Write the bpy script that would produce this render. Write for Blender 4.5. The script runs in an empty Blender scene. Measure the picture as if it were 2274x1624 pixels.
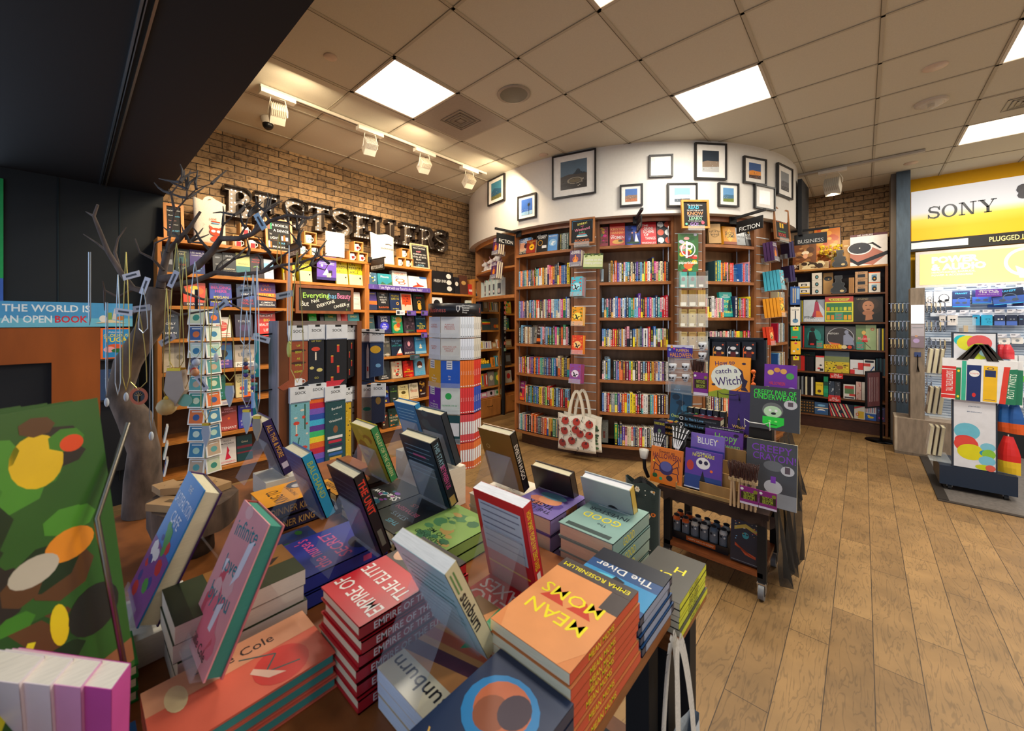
import bpy,math,random
from mathutils import Matrix,Vector
R_=math.radians
random.seed(7)
C=bpy.context.scene.collection
# camera (horizontal view, shifted ultra-wide lens)
FPX,PCX,PCY,EYE=880.8,1081.4,713.0,1.5
YAW=-0.7586
cs,sn=math.cos(YAW),math.sin(YAW)
cd=bpy.data.cameras.new('camera');cam=bpy.data.objects.new('camera',cd);C.objects.link(cam)
cam.location=(0,0,EYE);cam.rotation_euler=(R_(90),0,-YAW)
cd.sensor_width=36;cd.lens=FPX/2274*36
cd.shift_x=(1137-PCX)/2274;cd.shift_y=(PCY-812)/2274
cd.clip_start=0.02;cd.clip_end=60
cd.dof.use_dof=True;cd.dof.focus_distance=3.6;cd.dof.aperture_fstop=5.6
S=bpy.context.scene;S.camera=cam
S.view_settings.view_transform='Standard';S.view_settings.look='None'
S.view_settings.gamma=1;S.view_settings.use_curve_mapping=False
S.view_settings.exposure=-0.12
# world: daylit mall concourse outside the shop front
wd=bpy.data.worlds.new('world');S.world=wd;wd.use_nodes=True
bg=wd.node_tree.nodes['Background'];bg.inputs[0].default_value=(0.62,0.76,1.0,1);bg.inputs[1].default_value=1.1
CEIL=3.34
TX=lambda i:-1.137-0.6125*i
TY=lambda j:1.555+0.607*j
def area(name,loc,sx,sy,e,col,rot=(0,0,0)):
 l=bpy.data.lights.new(name,'AREA');l.shape='RECTANGLE';l.size=sx;l.size_y=sy;l.energy=e;l.color=col
 o=bpy.data.objects.new(name,l);o.location=loc;o.rotation_euler=rot;C.objects.link(o);return o
LIT=[(2,0),(-1,0),(-1,3),(-4,4),(-4,7),(-4,1),(-7,1),(-7,4),(-7,7)]
for(i,j)in LIT:
 area('troffer_lamp',((TX(i)+TX(i+1))/2,(TY(j)+TY(j+1))/2,CEIL-0.02),.5,.5,35,(1,.945,.82))
def spot(loc,to,e,ang=75,col=(1,.80,.54),bl=.6):
 l=bpy.data.lights.new('track_spot','SPOT');l.energy=e;l.color=col;l.spot_size=R_(ang);l.spot_blend=bl;l.shadow_soft_size=.04
 o=bpy.data.objects.new('track_spot',l);o.location=loc
 o.rotation_euler=(Vector(to)-Vector(loc)).to_track_quat('-Z','Y').to_euler();C.objects.link(o)
# helpers
def ray(px,py):
 a=(px-PCX)/FPX;return Vector((cs*a+sn,-sn*a+cs,(PCY-py)/FPX))
def onZ(px,py,z):
 r=ray(px,py);t=(z-EYE)/r.z;return Vector((r.x*t,r.y*t,z))
def onX(px,py,X):
 r=ray(px,py);t=X/r.x;return Vector((X,r.y*t,EYE+r.z*t))
def onY(px,py,Y):
 r=ray(px,py);t=Y/r.y;return Vector((r.x*t,Y,EYE+r.z*t))
def atD(px,py,d):
 r=ray(px,py);return Vector((r.x*d,r.y*d,EYE+r.z*d))
DC=Vector((-2.90,6.02,0))
def onC(px,py,R=2.24):
 r=ray(px,py);a=r.x**2+r.y**2;b=-2*(r.x*DC.x+r.y*DC.y);c=DC.x**2+DC.y**2-R*R
 t=(-b-math.sqrt(max(b*b-4*a*c,0)))/(2*a);return Vector((r.x*t,r.y*t,EYE+r.z*t))
def angC(px,R=2.24):
 p=onC(px,713,R);return math.degrees(math.atan2(p.y-DC.y,p.x-DC.x))
def P(ang,R,z):return Vector((DC.x+R*math.cos(R_(ang)),DC.y+R*math.sin(R_(ang)),z))
PAL=dict(k='1b1a1e',n='20294d',b='2f64ad',s='7fb6dc',t='2f9da0',g='2c7d4c',l='86c247',y='f0d92f',m='d8a13c',o='ea6a22',r='cf2f2a',w='6d2130',c='c8203f',p='e6a0ae',f='cf2b86',v='5d3794',i='a58bc4',e='ddd2b0',h='e8e8e6',a='858a90',u='6b4a33',z='2b4a52',q='e2a080')
CNAME=dict(k='black',n='navy',b='blue',s='azure',t='teal',g='green',l='lime',y='yellow',m='mustard',o='orange',r='red',w='maroon',c='crimson',p='pink',f='magenta',v='purple',i='lilac',e='cream',h='white',a='grey',u='brown',z='slate',q='peach')
_cc={}
def col(c):
 if c in _cc:return _cc[c]
 h=PAL.get(c,c).lstrip('#')
 v=[int(h[i:i+2],16)/255 for i in(0,2,4)]
 v=tuple((x/12.92 if x<=.04045 else((x+.055)/1.055)**2.4)for x in v)+(1,)
 _cc[c]=v;return v
MATS={}
def nodemat(name):
 m=bpy.data.materials.new(name);m.use_nodes=True;nt=m.node_tree;b=nt.nodes['Principled BSDF'];return m,nt,b
def N(nt,t,**kw):
 n=nt.nodes.new(t)
 for k,v in kw.items():setattr(n,k,v)
 return n
def colmat(name,rough=.5,metal=0.,noise=.12,nscale=60,bump=0.,wood=False,trans=0.,alpha=1.,emit=0.,ior=1.45,spec=.5,sheen=0.):
 m,nt,b=nodemat(name);L=nt.links.new
 at=N(nt,'ShaderNodeAttribute',attribute_name='Col')
 out=at.outputs['Color']
 tc=N(nt,'ShaderNodeTexCoord')
 if wood or noise:
  nz=N(nt,'ShaderNodeTexNoise');nz.inputs['Scale'].default_value=nscale;nz.inputs['Detail'].default_value=5
  mp=N(nt,'ShaderNodeMapping')
  if wood:mp.inputs['Scale'].default_value=wood
  L(tc.outputs['Object'],mp.inputs['Vector']);L(mp.outputs[0],nz.inputs['Vector'])
  mr=N(nt,'ShaderNodeMapRange');mr.inputs[1].default_value=.3;mr.inputs[2].default_value=.7
  mr.inputs[3].default_value=1-noise;mr.inputs[4].default_value=1+noise
  L(nz.outputs[0],mr.inputs[0])
  mx=N(nt,'ShaderNodeMix',data_type='RGBA',blend_type='MULTIPLY');mx.inputs[0].default_value=1
  L(out,mx.inputs[6]);L(mr.outputs[0],mx.inputs[7]);out=mx.outputs[2]
  if bump:
   bp=N(nt,'ShaderNodeBump');bp.inputs['Strength'].default_value=bump;bp.inputs['Distance'].default_value=.002
   L(nz.outputs[0],bp.inputs['Height']);L(bp.outputs[0],b.inputs['Normal'])
 L(out,b.inputs['Base Color'])
 b.inputs['Roughness'].default_value=rough;b.inputs['Metallic'].default_value=metal;b.inputs['IOR'].default_value=ior
 b.inputs['Specular IOR Level'].default_value=spec
 if trans:b.inputs['Transmission Weight'].default_value=trans
 if sheen:b.inputs['Sheen Weight'].default_value=sheen
 if alpha<1:b.inputs['Alpha'].default_value=alpha
 if emit:L(out,b.inputs['Emission Color']);b.inputs['Emission Strength'].default_value=emit
 MATS[name]=m
colmat('paper',.75,noise=.05,nscale=25)
colmat('gloss',.32,noise=.05,nscale=18)
colmat('pages',.85,noise=.10,nscale=30,wood=(1,1,60))
colmat('cloth',.9,noise=.14,nscale=220,bump=.3,sheen=.3)
colmat('lace',.9,noise=.3,nscale=90,alpha=.82)
colmat('plastic',.42,noise=.04)
colmat('metal',.32,metal=1,noise=.03)
colmat('wood',.42,noise=.28,nscale=9,wood=(1.5,1.5,.35),bump=.05)
colmat('wood_flat',.4,noise=.25,nscale=9,wood=(2,2,14),bump=.05)
colmat('oak_grey',.55,noise=.22,nscale=12,wood=(3,3,.6))
colmat('bark',.85,noise=.5,nscale=28,wood=(1,1,.4),bump=1.0)
colmat('plaster',.8,noise=.02,nscale=40,bump=.1)
colmat('acrylic',.06,noise=0,alpha=.16,spec=.8)
colmat('glass',.03,noise=0,alpha=.3,spec=1.)
colmat('glow',.5,noise=0,emit=3.0)
colmat('softglow',.5,noise=0,emit=1.0)
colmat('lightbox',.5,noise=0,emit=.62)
colmat('matte_black',.7,noise=.2,nscale=300)
class MB:
 def __init__(s,mat='paper'):s.v=[];s.f=[];s.mi=[];s.c=[];s.mats=[];s.mat=mat;s.T=None;s.sm=[]
 def _m(s,mat):
  mat=mat or s.mat
  if mat not in s.mats:s.mats.append(mat)
  return s.mats.index(mat)
 def add(s,vs,fs,c,mat=None,T=None,smooth=False):
  T=T or s.T;b=len(s.v)
  s.v+=[(T@Vector(v))if T else Vector(v)for v in vs];k=s._m(mat)
  for f in fs:s.f.append([b+i for i in f]);s.mi.append(k);s.c.append(c);s.sm.append(smooth)
  return s
 def box(s,a,b,c,mat=None,T=None):
  x0,y0,z0=a;x1,y1,z1=b
  return s.add([(x0,y0,z0),(x1,y0,z0),(x1,y1,z0),(x0,y1,z0),(x0,y0,z1),(x1,y0,z1),(x1,y1,z1),(x0,y1,z1)],[(0,3,2,1),(4,5,6,7),(0,1,5,4),(1,2,6,5),(2,3,7,6),(3,0,4,7)],c,mat,T)
 def poly(s,pts,c,mat=None,T=None):return s.add(pts,[tuple(range(len(pts)))],c,mat,T)
 def prism(s,pts,z0,z1,c,mat=None,T=None,smooth=False):
  n=len(pts);vs=[(x,y,z0)for x,y in pts]+[(x,y,z1)for x,y in pts]
  s.add(vs,[tuple(range(n))[::-1],tuple(range(n,2*n))],c,mat,T)
  return s.add(vs,[(i,(i+1)%n,n+(i+1)%n,n+i)for i in range(n)],c,mat,T,smooth)
 def tube(s,pts,r,c,mat=None,n=6,T=None,cap=True):
  pts=[Vector(p)for p in pts];rs=r if isinstance(r,(list,tuple))else[r]*len(pts);vs=[];fs=[];up=None
  for i,p in enumerate(pts):
   d=(pts[min(i+1,len(pts)-1)]-pts[max(i-1,0)]).normalized()
   if up is None:up=d.orthogonal().normalized()
   up=(up-d*up.dot(d));up=up.normalized()if up.length>1e-6 else d.orthogonal().normalized()
   sd=d.cross(up)
   for k in range(n):
    a=2*math.pi*k/n;vs.append(p+(up*math.cos(a)+sd*math.sin(a))*rs[i])
  for i in range(len(pts)-1):
   for k in range(n):fs.append((i*n+k,i*n+(k+1)%n,(i+1)*n+(k+1)%n,(i+1)*n+k))
  s.add(vs,fs,c,mat,T,n>5)
  if cap:s.add(vs[:n],[tuple(range(n))[::-1]],c,mat,T);s.add(vs[-n:],[tuple(range(n))],c,mat,T)
  return s
 def lathe(s,prof,c,mat=None,n=16,T=None,o=(0,0,0)):
  vs=[];fs=[];o=Vector(o)
  for(r,z)in prof:
   for k in range(n):a=2*math.pi*k/n;vs.append(o+Vector((r*math.cos(a),r*math.sin(a),z)))
  for i in range(len(prof)-1):
   for k in range(n):fs.append((i*n+k,i*n+(k+1)%n,(i+1)*n+(k+1)%n,(i+1)*n+k))
  return s.add(vs,fs,c,mat,T,True)
 def ell(s,cx,cy,rx,ry,c,z=0,mat=None,T=None,n=18,ring=0):
  if ring:
   vs=[(cx+rx*q*math.cos(2*math.pi*k/n),cy+ry*q*math.sin(2*math.pi*k/n),z)for q in(1,1-ring)for k in range(n)]
   return s.add(vs,[(k,(k+1)%n,n+(k+1)%n,n+k)for k in range(n)],c,mat,T)
  return s.poly([(cx+rx*math.cos(2*math.pi*k/n),cy+ry*math.sin(2*math.pi*k/n),z)for k in range(n)],c,mat,T)
 def ball(s,o,r,c,mat=None,n=10,m=6,sc=(1,1,1),T=None):
  vs=[];fs=[]
  for i in range(m+1):
   th=math.pi*i/m
   for k in range(n):
    a=2*math.pi*k/n;vs.append((o[0]+r*sc[0]*math.sin(th)*math.cos(a),o[1]+r*sc[1]*math.sin(th)*math.sin(a),o[2]+r*sc[2]*math.cos(th)))
  for i in range(m):
   for k in range(n):fs.append((i*n+k,(i+1)*n+k,(i+1)*n+(k+1)%n,i*n+(k+1)%n))
  return s.add(vs,fs,c,mat,T,True)
 def arc(s,R0,R1,z0,z1,a0,a1,c,mat=None,step=3):
  n=max(1,int(abs(a1-a0)/step));vs=[];fs=[]
  for i in range(n+1):
   a=a0+(a1-a0)*i/n;vs+=[P(a,R0,z0),P(a,R1,z0),P(a,R1,z1),P(a,R0,z1)]
  for i in range(n):
   b=4*i
   for k in range(4):fs.append((b+k,b+(k+1)%4,b+4+(k+1)%4,b+4+k))
  fs+=[(0,3,2,1),(4*n,4*n+1,4*n+2,4*n+3)]
  return s.add(vs,fs,c,mat)
 def line(s,pts,w,c,z=0,mat=None,T=None):
  for(x0,y0),(x1,y1)in zip(pts,pts[1:]):
   d=math.hypot(x1-x0,y1-y0)or 1;nx,ny=-(y1-y0)/d*w/2,(x1-x0)/d*w/2
   s.poly([(x0+nx,y0+ny,z),(x0-nx,y0-ny,z),(x1-nx,y1-ny,z),(x1+nx,y1+ny,z)],c,mat,T)
  return s
 def text(s,t,x,y,size,c,z=0,mat=None,T=None,rot=0,fit=None,al='C',bold=0,sx=1,shear=0):
  vs,fs,w=glyphs(t,bold,shear)
  k=size/.72;kx=k*sx
  if fit and w*kx>fit:kx=fit/w
  if fit and fit<0:kx=-fit/max(w,.01)
  ox={'C':-w*kx/2,'L':0,'R':-w*kx}[al];ca,sa=math.cos(R_(rot)),math.sin(R_(rot));out=[]
  for(vx,vy)in vs:
   px,py=vx*kx+ox,vy*k-size/2;out.append((x+px*ca-py*sa,y+px*sa+py*ca,z))
  return s.add(out,fs,c,mat,T)
 def build(s,name,parent=None,label=None,cat=None,group=None,kind=None,loc=None):
  if not s.v:return None
  if parent is not None:og=ORG[parent]
  elif loc is not None:og=Vector(loc)
  else:
   xs=[v.x for v in s.v];ys=[v.y for v in s.v];og=Vector(((min(xs)+max(xs))/2,(min(ys)+max(ys))/2,min(v.z for v in s.v)))
  me=bpy.data.meshes.new(name);me.from_pydata([v-og for v in s.v],[],s.f)
  for m in s.mats:me.materials.append(MATS[m])
  me.polygons.foreach_set('material_index',s.mi);me.polygons.foreach_set('use_smooth',s.sm)
  ca=me.color_attributes.new('Col','FLOAT_COLOR','CORNER');buf=[]
  for f,c in zip(s.f,s.c):buf+=list(col(c))*len(f)
  ca.data.foreach_set('color',buf);me.update()
  o=bpy.data.objects.new(name,me);C.objects.link(o)
  if parent is not None:o.parent=parent
  else:o.location=og
  ORG[o]=og
  tag(o,label,cat,group,kind);return o
ORG={}
_g={}
def glyphs(t,bold=0,shear=0):
 key=(t,bold,shear)
 if key in _g:return _g[key]
 cu=bpy.data.curves.new('txt','FONT');cu.body=t;cu.resolution_u=2;cu.offset=bold;cu.shear=shear;cu.fill_mode='BOTH'
 ob=bpy.data.objects.new('txt',cu);me=bpy.data.meshes.new_from_object(ob)
 vs=[(v.co.x,v.co.y)for v in me.vertices];fs=[tuple(p.vertices)if p.normal.z>0 else tuple(p.vertices)[::-1]for p in me.polygons if p.area>2e-4]
 w=max([v[0]for v in vs]or[0]);bpy.data.objects.remove(ob);bpy.data.curves.remove(cu);bpy.data.meshes.remove(me)
 _g[key]=(vs,fs,w);return _g[key]
def tag(o,label=None,cat=None,group=None,kind=None):
 if label:o['label']=label
 if cat:o['category']=cat
 if group:o['group']=group
 if kind:o['kind']=kind
 return o
def thing(name,label,cat,loc,group=None):
 o=bpy.data.objects.new(name,None);C.objects.link(o);o.location=loc;o.empty_display_size=.05;ORG[o]=Vector(loc)
 return tag(o,label,cat,group)
def struct(mb,name):return mb.build(name,kind='structure',loc=(0,0,0))
def FR(o,x,y):
 x=Vector(x).normalized();y=Vector(y);y=(y-x*y.dot(x)).normalized();z=x.cross(y)
 return Matrix(((x.x,y.x,z.x,o[0]),(x.y,y.y,z.y,o[1]),(x.z,y.z,z.z,o[2]),(0,0,0,1)))
def art(m,T,w,h,z,deco,mat='gloss'):
 """draw printed marks on a face of size w x h: coordinates are fractions of the face"""
 sz=min(w,h);so=w if sz==w else h/1.0
 for i,d in enumerate(deco):
  zz=z+.0004+.00004*i;k=d[0]
  if k=='r':m.poly([(d[1]*w,d[2]*h,zz),(d[3]*w,d[2]*h,zz),(d[3]*w,d[4]*h,zz),(d[1]*w,d[4]*h,zz)],d[5],mat,T)
  elif k=='e':m.ell(d[1]*w,d[2]*h,d[3]*sz,d[4]*sz,d[5],zz,mat,T,ring=d[6]if len(d)>6 else 0)
  elif k=='t':m.text(d[1],d[2]*w,d[3]*h,d[4]*sz,d[5],zz,mat,T,rot=d[6]if len(d)>6 else 0,fit=(d[7]if len(d)>7 else.92)*(w if not(len(d)>6 and abs(d[6])==90)else h),bold=d[8]if len(d)>8 else.01)
  elif k=='p':m.poly([(x*w,y*h,zz)for x,y in d[1]],d[2],mat,T)
  elif k=='l':m.line([(x*w,y*h)for x,y in d[1]],d[2]*w,d[3],zz,mat,T)
  elif k=='n':
   rn=random.Random(d[4]if len(d)>4 else 3)
   bx=d[5]if len(d)>5 else(.04,.04,.96,.96)
   for q in range(d[1]):
    r=d[3]*rn.uniform(.5,1.2);x=rn.uniform(bx[0]+r,bx[2]-r)if bx[2]-bx[0]>2*r else(bx[0]+bx[2])/2;y=rn.uniform(bx[1],bx[3])
    m.ell(x*w,y*h,r*w,r*w*rn.uniform(.5,1),d[2][q%len(d[2])],zz+.000001*q,mat,T,n=7)
def book(T,w,h,t,c,deco=(),label=None,cat='book',group=None,spine=None,sdeco=(),back=None,bdeco=(),hard=True,pages='e',name='book',parent=None,mat='gloss',edge=None,right=False):
 """T: x spine->fore edge, y foot->head, z back->front. right=True puts the spine on the +x side"""
 m=MB(mat);e=.003 if hard else 0;ct=.0028 if hard else.0008;back=back or c;spine=spine or c
 m.box((0,0,t-ct),(w,h,t),edge or c);m.box((0,0,0),(w,h,ct),edge or back)
 m.poly([(0,0,t+.0002),(w,0,t+.0002),(w,h,t+.0002),(0,h,t+.0002)],c)
 m.poly([(0,0,-.0002),(0,h,-.0002),(w,h,-.0002),(w,0,-.0002)],back)
 xs=(w-ct,w)if right else(0,ct)
 m.box((xs[0],0,0),(xs[1],h,t),spine)
 m.T=T;m.v=[T@v for v in m.v];m.T=None
 art(m,T,w,h,t,deco,mat)
 if sdeco:
  if right:Ts=T@FR((w,0,t),(0,0,-1),(0,1,0))
  else:Ts=T@FR((0,0,0),(0,0,1),(0,1,0))
  art(m,Ts,t,h,0,sdeco,mat)
 if bdeco:art(m,T@FR((w,0,0),(-1,0,0),(0,1,0)),w,h,0,bdeco,mat)
 loc=T@Vector((w/2,0,t/2))
 o=m.build(name,parent,label,cat if parent is None else None,group,loc=loc)
 p=MB('pages');a,b=((e,w-ct)if right else(ct,w-e))
 p.box((a,e,ct),(b,h-e,t-ct),pages,T=T);p.build('page_block',o)
 return o
# structure
def brickmat():
 m,nt,b=nodemat('brick');L=nt.links.new
 tc=N(nt,'ShaderNodeTexCoord');sx=N(nt,'ShaderNodeSeparateXYZ');L(tc.outputs['Object'],sx.inputs[0])
 ad=N(nt,'ShaderNodeMath',operation='ADD');L(sx.outputs[0],ad.inputs[0]);L(sx.outputs[1],ad.inputs[1])
 cb=N(nt,'ShaderNodeCombineXYZ');L(ad.outputs[0],cb.inputs[0]);L(sx.outputs[2],cb.inputs[1])
 nd=N(nt,'ShaderNodeTexNoise');nd.inputs['Scale'].default_value=14;L(cb.outputs[0],nd.inputs['Vector'])
 mr=N(nt,'ShaderNodeMix',data_type='RGBA',blend_type='LINEAR_LIGHT');mr.inputs[0].default_value=.006
 L(cb.outputs[0],mr.inputs[6]);L(nd.outputs['Color'],mr.inputs[7])
 bk=N(nt,'ShaderNodeTexBrick');L(mr.outputs[2],bk.inputs['Vector'])
 for k,v in{'Scale':1,'Mortar Size':.0045,'Mortar Smooth':.25,'Brick Width':.205,'Row Height':.0675,'Bias':-.1}.items():bk.inputs[k].default_value=v
 bk.inputs['Color1'].default_value=col('9a7c58');bk.inputs['Color2'].default_value=col('6f5840');bk.inputs['Mortar'].default_value=col('33291f')
 n2=N(nt,'ShaderNodeTexNoise');n2.inputs['Scale'].default_value=22;n2.inputs['Detail'].default_value=9;n2.inputs['Roughness'].default_value=.7;L(cb.outputs[0],n2.inputs['Vector'])
 cr=N(nt,'ShaderNodeValToRGB');cr.color_ramp.elements[0].position=.40;cr.color_ramp.elements[0].color=(.42,.36,.32,1);cr.color_ramp.elements[1].position=.50;cr.color_ramp.elements[1].color=(1.08,1.05,1,1)
 L(n2.outputs[0],cr.inputs[0])
 mx=N(nt,'ShaderNodeMix',data_type='RGBA',blend_type='MULTIPLY');mx.inputs[0].default_value=.8;L(bk.outputs[0],mx.inputs[6]);L(cr.outputs[0],mx.inputs[7])
 L(mx.outputs[2],b.inputs['Base Color']);b.inputs['Roughness'].default_value=.85
 bp=N(nt,'ShaderNodeBump',invert=True);bp.inputs['Strength'].default_value=.8;bp.inputs['Distance'].default_value=.006;L(bk.outputs['Fac'],bp.inputs['Height']);L(bp.outputs[0],b.inputs['Normal'])
 MATS['brick']=m
def floormat():
 m,nt,b=nodemat('planks');L=nt.links.new
 tc=N(nt,'ShaderNodeTexCoord');sx=N(nt,'ShaderNodeSeparateXYZ');L(tc.outputs['Object'],sx.inputs[0])
 ax=N(nt,'ShaderNodeMath',operation='ADD');ax.inputs[1].default_value=-.035+20*.1486;L(sx.outputs[0],ax.inputs[0])
 cb=N(nt,'ShaderNodeCombineXYZ');L(sx.outputs[1],cb.inputs[0]);L(ax.outputs[0],cb.inputs[1])
 bk=N(nt,'ShaderNodeTexBrick');bk.offset=.37;bk.offset_frequency=2;L(cb.outputs[0],bk.inputs['Vector'])
 for k,v in{'Scale':1,'Mortar Size':.0016,'Mortar Smooth':.1,'Brick Width':.92,'Row Height':.1486}.items():bk.inputs[k].default_value=v
 bk.inputs['Color1'].default_value=col('97764a');bk.inputs['Color2'].default_value=col('80623c');bk.inputs['Mortar'].default_value=col('3d2d1e')
 fl=N(nt,'ShaderNodeMath',operation='DIVIDE');fl.inputs[1].default_value=.1486;L(ax.outputs[0],fl.inputs[0])
 fr=N(nt,'ShaderNodeMath',operation='FLOOR');L(fl.outputs[0],fr.inputs[0])
 ml=N(nt,'ShaderNodeMath',operation='MULTIPLY');ml.inputs[1].default_value=7.3;L(fr.outputs[0],ml.inputs[0])
 a2=N(nt,'ShaderNodeMath',operation='ADD');L(sx.outputs[1],a2.inputs[0]);L(ml.outputs[0],a2.inputs[1])
 c2=N(nt,'ShaderNodeCombineXYZ');L(a2.outputs[0],c2.inputs[0]);L(ax.outputs[0],c2.inputs[1]);L(ml.outputs[0],c2.inputs[2])
 mp=N(nt,'ShaderNodeMapping');mp.inputs['Scale'].default_value=(2.2,14,1);L(c2.outputs[0],mp.inputs['Vector'])
 wv=N(nt,'ShaderNodeTexNoise');wv.inputs['Scale'].default_value=1.6;wv.inputs['Detail'].default_value=3;wv.inputs['Distortion'].default_value=.6;L(mp.outputs[0],wv.inputs['Vector'])
 rg=N(nt,'ShaderNodeMath',operation='MULTIPLY');rg.inputs[1].default_value=44;L(wv.outputs[0],rg.inputs[0])
 sw=N(nt,'ShaderNodeMath',operation='SINE');L(rg.outputs[0],sw.inputs[0])
 cr=N(nt,'ShaderNodeMapRange');cr.inputs[1].default_value=.62;cr.inputs[2].default_value=1;cr.inputs[3].default_value=1.02;cr.inputs[4].default_value=.72;L(sw.outputs[0],cr.inputs[0])
 n3=N(nt,'ShaderNodeTexNoise');n3.inputs['Scale'].default_value=5;n3.inputs['Detail'].default_value=6;L(c2.outputs[0],n3.inputs['Vector'])
 m3=N(nt,'ShaderNodeMapRange');m3.inputs[1].default_value=.35;m3.inputs[2].default_value=.65;m3.inputs[3].default_value=.80;m3.inputs[4].default_value=1.12;L(n3.outputs[0],m3.inputs[0])
 mx=N(nt,'ShaderNodeMix',data_type='RGBA',blend_type='MULTIPLY');mx.inputs[0].default_value=1;L(bk.outputs[0],mx.inputs[6]);L(cr.outputs[0],mx.inputs[7])
 my=N(nt,'ShaderNodeMix',data_type='RGBA',blend_type='MULTIPLY');my.inputs[0].default_value=1;L(mx.outputs[2],my.inputs[6]);L(m3.outputs[0],my.inputs[7])
 L(my.outputs[2],b.inputs['Base Color']);b.inputs['Roughness'].default_value=.5
 bp=N(nt,'ShaderNodeBump',invert=True);bp.inputs['Strength'].default_value=.4;bp.inputs['Distance'].default_value=.002;L(bk.outputs['Fac'],bp.inputs['Height']);L(bp.outputs[0],b.inputs['Normal'])
 MATS['planks']=m
brickmat();floormat()
colmat('tile',.9,noise=.035,nscale=160)
XL,YB=-4.51,7.58
m=MB('planks');m.poly([(XL,-2.5,0),(.5,-2.5,0),(.5,YB,0),(XL,YB,0)],'h');m.poly([(.5,-2.5,0),(4.6,-2.5,0),(4.6,5.02,0),(.5,5.02,0)],'h');struct(m,'floor')
m=MB('oak_grey');m.poly([(.5,5.02,.001),(4.6,5.02,.001),(4.6,YB,.001),(.5,YB,.001)],'6a6460');m.build('floor_1',kind='structure',loc=(0,0,0))
m=MB('matte_black');m.box((.455,5.02,0),(.52,6.7,.012),'2a2420');m.box((.455,4.99,0),(4.6,5.03,.008),'3a322c');struct(m,'trim_1')
m=MB('tile')
for i in range(-10,7):
 for j in range(-2,12):
  if(i,j)in LIT:continue
  x0,x1=TX(i+1),TX(i);y0,y1=TY(j),TY(j+1);y0=max(y0,.575);y1=min(y1,YB);x0=max(x0,XL);x1=min(x1,4.6)
  if x1-x0>.02 and y1-y0>.02:m.poly([(x0,y0,CEIL),(x0,y1,CEIL),(x1,y1,CEIL),(x1,y0,CEIL)],'d0cab9')
struct(m,'ceiling')
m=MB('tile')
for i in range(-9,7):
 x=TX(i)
 if XL<x<4.6:m.box((x-.012,.58,CEIL-.004),(x+.012,YB,CEIL),'bcb4a2');m.box((x-.012,.58,CEIL-.0046),(x-.008,YB,CEIL-.004),'6e6656')  # thin dark strip paints the recess shadow along each bar
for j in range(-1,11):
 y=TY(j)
 if.6<y<YB:m.box((XL,y-.012,CEIL-.004),(4.6,y+.012,CEIL),'bcb4a2');m.box((XL,y-.012,CEIL-.0046),(4.6,y-.008,CEIL-.004),'6e6656')  # same painted shadow strip on the cross bars
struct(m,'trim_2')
m=MB('brick');m.poly([(XL,.5,0),(XL,YB,0),(XL,YB,CEIL),(XL,.5,CEIL)],'h');struct(m,'wall_left')
m=MB('brick');m.poly([(XL,YB,0),(.28,YB,0),(.28,YB,CEIL),(XL,YB,CEIL)],'h');struct(m,'wall_back')
m=MB('plaster');m.poly([(4.6,-2.5,0),(4.6,YB,0),(4.6,YB,CEIL),(4.6,-2.5,CEIL)],'cfc8be');struct(m,'wall_right')
m=MB('plaster');m.box((.28,7.56,0),(4.6,7.62,CEIL),'e2a90c');m.build('wall_rear',kind='structure',loc=(0,0,0))
m=MB('plaster');m.box((.30,7.03,0),(.42,7.56,CEIL),'3c4b5a',mat='oak_grey');m.box((.255,7.10,0),(.30,7.56,CEIL),'6b625a');m.build('wall_pillar',kind='structure',loc=(0,0,0))
BZ=2.585
m=MB('matte_black');m.box((XL,-.60,BZ),(4.6,.572,CEIL),'0d0c0f');struct(m,'trim_3')
m=MB('matte_black');m.box((XL+.02,-.36,0),(-4.40,.565,BZ),'10161a');struct(m,'wall_front')
m=MB('metal')
ya=onZ(318,20,BZ-.004).y;
m=MB('metal');m.box((-4.38,ya-.012,BZ-.012),(2.2,ya-.004,BZ),'9aa4ac');m.box((-4.38,ya+.001,BZ-.012),(2.2,ya+.005,BZ),'9aa4ac');m.box((-4.38,ya+.022,BZ-.012),(2.2,ya+.030,BZ),'b8a890')
m.build('trim_4',kind='structure',loc=(0,0,0))
m=MB('metal')
for px in(129,266):
 p=onX(px,600,-4.395);m.box((-4.398,p.y-.003,.2),(-4.394,p.y+.003,BZ-.01),'3f4c52')
m.build('trim_5',kind='structure',loc=(0,0,0))
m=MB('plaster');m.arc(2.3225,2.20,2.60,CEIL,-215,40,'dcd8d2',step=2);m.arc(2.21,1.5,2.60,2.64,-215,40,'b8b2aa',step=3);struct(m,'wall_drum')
# ceiling things
for n,(i,j)in enumerate(LIT):
 cx,cy=(TX(i)+TX(i+1))/2,(TY(j)+TY(j+1))/2
 pos={(2,0):'troffer light over the brick wall side, left of the air grille',(-1,0):'troffer light cut off at the top edge of the photo',(-1,3):'troffer light in front of the curved white wall',(-4,4):'troffer light cut by the right photo edge, above the smoke detector',(-4,7):'troffer light nearest the yellow wall'}.get((i,j),'troffer light beyond the right side of the photo')
 t=thing('ceiling_light','square bright '+pos,'ceiling light',(cx,cy,CEIL-.01),'recessed ceiling lights')
 a=MB('plastic');h=.302
 for(x0,y0,x1,y1)in((-h,-h,h,-h+.018),(-h,h-.018,h,h),(-h,-h,-h+.018,h),(h-.018,-h,h,h)):a.box((cx+x0,cy+y0,CEIL-.008),(cx+x1,cy+y1,CEIL+.002),'c9bfae')
 a.build('frame',t)
 g=MB('glow');k=.285;g.poly([(cx-k,cy-k,CEIL-.002),(cx-k,cy+k,CEIL-.002),(cx+k,cy+k,CEIL-.002),(cx+k,cy-k,CEIL-.002)],'fff1dc');g.build('diffuser',t)
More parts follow.
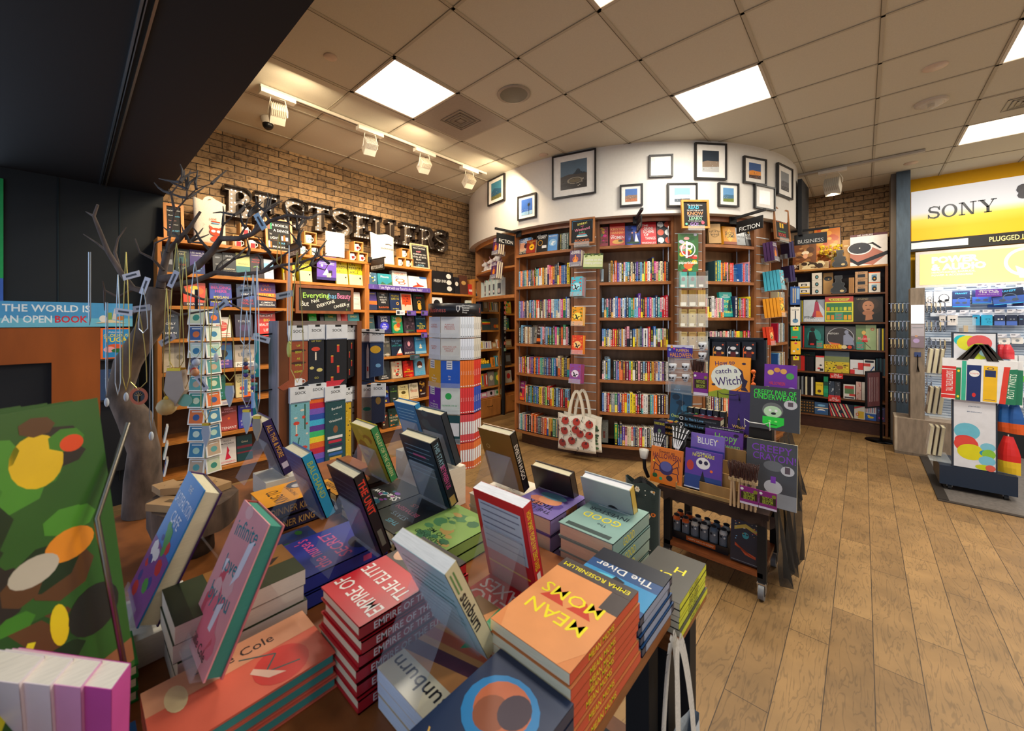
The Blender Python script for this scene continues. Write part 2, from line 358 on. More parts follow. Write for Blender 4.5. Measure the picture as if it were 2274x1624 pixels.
def grille(i,j,lab):
 cx,cy=(TX(i)+TX(i+1))/2,(TY(j)+TY(j+1))/2
 t=thing('air_grille',lab,'air vent',(cx,cy,CEIL-.01))
 a=MB('plastic');a.box((cx-.296,cy-.296,CEIL-.006),(cx+.296,cy+.296,CEIL+.001),'a3998d');a.build('perforated_panel',t)
 b=MB('plastic')
 for k in range(4):
  q=.13-.03*k;z=CEIL-.008-.002*k
  for(x0,y0,x1,y1)in((-q,-q,q,-q+.008),(-q,q-.008,q,q),(-q,-q,-q+.008,q),(q-.008,-q,q,q)):b.box((cx+x0,cy+y0,z-.003),(cx+x1,cy+y1,z),('8d8478','6f675d')[k%2])
 b.build('louvre',t)
grille(2,1,'grey square perforated air grille between ceiling light and round speaker');grille(-4,6,'grey square air grille at the right photo edge above the yellow wall')
p=onZ(1141,209,CEIL);t=thing('ceiling_speaker','round grey ceiling speaker right of the square air grille','speaker',p)
a=MB('plastic');a.lathe([(.135,-.001),(.135,-.007),(.112,-.009)],'a89c8c',n=28,o=p);a.build('rim',t)
a=MB('plastic');a.lathe([(.112,-.008),(.06,-.010),(0.001,-.010)],'6e6858',n=28,o=p);a.build('speaker_mesh',t)
for(px,py,r,lab)in((734,126,.045,'round flush cap on the ceiling tile left of the brightest light'),(1207,344,.05,'round flush cap on the ceiling beside the curved wall'),(2077,148,.066,'round flush cap on the ceiling above the smoke detector'),(2023,362,.06,'small round cap on the ceiling beside the blue pillar')):
 p=onZ(px,py,CEIL);a=MB('plastic');a.lathe([(r,0),(r,-.004),(r*.9,-.008),(.001,-.009)],'cfb9a6',n=24,o=p);tag(a.build('sprinkler_cap',loc=p),lab,'sprinkler cap')
p=onZ(2068,226,CEIL);t=thing('smoke_detector','white round smoke detector with clear strobe on the ceiling at the right','smoke detector',p)
a=MB('plastic');a.lathe([(.10,0),(.10,-.015),(.08,-.02),(.001,-.02)],'c9bdae',n=26,o=p);a.build('base',t)
a=MB('glass');a.lathe([(.075,-.02),(.06,-.045),(.03,-.058),(.001,-.06)],'e8e4da',n=20,o=p);a.build('strobe_cover',t)
a=MB('plastic');a.box((p.x-.018,p.y-.018,p.z-.045),(p.x+.018,p.y+.018,p.z-.02),'b29e80');a.build('strobe',t)
def head(p,d,lab,g,s=1):
 t=thing('track_light_head',lab,'spotlight',p,g);d=Vector(d).normalized();up=Vector((0,0,1));x=d.cross(up).normalized()
 T=FR(p+Vector((0,0,-.15*s)),x,x.cross(d)*-1 if False else up-d*up.dot(d))
 a=MB('plastic');a.box((-.055*s,-.05*s,-.07*s),(.055*s,.05*s,.05*s),'d8cfbf',T=T)
 for k in range(8):a.box((-.05*s+k*.0135*s,-.054*s,.0),(-.045*s+k*.0135*s,.054*s,.056*s),'a99f90',T=T)
 a.build('lamp_housing',t)
 a=MB('plastic');a.tube([p+Vector((0,0,-.035))+x*.05,p+Vector((0,0,-.12))+x*.072*s,p+Vector((0,0,-.17))+x*.07*s],.004,'d8cfbf');a.tube([p+Vector((0,0,-.035))+x*.05,p+Vector((0,0,-.03))-x*.05,p+Vector((0,0,-.17))-x*.07*s],.004,'d8cfbf');a.build('yoke',t)
 a=MB('plastic');a.box((p.x-.03,p.y-.13,p.z-.035),(p.x+.03,p.y+.13,p.z+.0),'e0d8ca')if g.startswith('left')else a.box((p.x-.13,p.y-.03,p.z-.035),(p.x+.13,p.y+.03,p.z),'e0d8ca');a.build('adapter',t)
pt=onZ(850,300,CEIL-.03);XT=pt.x
a=MB('plastic');a.box((XT-.018,onX(577,205,XT).y,CEIL-.03),(XT+.018,onZ(1078,389,CEIL-.03).y,CEIL-.006),'cfc6b8');a.box((XT-.006,onX(577,205,XT).y+.02,CEIL-.032),(XT+.006,onZ(1070,386,CEIL-.03).y,CEIL-.029),'4a443c')
tag(a.build('track_rail'),'long white lighting track on the ceiling along the brick wall','light track')
for k,px in enumerate((617,822,943,1042)):
 py={617:215,822:285,943:342,1042:380}[px];q=onZ(px,py-5,CEIL-.03);q.x=XT;q.y=onX(px,py,XT).y
 head(q,(-.8,.15,-.62),('foremost finned white spotlight on the track, right above the dome camera','second finned white spotlight along the ceiling track','third finned white spotlight along the ceiling track','last finned white spotlight on the track, beside the curved wall')[k],'left track spotlights')
 if k<3:spot((q.x-.05,q.y,q.z-.25),(XL,q.y+.35,1.9),62,105)
spot((XT,4.1,3.05),(-3.3,3.75,2.75),5,60)
for y in(1.2,2.3,3.4,4.6):area('shelf_wash',(-2.9,y,3.2),.25,.25,15,(1,.78,.50),rot=(0,R_(42),0))
q=onZ(1850,385,CEIL-.03);q=Vector((q.x,q.y-.15,CEIL-.03))
head(q,(.1,.8,-.5),'finned white spotlight aimed at the music shelves','right track spotlights',1.3)
a=MB('plastic');a.box((q.x-.45,q.y-.018,CEIL-.03),(q.x+.75,q.y+.018,CEIL-.006),'b8b0a4');tag(a.build('track_rail'),'short grey lighting track on the ceiling near the blue pillar','light track')
spot((q.x,q.y,q.z-.3),(-.2,YB,1.9),55,110)
p=onZ(595,262,CEIL);t=thing('dome_camera','white and black dome security camera on the ceiling by the bulkhead','camera',p)
a=MB('plastic');a.lathe([(.06,0),(.062,-.02),(.05,-.05),(.04,-.06)],'d8d0c4',n=20,o=p);a.build('base',t)
a=MB('gloss');a.ball(p+Vector((0,0,-.062)),.046,'101014',n=18,m=10);a.build('dome',t)
# bookcases against the brick wall
WOODL,WOODD='a8682e','7a4a28'
ORD=['top','second','third','fourth','fifth','sixth','seventh','eighth']
ZS=[1.906,1.626,1.345,1.065,.78,.49,.185]
XF,XB=-4.18,-4.495
def case(lab,y0,y1,zs,ztop,x0=XB,x1=XF,cw=WOODL,base=True,name='bookcase',edge='b8742f'):
 t=thing(name,lab,'bookcase',((x0+x1)/2,(y0+y1)/2,0),'bookcases along the brick wall')
 for y in(y0,y1-.028):m=MB('wood');m.box((x0,y,0),(x1,y+.028,ztop),cw);m.build('side_panel',t)
 m=MB('wood');m.box((x0,y0+.028,.05),(x0+.012,y1-.028,ztop),'5c3a20');m.build('back_panel',t)
 for z in zs:m=MB('wood_flat');m.box((x0+.012,y0+.028,z-.025),(x1-.012,y1-.028,z),cw);m.box((x1-.012,y0+.028,z-.027),(x1,y1-.028,z+.001),edge);m.build('shelf',t)
 m=MB('wood_flat');m.box((x0,y0,ztop),(x1+.004,y1,ztop+.028),edge);m.build('top_board',t)
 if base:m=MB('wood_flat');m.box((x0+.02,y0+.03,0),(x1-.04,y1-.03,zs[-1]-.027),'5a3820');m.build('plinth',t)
 return t
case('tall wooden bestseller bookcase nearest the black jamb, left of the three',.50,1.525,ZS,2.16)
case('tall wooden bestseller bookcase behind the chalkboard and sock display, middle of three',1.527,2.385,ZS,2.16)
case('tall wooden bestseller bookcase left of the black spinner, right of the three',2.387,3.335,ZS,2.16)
SIDE={1:'left',2:'middle',3:'right'}
def wb(u,r,pl,pr,pt,c,desc,deco=(),lean=9,X=-4.215,hard=True,th=.03,dup=0,**k):
 z=ZS[r];a=onX(pl,pt,X);b=onX(pr,pt,X);w=abs(b.y-a.y);h=max(.12,min(.30,((a.z+b.z)/2-z)/math.cos(R_(lean))));s=math.sin(R_(lean))
 for q in range(dup+1):
  T=FR((X-.006-h*0-q*(th+.004),a.y-q*.0,z+.001),(0,1,0),(-s,0,math.cos(R_(lean))))
  T=Matrix.Translation((0,0,th*s))@T@Matrix.Translation((0,0,-th))
  book(T,w,h,th,c,deco if q==0 else(),'%s, %s shelf, %s brick-wall bookcase'%(desc if q==0 else 'copy %sbehind the '%('' if q==1 else 'farther ')+desc.split(' with')[0],ORD[r],SIDE[u]),'book','face-out bestsellers on the brick wall bookcases',hard=hard,**k)
T_=lambda s,y,h,c,f=.9,x=.5,b=.005:('t',s,x,y,h*1.3,c,0,f,b)
wb(1,0,362,386,548,'26262c','dark cover with pale letters beside the jamb',[T_('ST',.85,.1,'h'),('r',.1,.3,.9,.5,'a')])
wb(1,0,390,422,554,'152b30','near-black cover with teal glow and gold name',[('e',.5,.55,.35,.25,'1f5358'),T_('STEPHEN',.9,.08,'e'),T_('KING',.8,.1,'e'),T_('NEVER',.35,.1,'r'),T_('FLINCH',.2,.1,'h')])
wb(1,0,423,456,556,'35246e','purple cover with orange sunburst and white name',[('r',0,0,1,.3,'1d2d66'),('e',.55,.38,.3,.12,'o'),('e',.55,.38,.15,.06,'y'),T_('LEE CHILD',.88,.11,'h'),T_('ANDREW CHILD',.77,.06,'h'),T_('IN TOO',.25,.09,'s'),T_('DEEP',.13,.09,'s')])
wb(1,0,474,495,562,'1c1c20','narrow black cover with stacked white letters',[T_('NOR',.5,.1,'h'),T_('TON',.3,.1,'h'),('e',.5,.8,.3,.1,'a')])
wb(1,0,496,526,562,'202226','black cover with large white four-line title',[T_('BRAD',.86,.12,'h'),T_('THOR',.7,.12,'h'),T_('SHADOW',.3,.1,'e'),T_('OF DOUBT',.18,.1,'e')])
wb(1,0,526,557,563,'d8d27a','pale yellow cover with teal lower half',[('r',0,0,1,.45,'2f6f70'),T_('MY',.85,.12,'n'),T_('FRIENDS',.55,.1,'n')])
wb(1,0,558,587,566,'2a1c20','dark brown cover with red and lime lettering',[T_('THE',.87,.07,'r'),T_('HIDDEN',.78,.1,'r'),T_('PICTURES',.67,.1,'r'),('l',[(.2,.45),(.5,.5),(.8,.42)],.04,'l'),T_('JAMES',.2,.1,'r')])
wb(1,0,588,609,577,'dfe4ee','short white cover with faint blue band',[('r',0,.55,1,.8,'s'),T_('ONE',.35,.1,'b')])
wb(1,1,408,458,629,'d8452a','red and orange cover with golden figure',[('e',.5,.65,.42,.26,'o'),('e',.5,.78,.2,.12,'y'),('e',.5,.6,.12,.14,'e'),('r',0,0,1,.15,'3a2028'),T_('MINA RIMA',.08,.08,'h')])
wb(1,1,467,516,631,'2c3fa0','bright blue cover with pink title and yellow name',[('n',16,['5a2f9a','1f2f80'],.16,5),T_('YOU',.93,.06,'f'),T_('BELONG',.83,.13,'f'),T_('HERE',.67,.13,'f'),T_('MEGAN',.4,.11,'y'),T_('MIRANDA',.22,.11,'y')])
wb(1,1,527,572,633,'1f2a55','navy cover with white capitals and red names',[('n',10,['35549a','16204a'],.2,3),T_('THE WE',.92,.08,'h'),T_('SHALL',.76,.14,'h'),T_('NEXT',.6,.12,'h'),T_('COLIN',.3,.1,'r'),T_('WALSH',.16,.1,'r')])
wb(1,1,573,614,629,'5a2a78','purple cover fading to orange resort title',[('r',0,.28,1,.58,'o'),('r',0,0,1,.28,'241a2e'),T_('OUR',.9,.1,'o'),T_('LAST',.74,.15,'o'),T_('RESORT',.5,.13,'y'),T_('CLEMENCE',.2,.07,'h'),T_('MICHALLON',.1,.08,'h')])
wb(1,2,362,398,698,'3c4654','dark slate cover with three white lines',[T_('LOVELL',.9,.08,'h'),T_('ONLY',.6,.13,'h'),T_('LET',.42,.13,'h'),T_('HIM IN',.22,.13,'h')])
wb(1,2,474,514,706,'e6dccb','cream cover with large red disc',[('e',.5,.55,.33,.33,'c8302c'),T_('THE NEW',.72,.05,'e'),T_('EMOTIONAL',.6,.07,'e',.6),T_('INTELLIGENCE',.5,.07,'e',.62),('r',.05,.17,.95,.2,'r'),T_('TRAVIS BRADBERRY',.08,.06,'c8302c')])
wb(1,2,524,563,700,'2c1c3c','dark plum cover behind hanging chains',[T_('TAYLOR',.7,.1,'h'),('e',.5,.4,.3,.2,'4a2a5a')])
wb(1,2,574,614,684,'c92a22','red cover with stacked white title',[T_('EMILY HENRY',.9,.08,'h'),T_('GREAT',.72,.13,'h'),T_('BIG',.56,.13,'y'),T_('BEAUTIFUL',.4,.12,'h'),T_('LIFE',.22,.13,'h')])
wb(1,3,362,388,762,'b9b09a','beige cover with thin black capitals',[T_('JOSEPH',.85,.08,'k'),T_('FINDER',.72,.08,'k'),T_('LIN',.2,.12,'k')])
wb(1,3,388,412,764,'9c9484','grey beige cover beside the card rack',[('e',.5,.5,.3,.3,'6f6a60')])
wb(1,3,474,517,762,'2d6fa8','blue cover with dark curly-haired silhouette',[('r',0,0,1,.3,'4a3a8a'),('e',.5,.55,.28,.25,'141418'),('e',.42,.42,.2,.2,'141418'),T_('ATMOSPHERE',.92,.09,'r'),T_('TAYLOR',.28,.1,'p'),T_('JENKINS',.16,.09,'p')])
wb(1,3,520,570,767,'b5a898','tan cover with pale lower band and script',[('r',0,0,1,.22,'e8e4dc'),T_('YOU',.86,.12,'k'),T_('LIE IN',.55,.13,'k'),T_('POWER',.1,.12,'k')])
wb(1,4,466,503,836,'1f6a58','deep green cover with parrot-coloured birds',[T_('THE LION',.9,.07,'3fae9a'),T_('WOMEN OF',.8,.07,'3fae9a'),T_('TEHRAN',.7,.08,'3fae9a'),('e',.42,.48,.14,.12,'l'),('e',.58,.46,.12,.12,'s'),T_('MARJAN',.28,.09,'s'),T_('KAMALI',.16,.09,'s')])
wb(1,4,525,565,832,'d8c890','tan cover with black title and orange dot',[T_('THE HEAVEN',.92,.08,'k'),T_('& EARTH',.8,.08,'k'),T_('GROCERY',.67,.1,'k'),T_('STORE',.54,.1,'k'),('e',.35,.38,.14,.12,'r'),('r',.4,0,.8,.2,'o'),T_('JAMES',.32,.09,'k'),T_('McBRIDE',.18,.09,'k')])
wb(1,5,461,487,911,'16201c','black cover with slanted neon green letters',[('t','LUCY',.55,.85,.14,'l',8,.9,.005),('t','FOLEY',.55,.68,.12,'l',8,.9,.005),('e',.3,.5,.12,.12,'o'),('t','FEAST',.6,.2,.13,'l',8,.9,.005)])
wb(1,5,491,528,906,'a8443c','brick red cover with large white lower word',[('p',[(0,.6),(1,.8),(1,1),(0,1)],'7c2f2c'),T_('FREIDA',.9,.09,'p'),T_('McFADDEN',.79,.09,'p'),('e',.5,.5,.08,.08,'o'),T_('TENANT',.12,.13,'h')])
wb(1,5,531,563,902,'3430a0','violet blue cover with white funny title',[T_('EMILY HENRY',.9,.06,'e'),T_('FUNNY',.3,.12,'h'),T_('STORY',.16,.12,'h'),('e',.5,.6,.25,.2,'5a58c8')])
wb(1,6,452,486,984,'6f8272','grey green cover with hazy treetops',[('r',0,0,1,.3,'2b3a30'),T_('GUARDIAN',.75,.08,'e')])
wb(1,6,487,526,976,'d9d2cc','white cover with red dress figure',[T_('FREIDA',.88,.08,'k'),T_('McFADDEN',.78,.08,'k'),('p',[(.5,.68),(.62,.5),(.55,.4),(.7,.2),(.35,.16),(.45,.45)],'c'),T_('BOYFRIEND',.08,.09,'c')])
wb(1,6,528,562,970,'123c42','dark teal cover with maroon bars',[('r',0,.5,1,.6,'w'),('r',0,.3,1,.36,'w'),T_('Grind',.75,.1,'e')])
YL=[('r',0,0,1,.45,'ddd9a0'),T_('UN',.89,.17,'k',.5,.28),T_('REASON',.72,.17,'k',.95),T_('ABLE',.55,.17,'k',.7,.4),('e',.82,.3,.07,.07,'k')]
wb(2,0,630,657,588,'f0e020','yellow cover below the hanging sign',YL)
wb(2,0,667,694,573,'f0e020','yellow cover fronting a fanned stack',YL,dup=2)
wb(2,0,748,774,580,'f0e020','yellow cover right of the purple placard',YL)
wb(2,0,777,807,583,'f0e020','yellow cover at the shelf right end',YL)
wb(2,1,785,802,650,'d8d0c8','plain whitish cover right of the chalkboard',[('r',.2,.6,.8,.63,'a'),('r',.2,.3,.8,.32,'a')])
for(a,b,c_,d_,s_)in((689,706,'21b32e','vivid green cover','On'),(714,722,'20242c','black cover',''),(724,750,'2f6a40','green and red banded cover','TIME'),(752,760,'d8a0a0','pink cover',''),(761,775,'cf2f2a','plain red cover',''),(776,801,'2a8f96','teal cover with yellow name','EMILY')):
 wb(2,2,a,b,697,c_,d_+' peeping over the sock display',[T_(s_,.84,.12,'y')]if s_ else[])
wb(3,0,820,839,606,'3f6a8a','blue city guide with yellow streaks',[('n',9,['y','s','h'],.12,3)])
wb(3,0,841,872,609,'2b8fa0','teal paperback with mountain scene',[('p',[(0,0),(.3,.4),(.6,.2),(1,.45),(1,0)],'3a6a4a'),('r',0,0,1,.18,'h'),T_('Phoenix',.78,.12,'h')],dup=1)
wb(3,0,874,907,603,'e8e4da','white cover with coloured letters and orange swirls',[T_('AIRPORT',.86,.1,'o'),('e',.5,.45,.32,.1,'o',.3),('e',.6,.3,.25,.08,'r',.3),('e',.3,.6,.1,.08,'b',.4)],dup=1)
wb(3,0,910,950,615,'e8eaee','white cover with red paper plane',[('r',.6,.85,1,1,'3a6ab0'),T_('FANCY',.8,.12,'e'),('p',[(.2,.15),(.75,.22),(.85,.3),(.6,.35),(.4,.6),(.45,.35),(.2,.25)],'d8402a')])
wb(3,1,819,839,649,'3f2f78','purple cover with orange sunset',[('r',0,.3,1,.5,'o'),('r',0,0,1,.3,'n'),T_('GARDNER',.9,.08,'y')])
wb(3,1,841,866,650,'1a1a1e','black cover with five short white lines',[T_('WE',.86,.1,'h',.4),T_('ARE ALL',.72,.1,'h'),T_('GUILTY',.58,.1,'h'),T_('HERE',.44,.1,'h'),T_('SLAUGHTER',.16,.1,'o'),('e',.5,.95,.3,.04,'u')])
wb(3,1,868,892,652,'1c2c50','navy cover with pale yellow title',[T_('PEOPLE',.84,.12,'y'),T_('LIKE US',.68,.12,'y'),('e',.7,.4,.12,.12,'m',.4),T_('Jason Mott',.1,.07,'y')])
wb(3,1,893,917,653,'c9b9a4','tan cover with orange speech bubble',[('r',.08,.35,.92,.95,'e0491f'),('p',[(.3,.36),(.5,.36),(.35,.22)],'e0491f'),T_('Are',.84,.1,'k'),T_('You Mad',.7,.1,'k'),T_('at Me?',.56,.1,'k')])
wb(3,1,920,946,652,'181c1a','black cover with green title and orange hand',[T_('CHARM OF',.88,.08,'g'),T_('SCOTT',.74,.08,'r'),('e',.5,.45,.16,.16,'m',.2),('r',.35,.1,.65,.35,'m'),('r',.42,.05,.58,.45,'m')])
wb(3,2,819,834,700,'2c4a50','slate cover with gold lettering',[T_('JOHNSON',.85,.08,'m'),T_('Alice',.6,.12,'m')],dup=1)
wb(3,2,842,870,702,'161a4a','deep navy cover with glowing blue ring',[('e',.5,.4,.36,.3,'2f2fb0'),('e',.5,.4,.28,.22,'3a3ad0'),T_('DANIEL',.9,.09,'h'),T_('Silva',.75,.17,'h'),T_('An',.5,.1,'h'),T_('Inside',.38,.1,'h'),T_('Job',.26,.1,'h')],dup=1)
wb(3,2,873,896,702,'1f8a5e','green cover with yellow and red profile',[('e',.65,.75,.3,.25,'m'),('e',.4,.3,.28,.3,'m'),('e',.6,.45,.2,.2,'c05030'),T_('THE',.85,.1,'h',.4,.28),T_('GIRL',.65,.1,'h',.4,.28),T_('I WAS',.22,.1,'h')])
wb(3,2,899,923,703,'3a2c38','dark plum cover with swirling grey pattern',[('n',14,['6a5560','2a2028'],.14,5),T_('GUARDIAN',.12,.08,'g')])
wb(3,2,926,948,701,'12384a','dark teal cover with yellow title and fiery base',[('r',0,0,1,.16,'d0401a'),T_('LISA',.92,.09,'s'),T_('SCOTTOLINE',.8,.09,'s'),T_('The',.5,.1,'y'),T_('Unraveling',.38,.1,'y'),T_('of Julia',.26,.1,'y')],dup=1)
wb(3,3,843,869,750,'4a4a46','grey cover with pale misty hills',[('n',9,['6f6a5c','8a8470'],.2,5),T_('Outlander',.75,.13,'h'),T_('Dani Weeks',.08,.08,'h')])
wb(3,3,871,896,750,'15243a','navy cover with teal lines and red bird',[T_('THE VIEW',.78,.11,'s'),T_('FROM',.66,.06,'s'),T_('LAKE COMO',.54,.11,'t'),('p',[(.4,0),(.6,.25),(.95,.1),(.95,0)],'b84a2a'),('p',[(.5,.1),(.8,.4),(.9,.1)],'h')])
wb(3,3,899,922,749,'3a2a3e','brown purple cover with ornate arch',[('e',.5,.55,.36,.36,'5a4050',.2),('e',.5,.6,.14,.2,'p'),T_('JULIE SOTO',.1,.1,'h')])
wb(3,3,924,948,749,'3f86b4','sky blue cover with stacked pebbles',[('e',.5,.35,.14,.06,'e'),('e',.5,.45,.1,.05,'e'),('e',.5,.54,.07,.04,'e'),T_('CURRENTLY',.85,.07,'h'),('r',0,0,1,.15,'7fb0cc')])
wb(3,4,843,868,804,'24282c','charcoal cover with faint tower',[('p',[(.5,.8),(.3,.3),(.7,.3)],'3a4448'),T_('STACY',.18,.08,'h'),T_('McEWAN',.08,.08,'h')])
wb(3,4,872,895,804,'b8a890','mottled cream cover with red script title',[('n',14,['2a2a26','c8402c','e'],.14,8),('t','First',.5,.7,.14,'r',10,.8,.01),('t','Person',.5,.5,.14,'r',10,.8,.01)])
wb(3,4,898,920,803,'b8201c','red cover with gold capitals',[('n',8,['7c1410','d83020'],.2,5),T_('THE',.45,.09,'y'),T_('UNRAVELING',.33,.09,'y'),T_('HOLLAND',.1,.08,'m')])
wb(3,4,923,946,797,'6aa4c4','pale blue cover with open red mouth',[('e',.5,.62,.26,.3,'5c2c20'),('e',.5,.5,.2,.1,'h'),T_('CUDI',.14,.17,'1f9fd0')])
wb(3,5,840,866,861,'231f50','indigo cover with bright yellow hospital title',[T_('THE',.9,.1,'y',.4),T_('HOSPITAL',.7,.16,'y'),('r',.1,.35,.9,.5,'3a60b0'),T_('LESLIE',.14,.12,'y')],dup=1)
wb(3,5,868,885,858,'22302a','dark green cover with lime script',[T_('A',.8,.12,'l',.3),T_('Conspiracy',.65,.1,'l'),T_('DAN',.2,.08,'h')])
wb(3,5,887,909,857,'e0d294','pale yellow cover with butterflies and script',[T_('Tell Me',.86,.1,'k'),T_('Everything',.72,.1,'k'),('e',.5,.5,.22,.14,'5a4a20'),T_('Elizabeth',.3,.09,'m'),T_('Strout',.18,.09,'m')])
wb(3,5,911,931,853,'d8ccb0','cream cover with red word and mountains',[('n',6,['b0a888'],.15,3,(.05,.6,.95,.95)),T_('SIEGE',.5,.16,'c8402c'),T_('BEN MACINTYRE',.1,.06,'k')])
wb(3,5,933,948,847,'2e1c1c','dark brown cover with pale bold name',[('n',8,['8a6a3a','m'],.16,3,(.05,.4,.95,.95)),T_('COREY',.2,.12,'h')])
wb(3,6,851,864,918,'3a2a20','narrow dark cover at left end',[('n',6,['c8402c','e'],.2,4)])
wb(3,6,866,887,909,'27443c','dark green cover with orange camp title',[('n',10,['c86a2a','1c2e28'],.14,7),T_('THE STONE',.5,.12,'e'),T_('WITCH',.34,.12,'e')])
wb(3,6,889,908,906,'ecc01c','bright yellow cover with black horseshoe',[('e',.5,.45,.32,.34,'k',.35),('r',.35,.1,.65,.3,'ecc01c'),T_('The House',.9,.09,'k')])
wb(3,6,913,935,902,'1a221c','black cover with lime green standing title',[T_('LISA',.92,.08,'h'),T_('JACKSON',.8,.12,'h'),('e',.5,.42,.3,.3,'3f7a3a'),T_('LAST GIRL',.48,.1,'y'),T_('STANDING',.34,.1,'y')],dup=1)
wb(3,6,937,948,898,'20242a','narrow black cover at right end',[T_('ED',.8,.12,'h'),('e',.5,.3,.3,.2,'c8402c')])
def wplate(name,cat,lab,pl,pr,pt,pb,X,c,deco,th=.004,mat='gloss',grp=None):
 a=onX(pl,pt,X);b=onX(pr,pt,X);c2=onX(pl,pb,X);z1=(a.z+b.z)/2;z0=z1-(a.z-c2.z)
 T=FR((X,a.y,z0),(0,1,0),(0,0,1));w=b.y-a.y;h=z1-z0
 m=MB(mat);m.box((0,0,-th),(w,h,0),c,T=T);art(m,T,w,h,0,deco,mat);return tag(m.build(name),lab,cat,grp)
wplate('shelf_banner','banner','long purple shelf banner below the travel books in the right bookcase',819,956,636,647,XF+.006,'5f4ca0',[T_('Take Flight with our Favorite Airplane Reads!',.5,.5,'d8d0f0',.7),('e',.06,.5,.018,.3,'d8d0f0'),('e',.94,.5,.018,.3,'d8d0f0')])
for(a,b,y,c_,d_)in((880,899,689,'e8e8ec','white and grey shelf label under the navy book'),(904,924,690,'6a50b0','purple and orange shelf label under the tan book'),(936,950,690,'6a50b0','purple shelf label under the black hand book'),(936,949,739,'6a50b0','purple shelf label one shelf lower at the right end'),(911,932,788,'3a5a62','slate shelf label with teal edge'),(476,514,890,'e4dcd8','long white shelf label under the green cover'),(542,573,881,'4a3a70','dark purple shelf label under the tan cover')):
 wplate('shelf_label','shelf label',d_,a,b,y,y+11,XF+.008,c_,[('r',.08,.2,.4,.8,'3a3f4a'),('r',.48,.55,.9,.65,'8a80a8'),('r',.48,.3,.8,.4,'8a80a8')],grp='shelf edge labels')
wplate('sign','sign','purple free-offer placard with white heading among the yellow books',704,747,570,623,-4.20,'6f4fb8',[('r',0,0,1,.12,'3a2f70'),T_('FREE',.86,.12,'h',.55),('r',.12,.72,.88,.74,'h'),('r',.12,.66,.88,.68,'h'),('e',.25,.6,.06,.06,'h'),('p',[(.28,.2),(.5,.5),(.62,.2)],'h'),('r',.6,.2,.78,.42,'2a2440'),('r',.5,.12,.72,.3,'e')],th=.01)
def bracket(px,py,Xe,lab,pl,pr,pt,pb,txt,grp):
 """sign hanging from a short arm that sticks out of the shelf top"""
 a=onX(px,py,XF+.02);t=thing('hanging_sign',lab,'sign',a,grp)
 L=.34;m=MB('metal');m.box((XF,a.y-.008,a.z-.012),(XF+L,a.y+.008,a.z),'1a1a1c','matte_black');m.box((XF,a.y-.02,a.z-.03),(XF+.03,a.y+.02,a.z+.03),'1a1a1c','matte_black');m.build('arm',t)
 T=FR((XF+.04+.28,a.y+.006,a.z-.135),(-1,0,0),(0,0,1));T2=FR((XF+.04,a.y-.006,a.z-.135),(1,0,0),(0,0,1))
 m=MB('plastic');m.box((XF+.04,a.y-.002,a.z-.135),(XF+.32,a.y+.002,a.z-.015),'17181a');m.text(txt,.14,.035,.036,'e8e8e4',.0045,'plastic',T2@Matrix.Translation((0,0,0)),fit=.25);m.build('panel',t)
bracket(640,545,0,'black hanging bestsellers sign between left and middle brick-wall bookcases',0,0,0,0,'BESTSELLERS','black department signs')
bracket(822,577,0,'black hanging bestsellers sign between middle and right brick-wall bookcases',0,0,0,0,'BESTSELLERS','black department signs')
def chalk(T,w,h,fr,fc,deco,lab,cat='chalkboard',g=None,d=.022):
 o=T@Vector((w/2,0,0));t=thing('chalkboard',lab,cat,o,g)
 m=MB('wood')
 for(x0,y0,x1,y1)in((0,0,w,fr),(0,h-fr,w,h),(0,fr,fr,h-fr),(w-fr,fr,w,h-fr)):m.box((x0,y0,0),(x1,y1,d),fc,T=T)
 m.build('frame',t)
 m=MB('paper');m.box((fr,fr,.002),(w-fr,h-fr,d*.45),'1c1c1e',T=T);art(m,T@Matrix.Translation((fr,fr,0)),w-2*fr,h-2*fr,d*.45,deco,'paper');m.build('slate',t);return t
TOPZ=2.190
def wchalk(pl,pr,pt,pb,X,fr,fc,deco,lab,lean=0):
 a=onX(pl,pt,X);b=onX(pr,pt,X);c2=onX(pl,pb,X);d2=onX(pr,pb,X);z1=(a.z+b.z)/2;z0=(c2.z+d2.z)/2 if X>-4.25 else TOPZ+.002
 s=math.sin(R_(lean));return chalk(FR((X,a.y,z0),(0,1,0),(-s,0,math.cos(R_(lean)))),b.y-a.y,z1-z0,fr,fc,deco,lab)
wchalk(655,783,636,697,XF+.02,.03,'7a4526',[('t','Everyting',.32,.70,.24,'a8e060',2,.50,.005),('t','has',.63,.70,.24,'6aa8d8',0,.16,.005),('t','Beauty',.86,.72,.26,'e07aa8',0,.28,.005),('t','But',.11,.32,.24,'e8e4dc',0,.15,.005),('t','Not',.30,.45,.16,'e8e4dc',12,.2,.005),('t','EVERYONE',.50,.33,.15,'e8e4dc',18,.36,.005),('t','CAN',.72,.22,.13,'e8e4dc',15,.14,.005),('t','SEE',.84,.30,.15,'e8e4dc',15,.14,.005),('t','IT',.95,.28,.16,'e8e4dc',10,.06,.005),('e',.92,.08,.02,.04,'l',.3)],'wide brown-framed chalkboard with coloured handwriting in front of the middle bookcase')
TOPZ=2.190
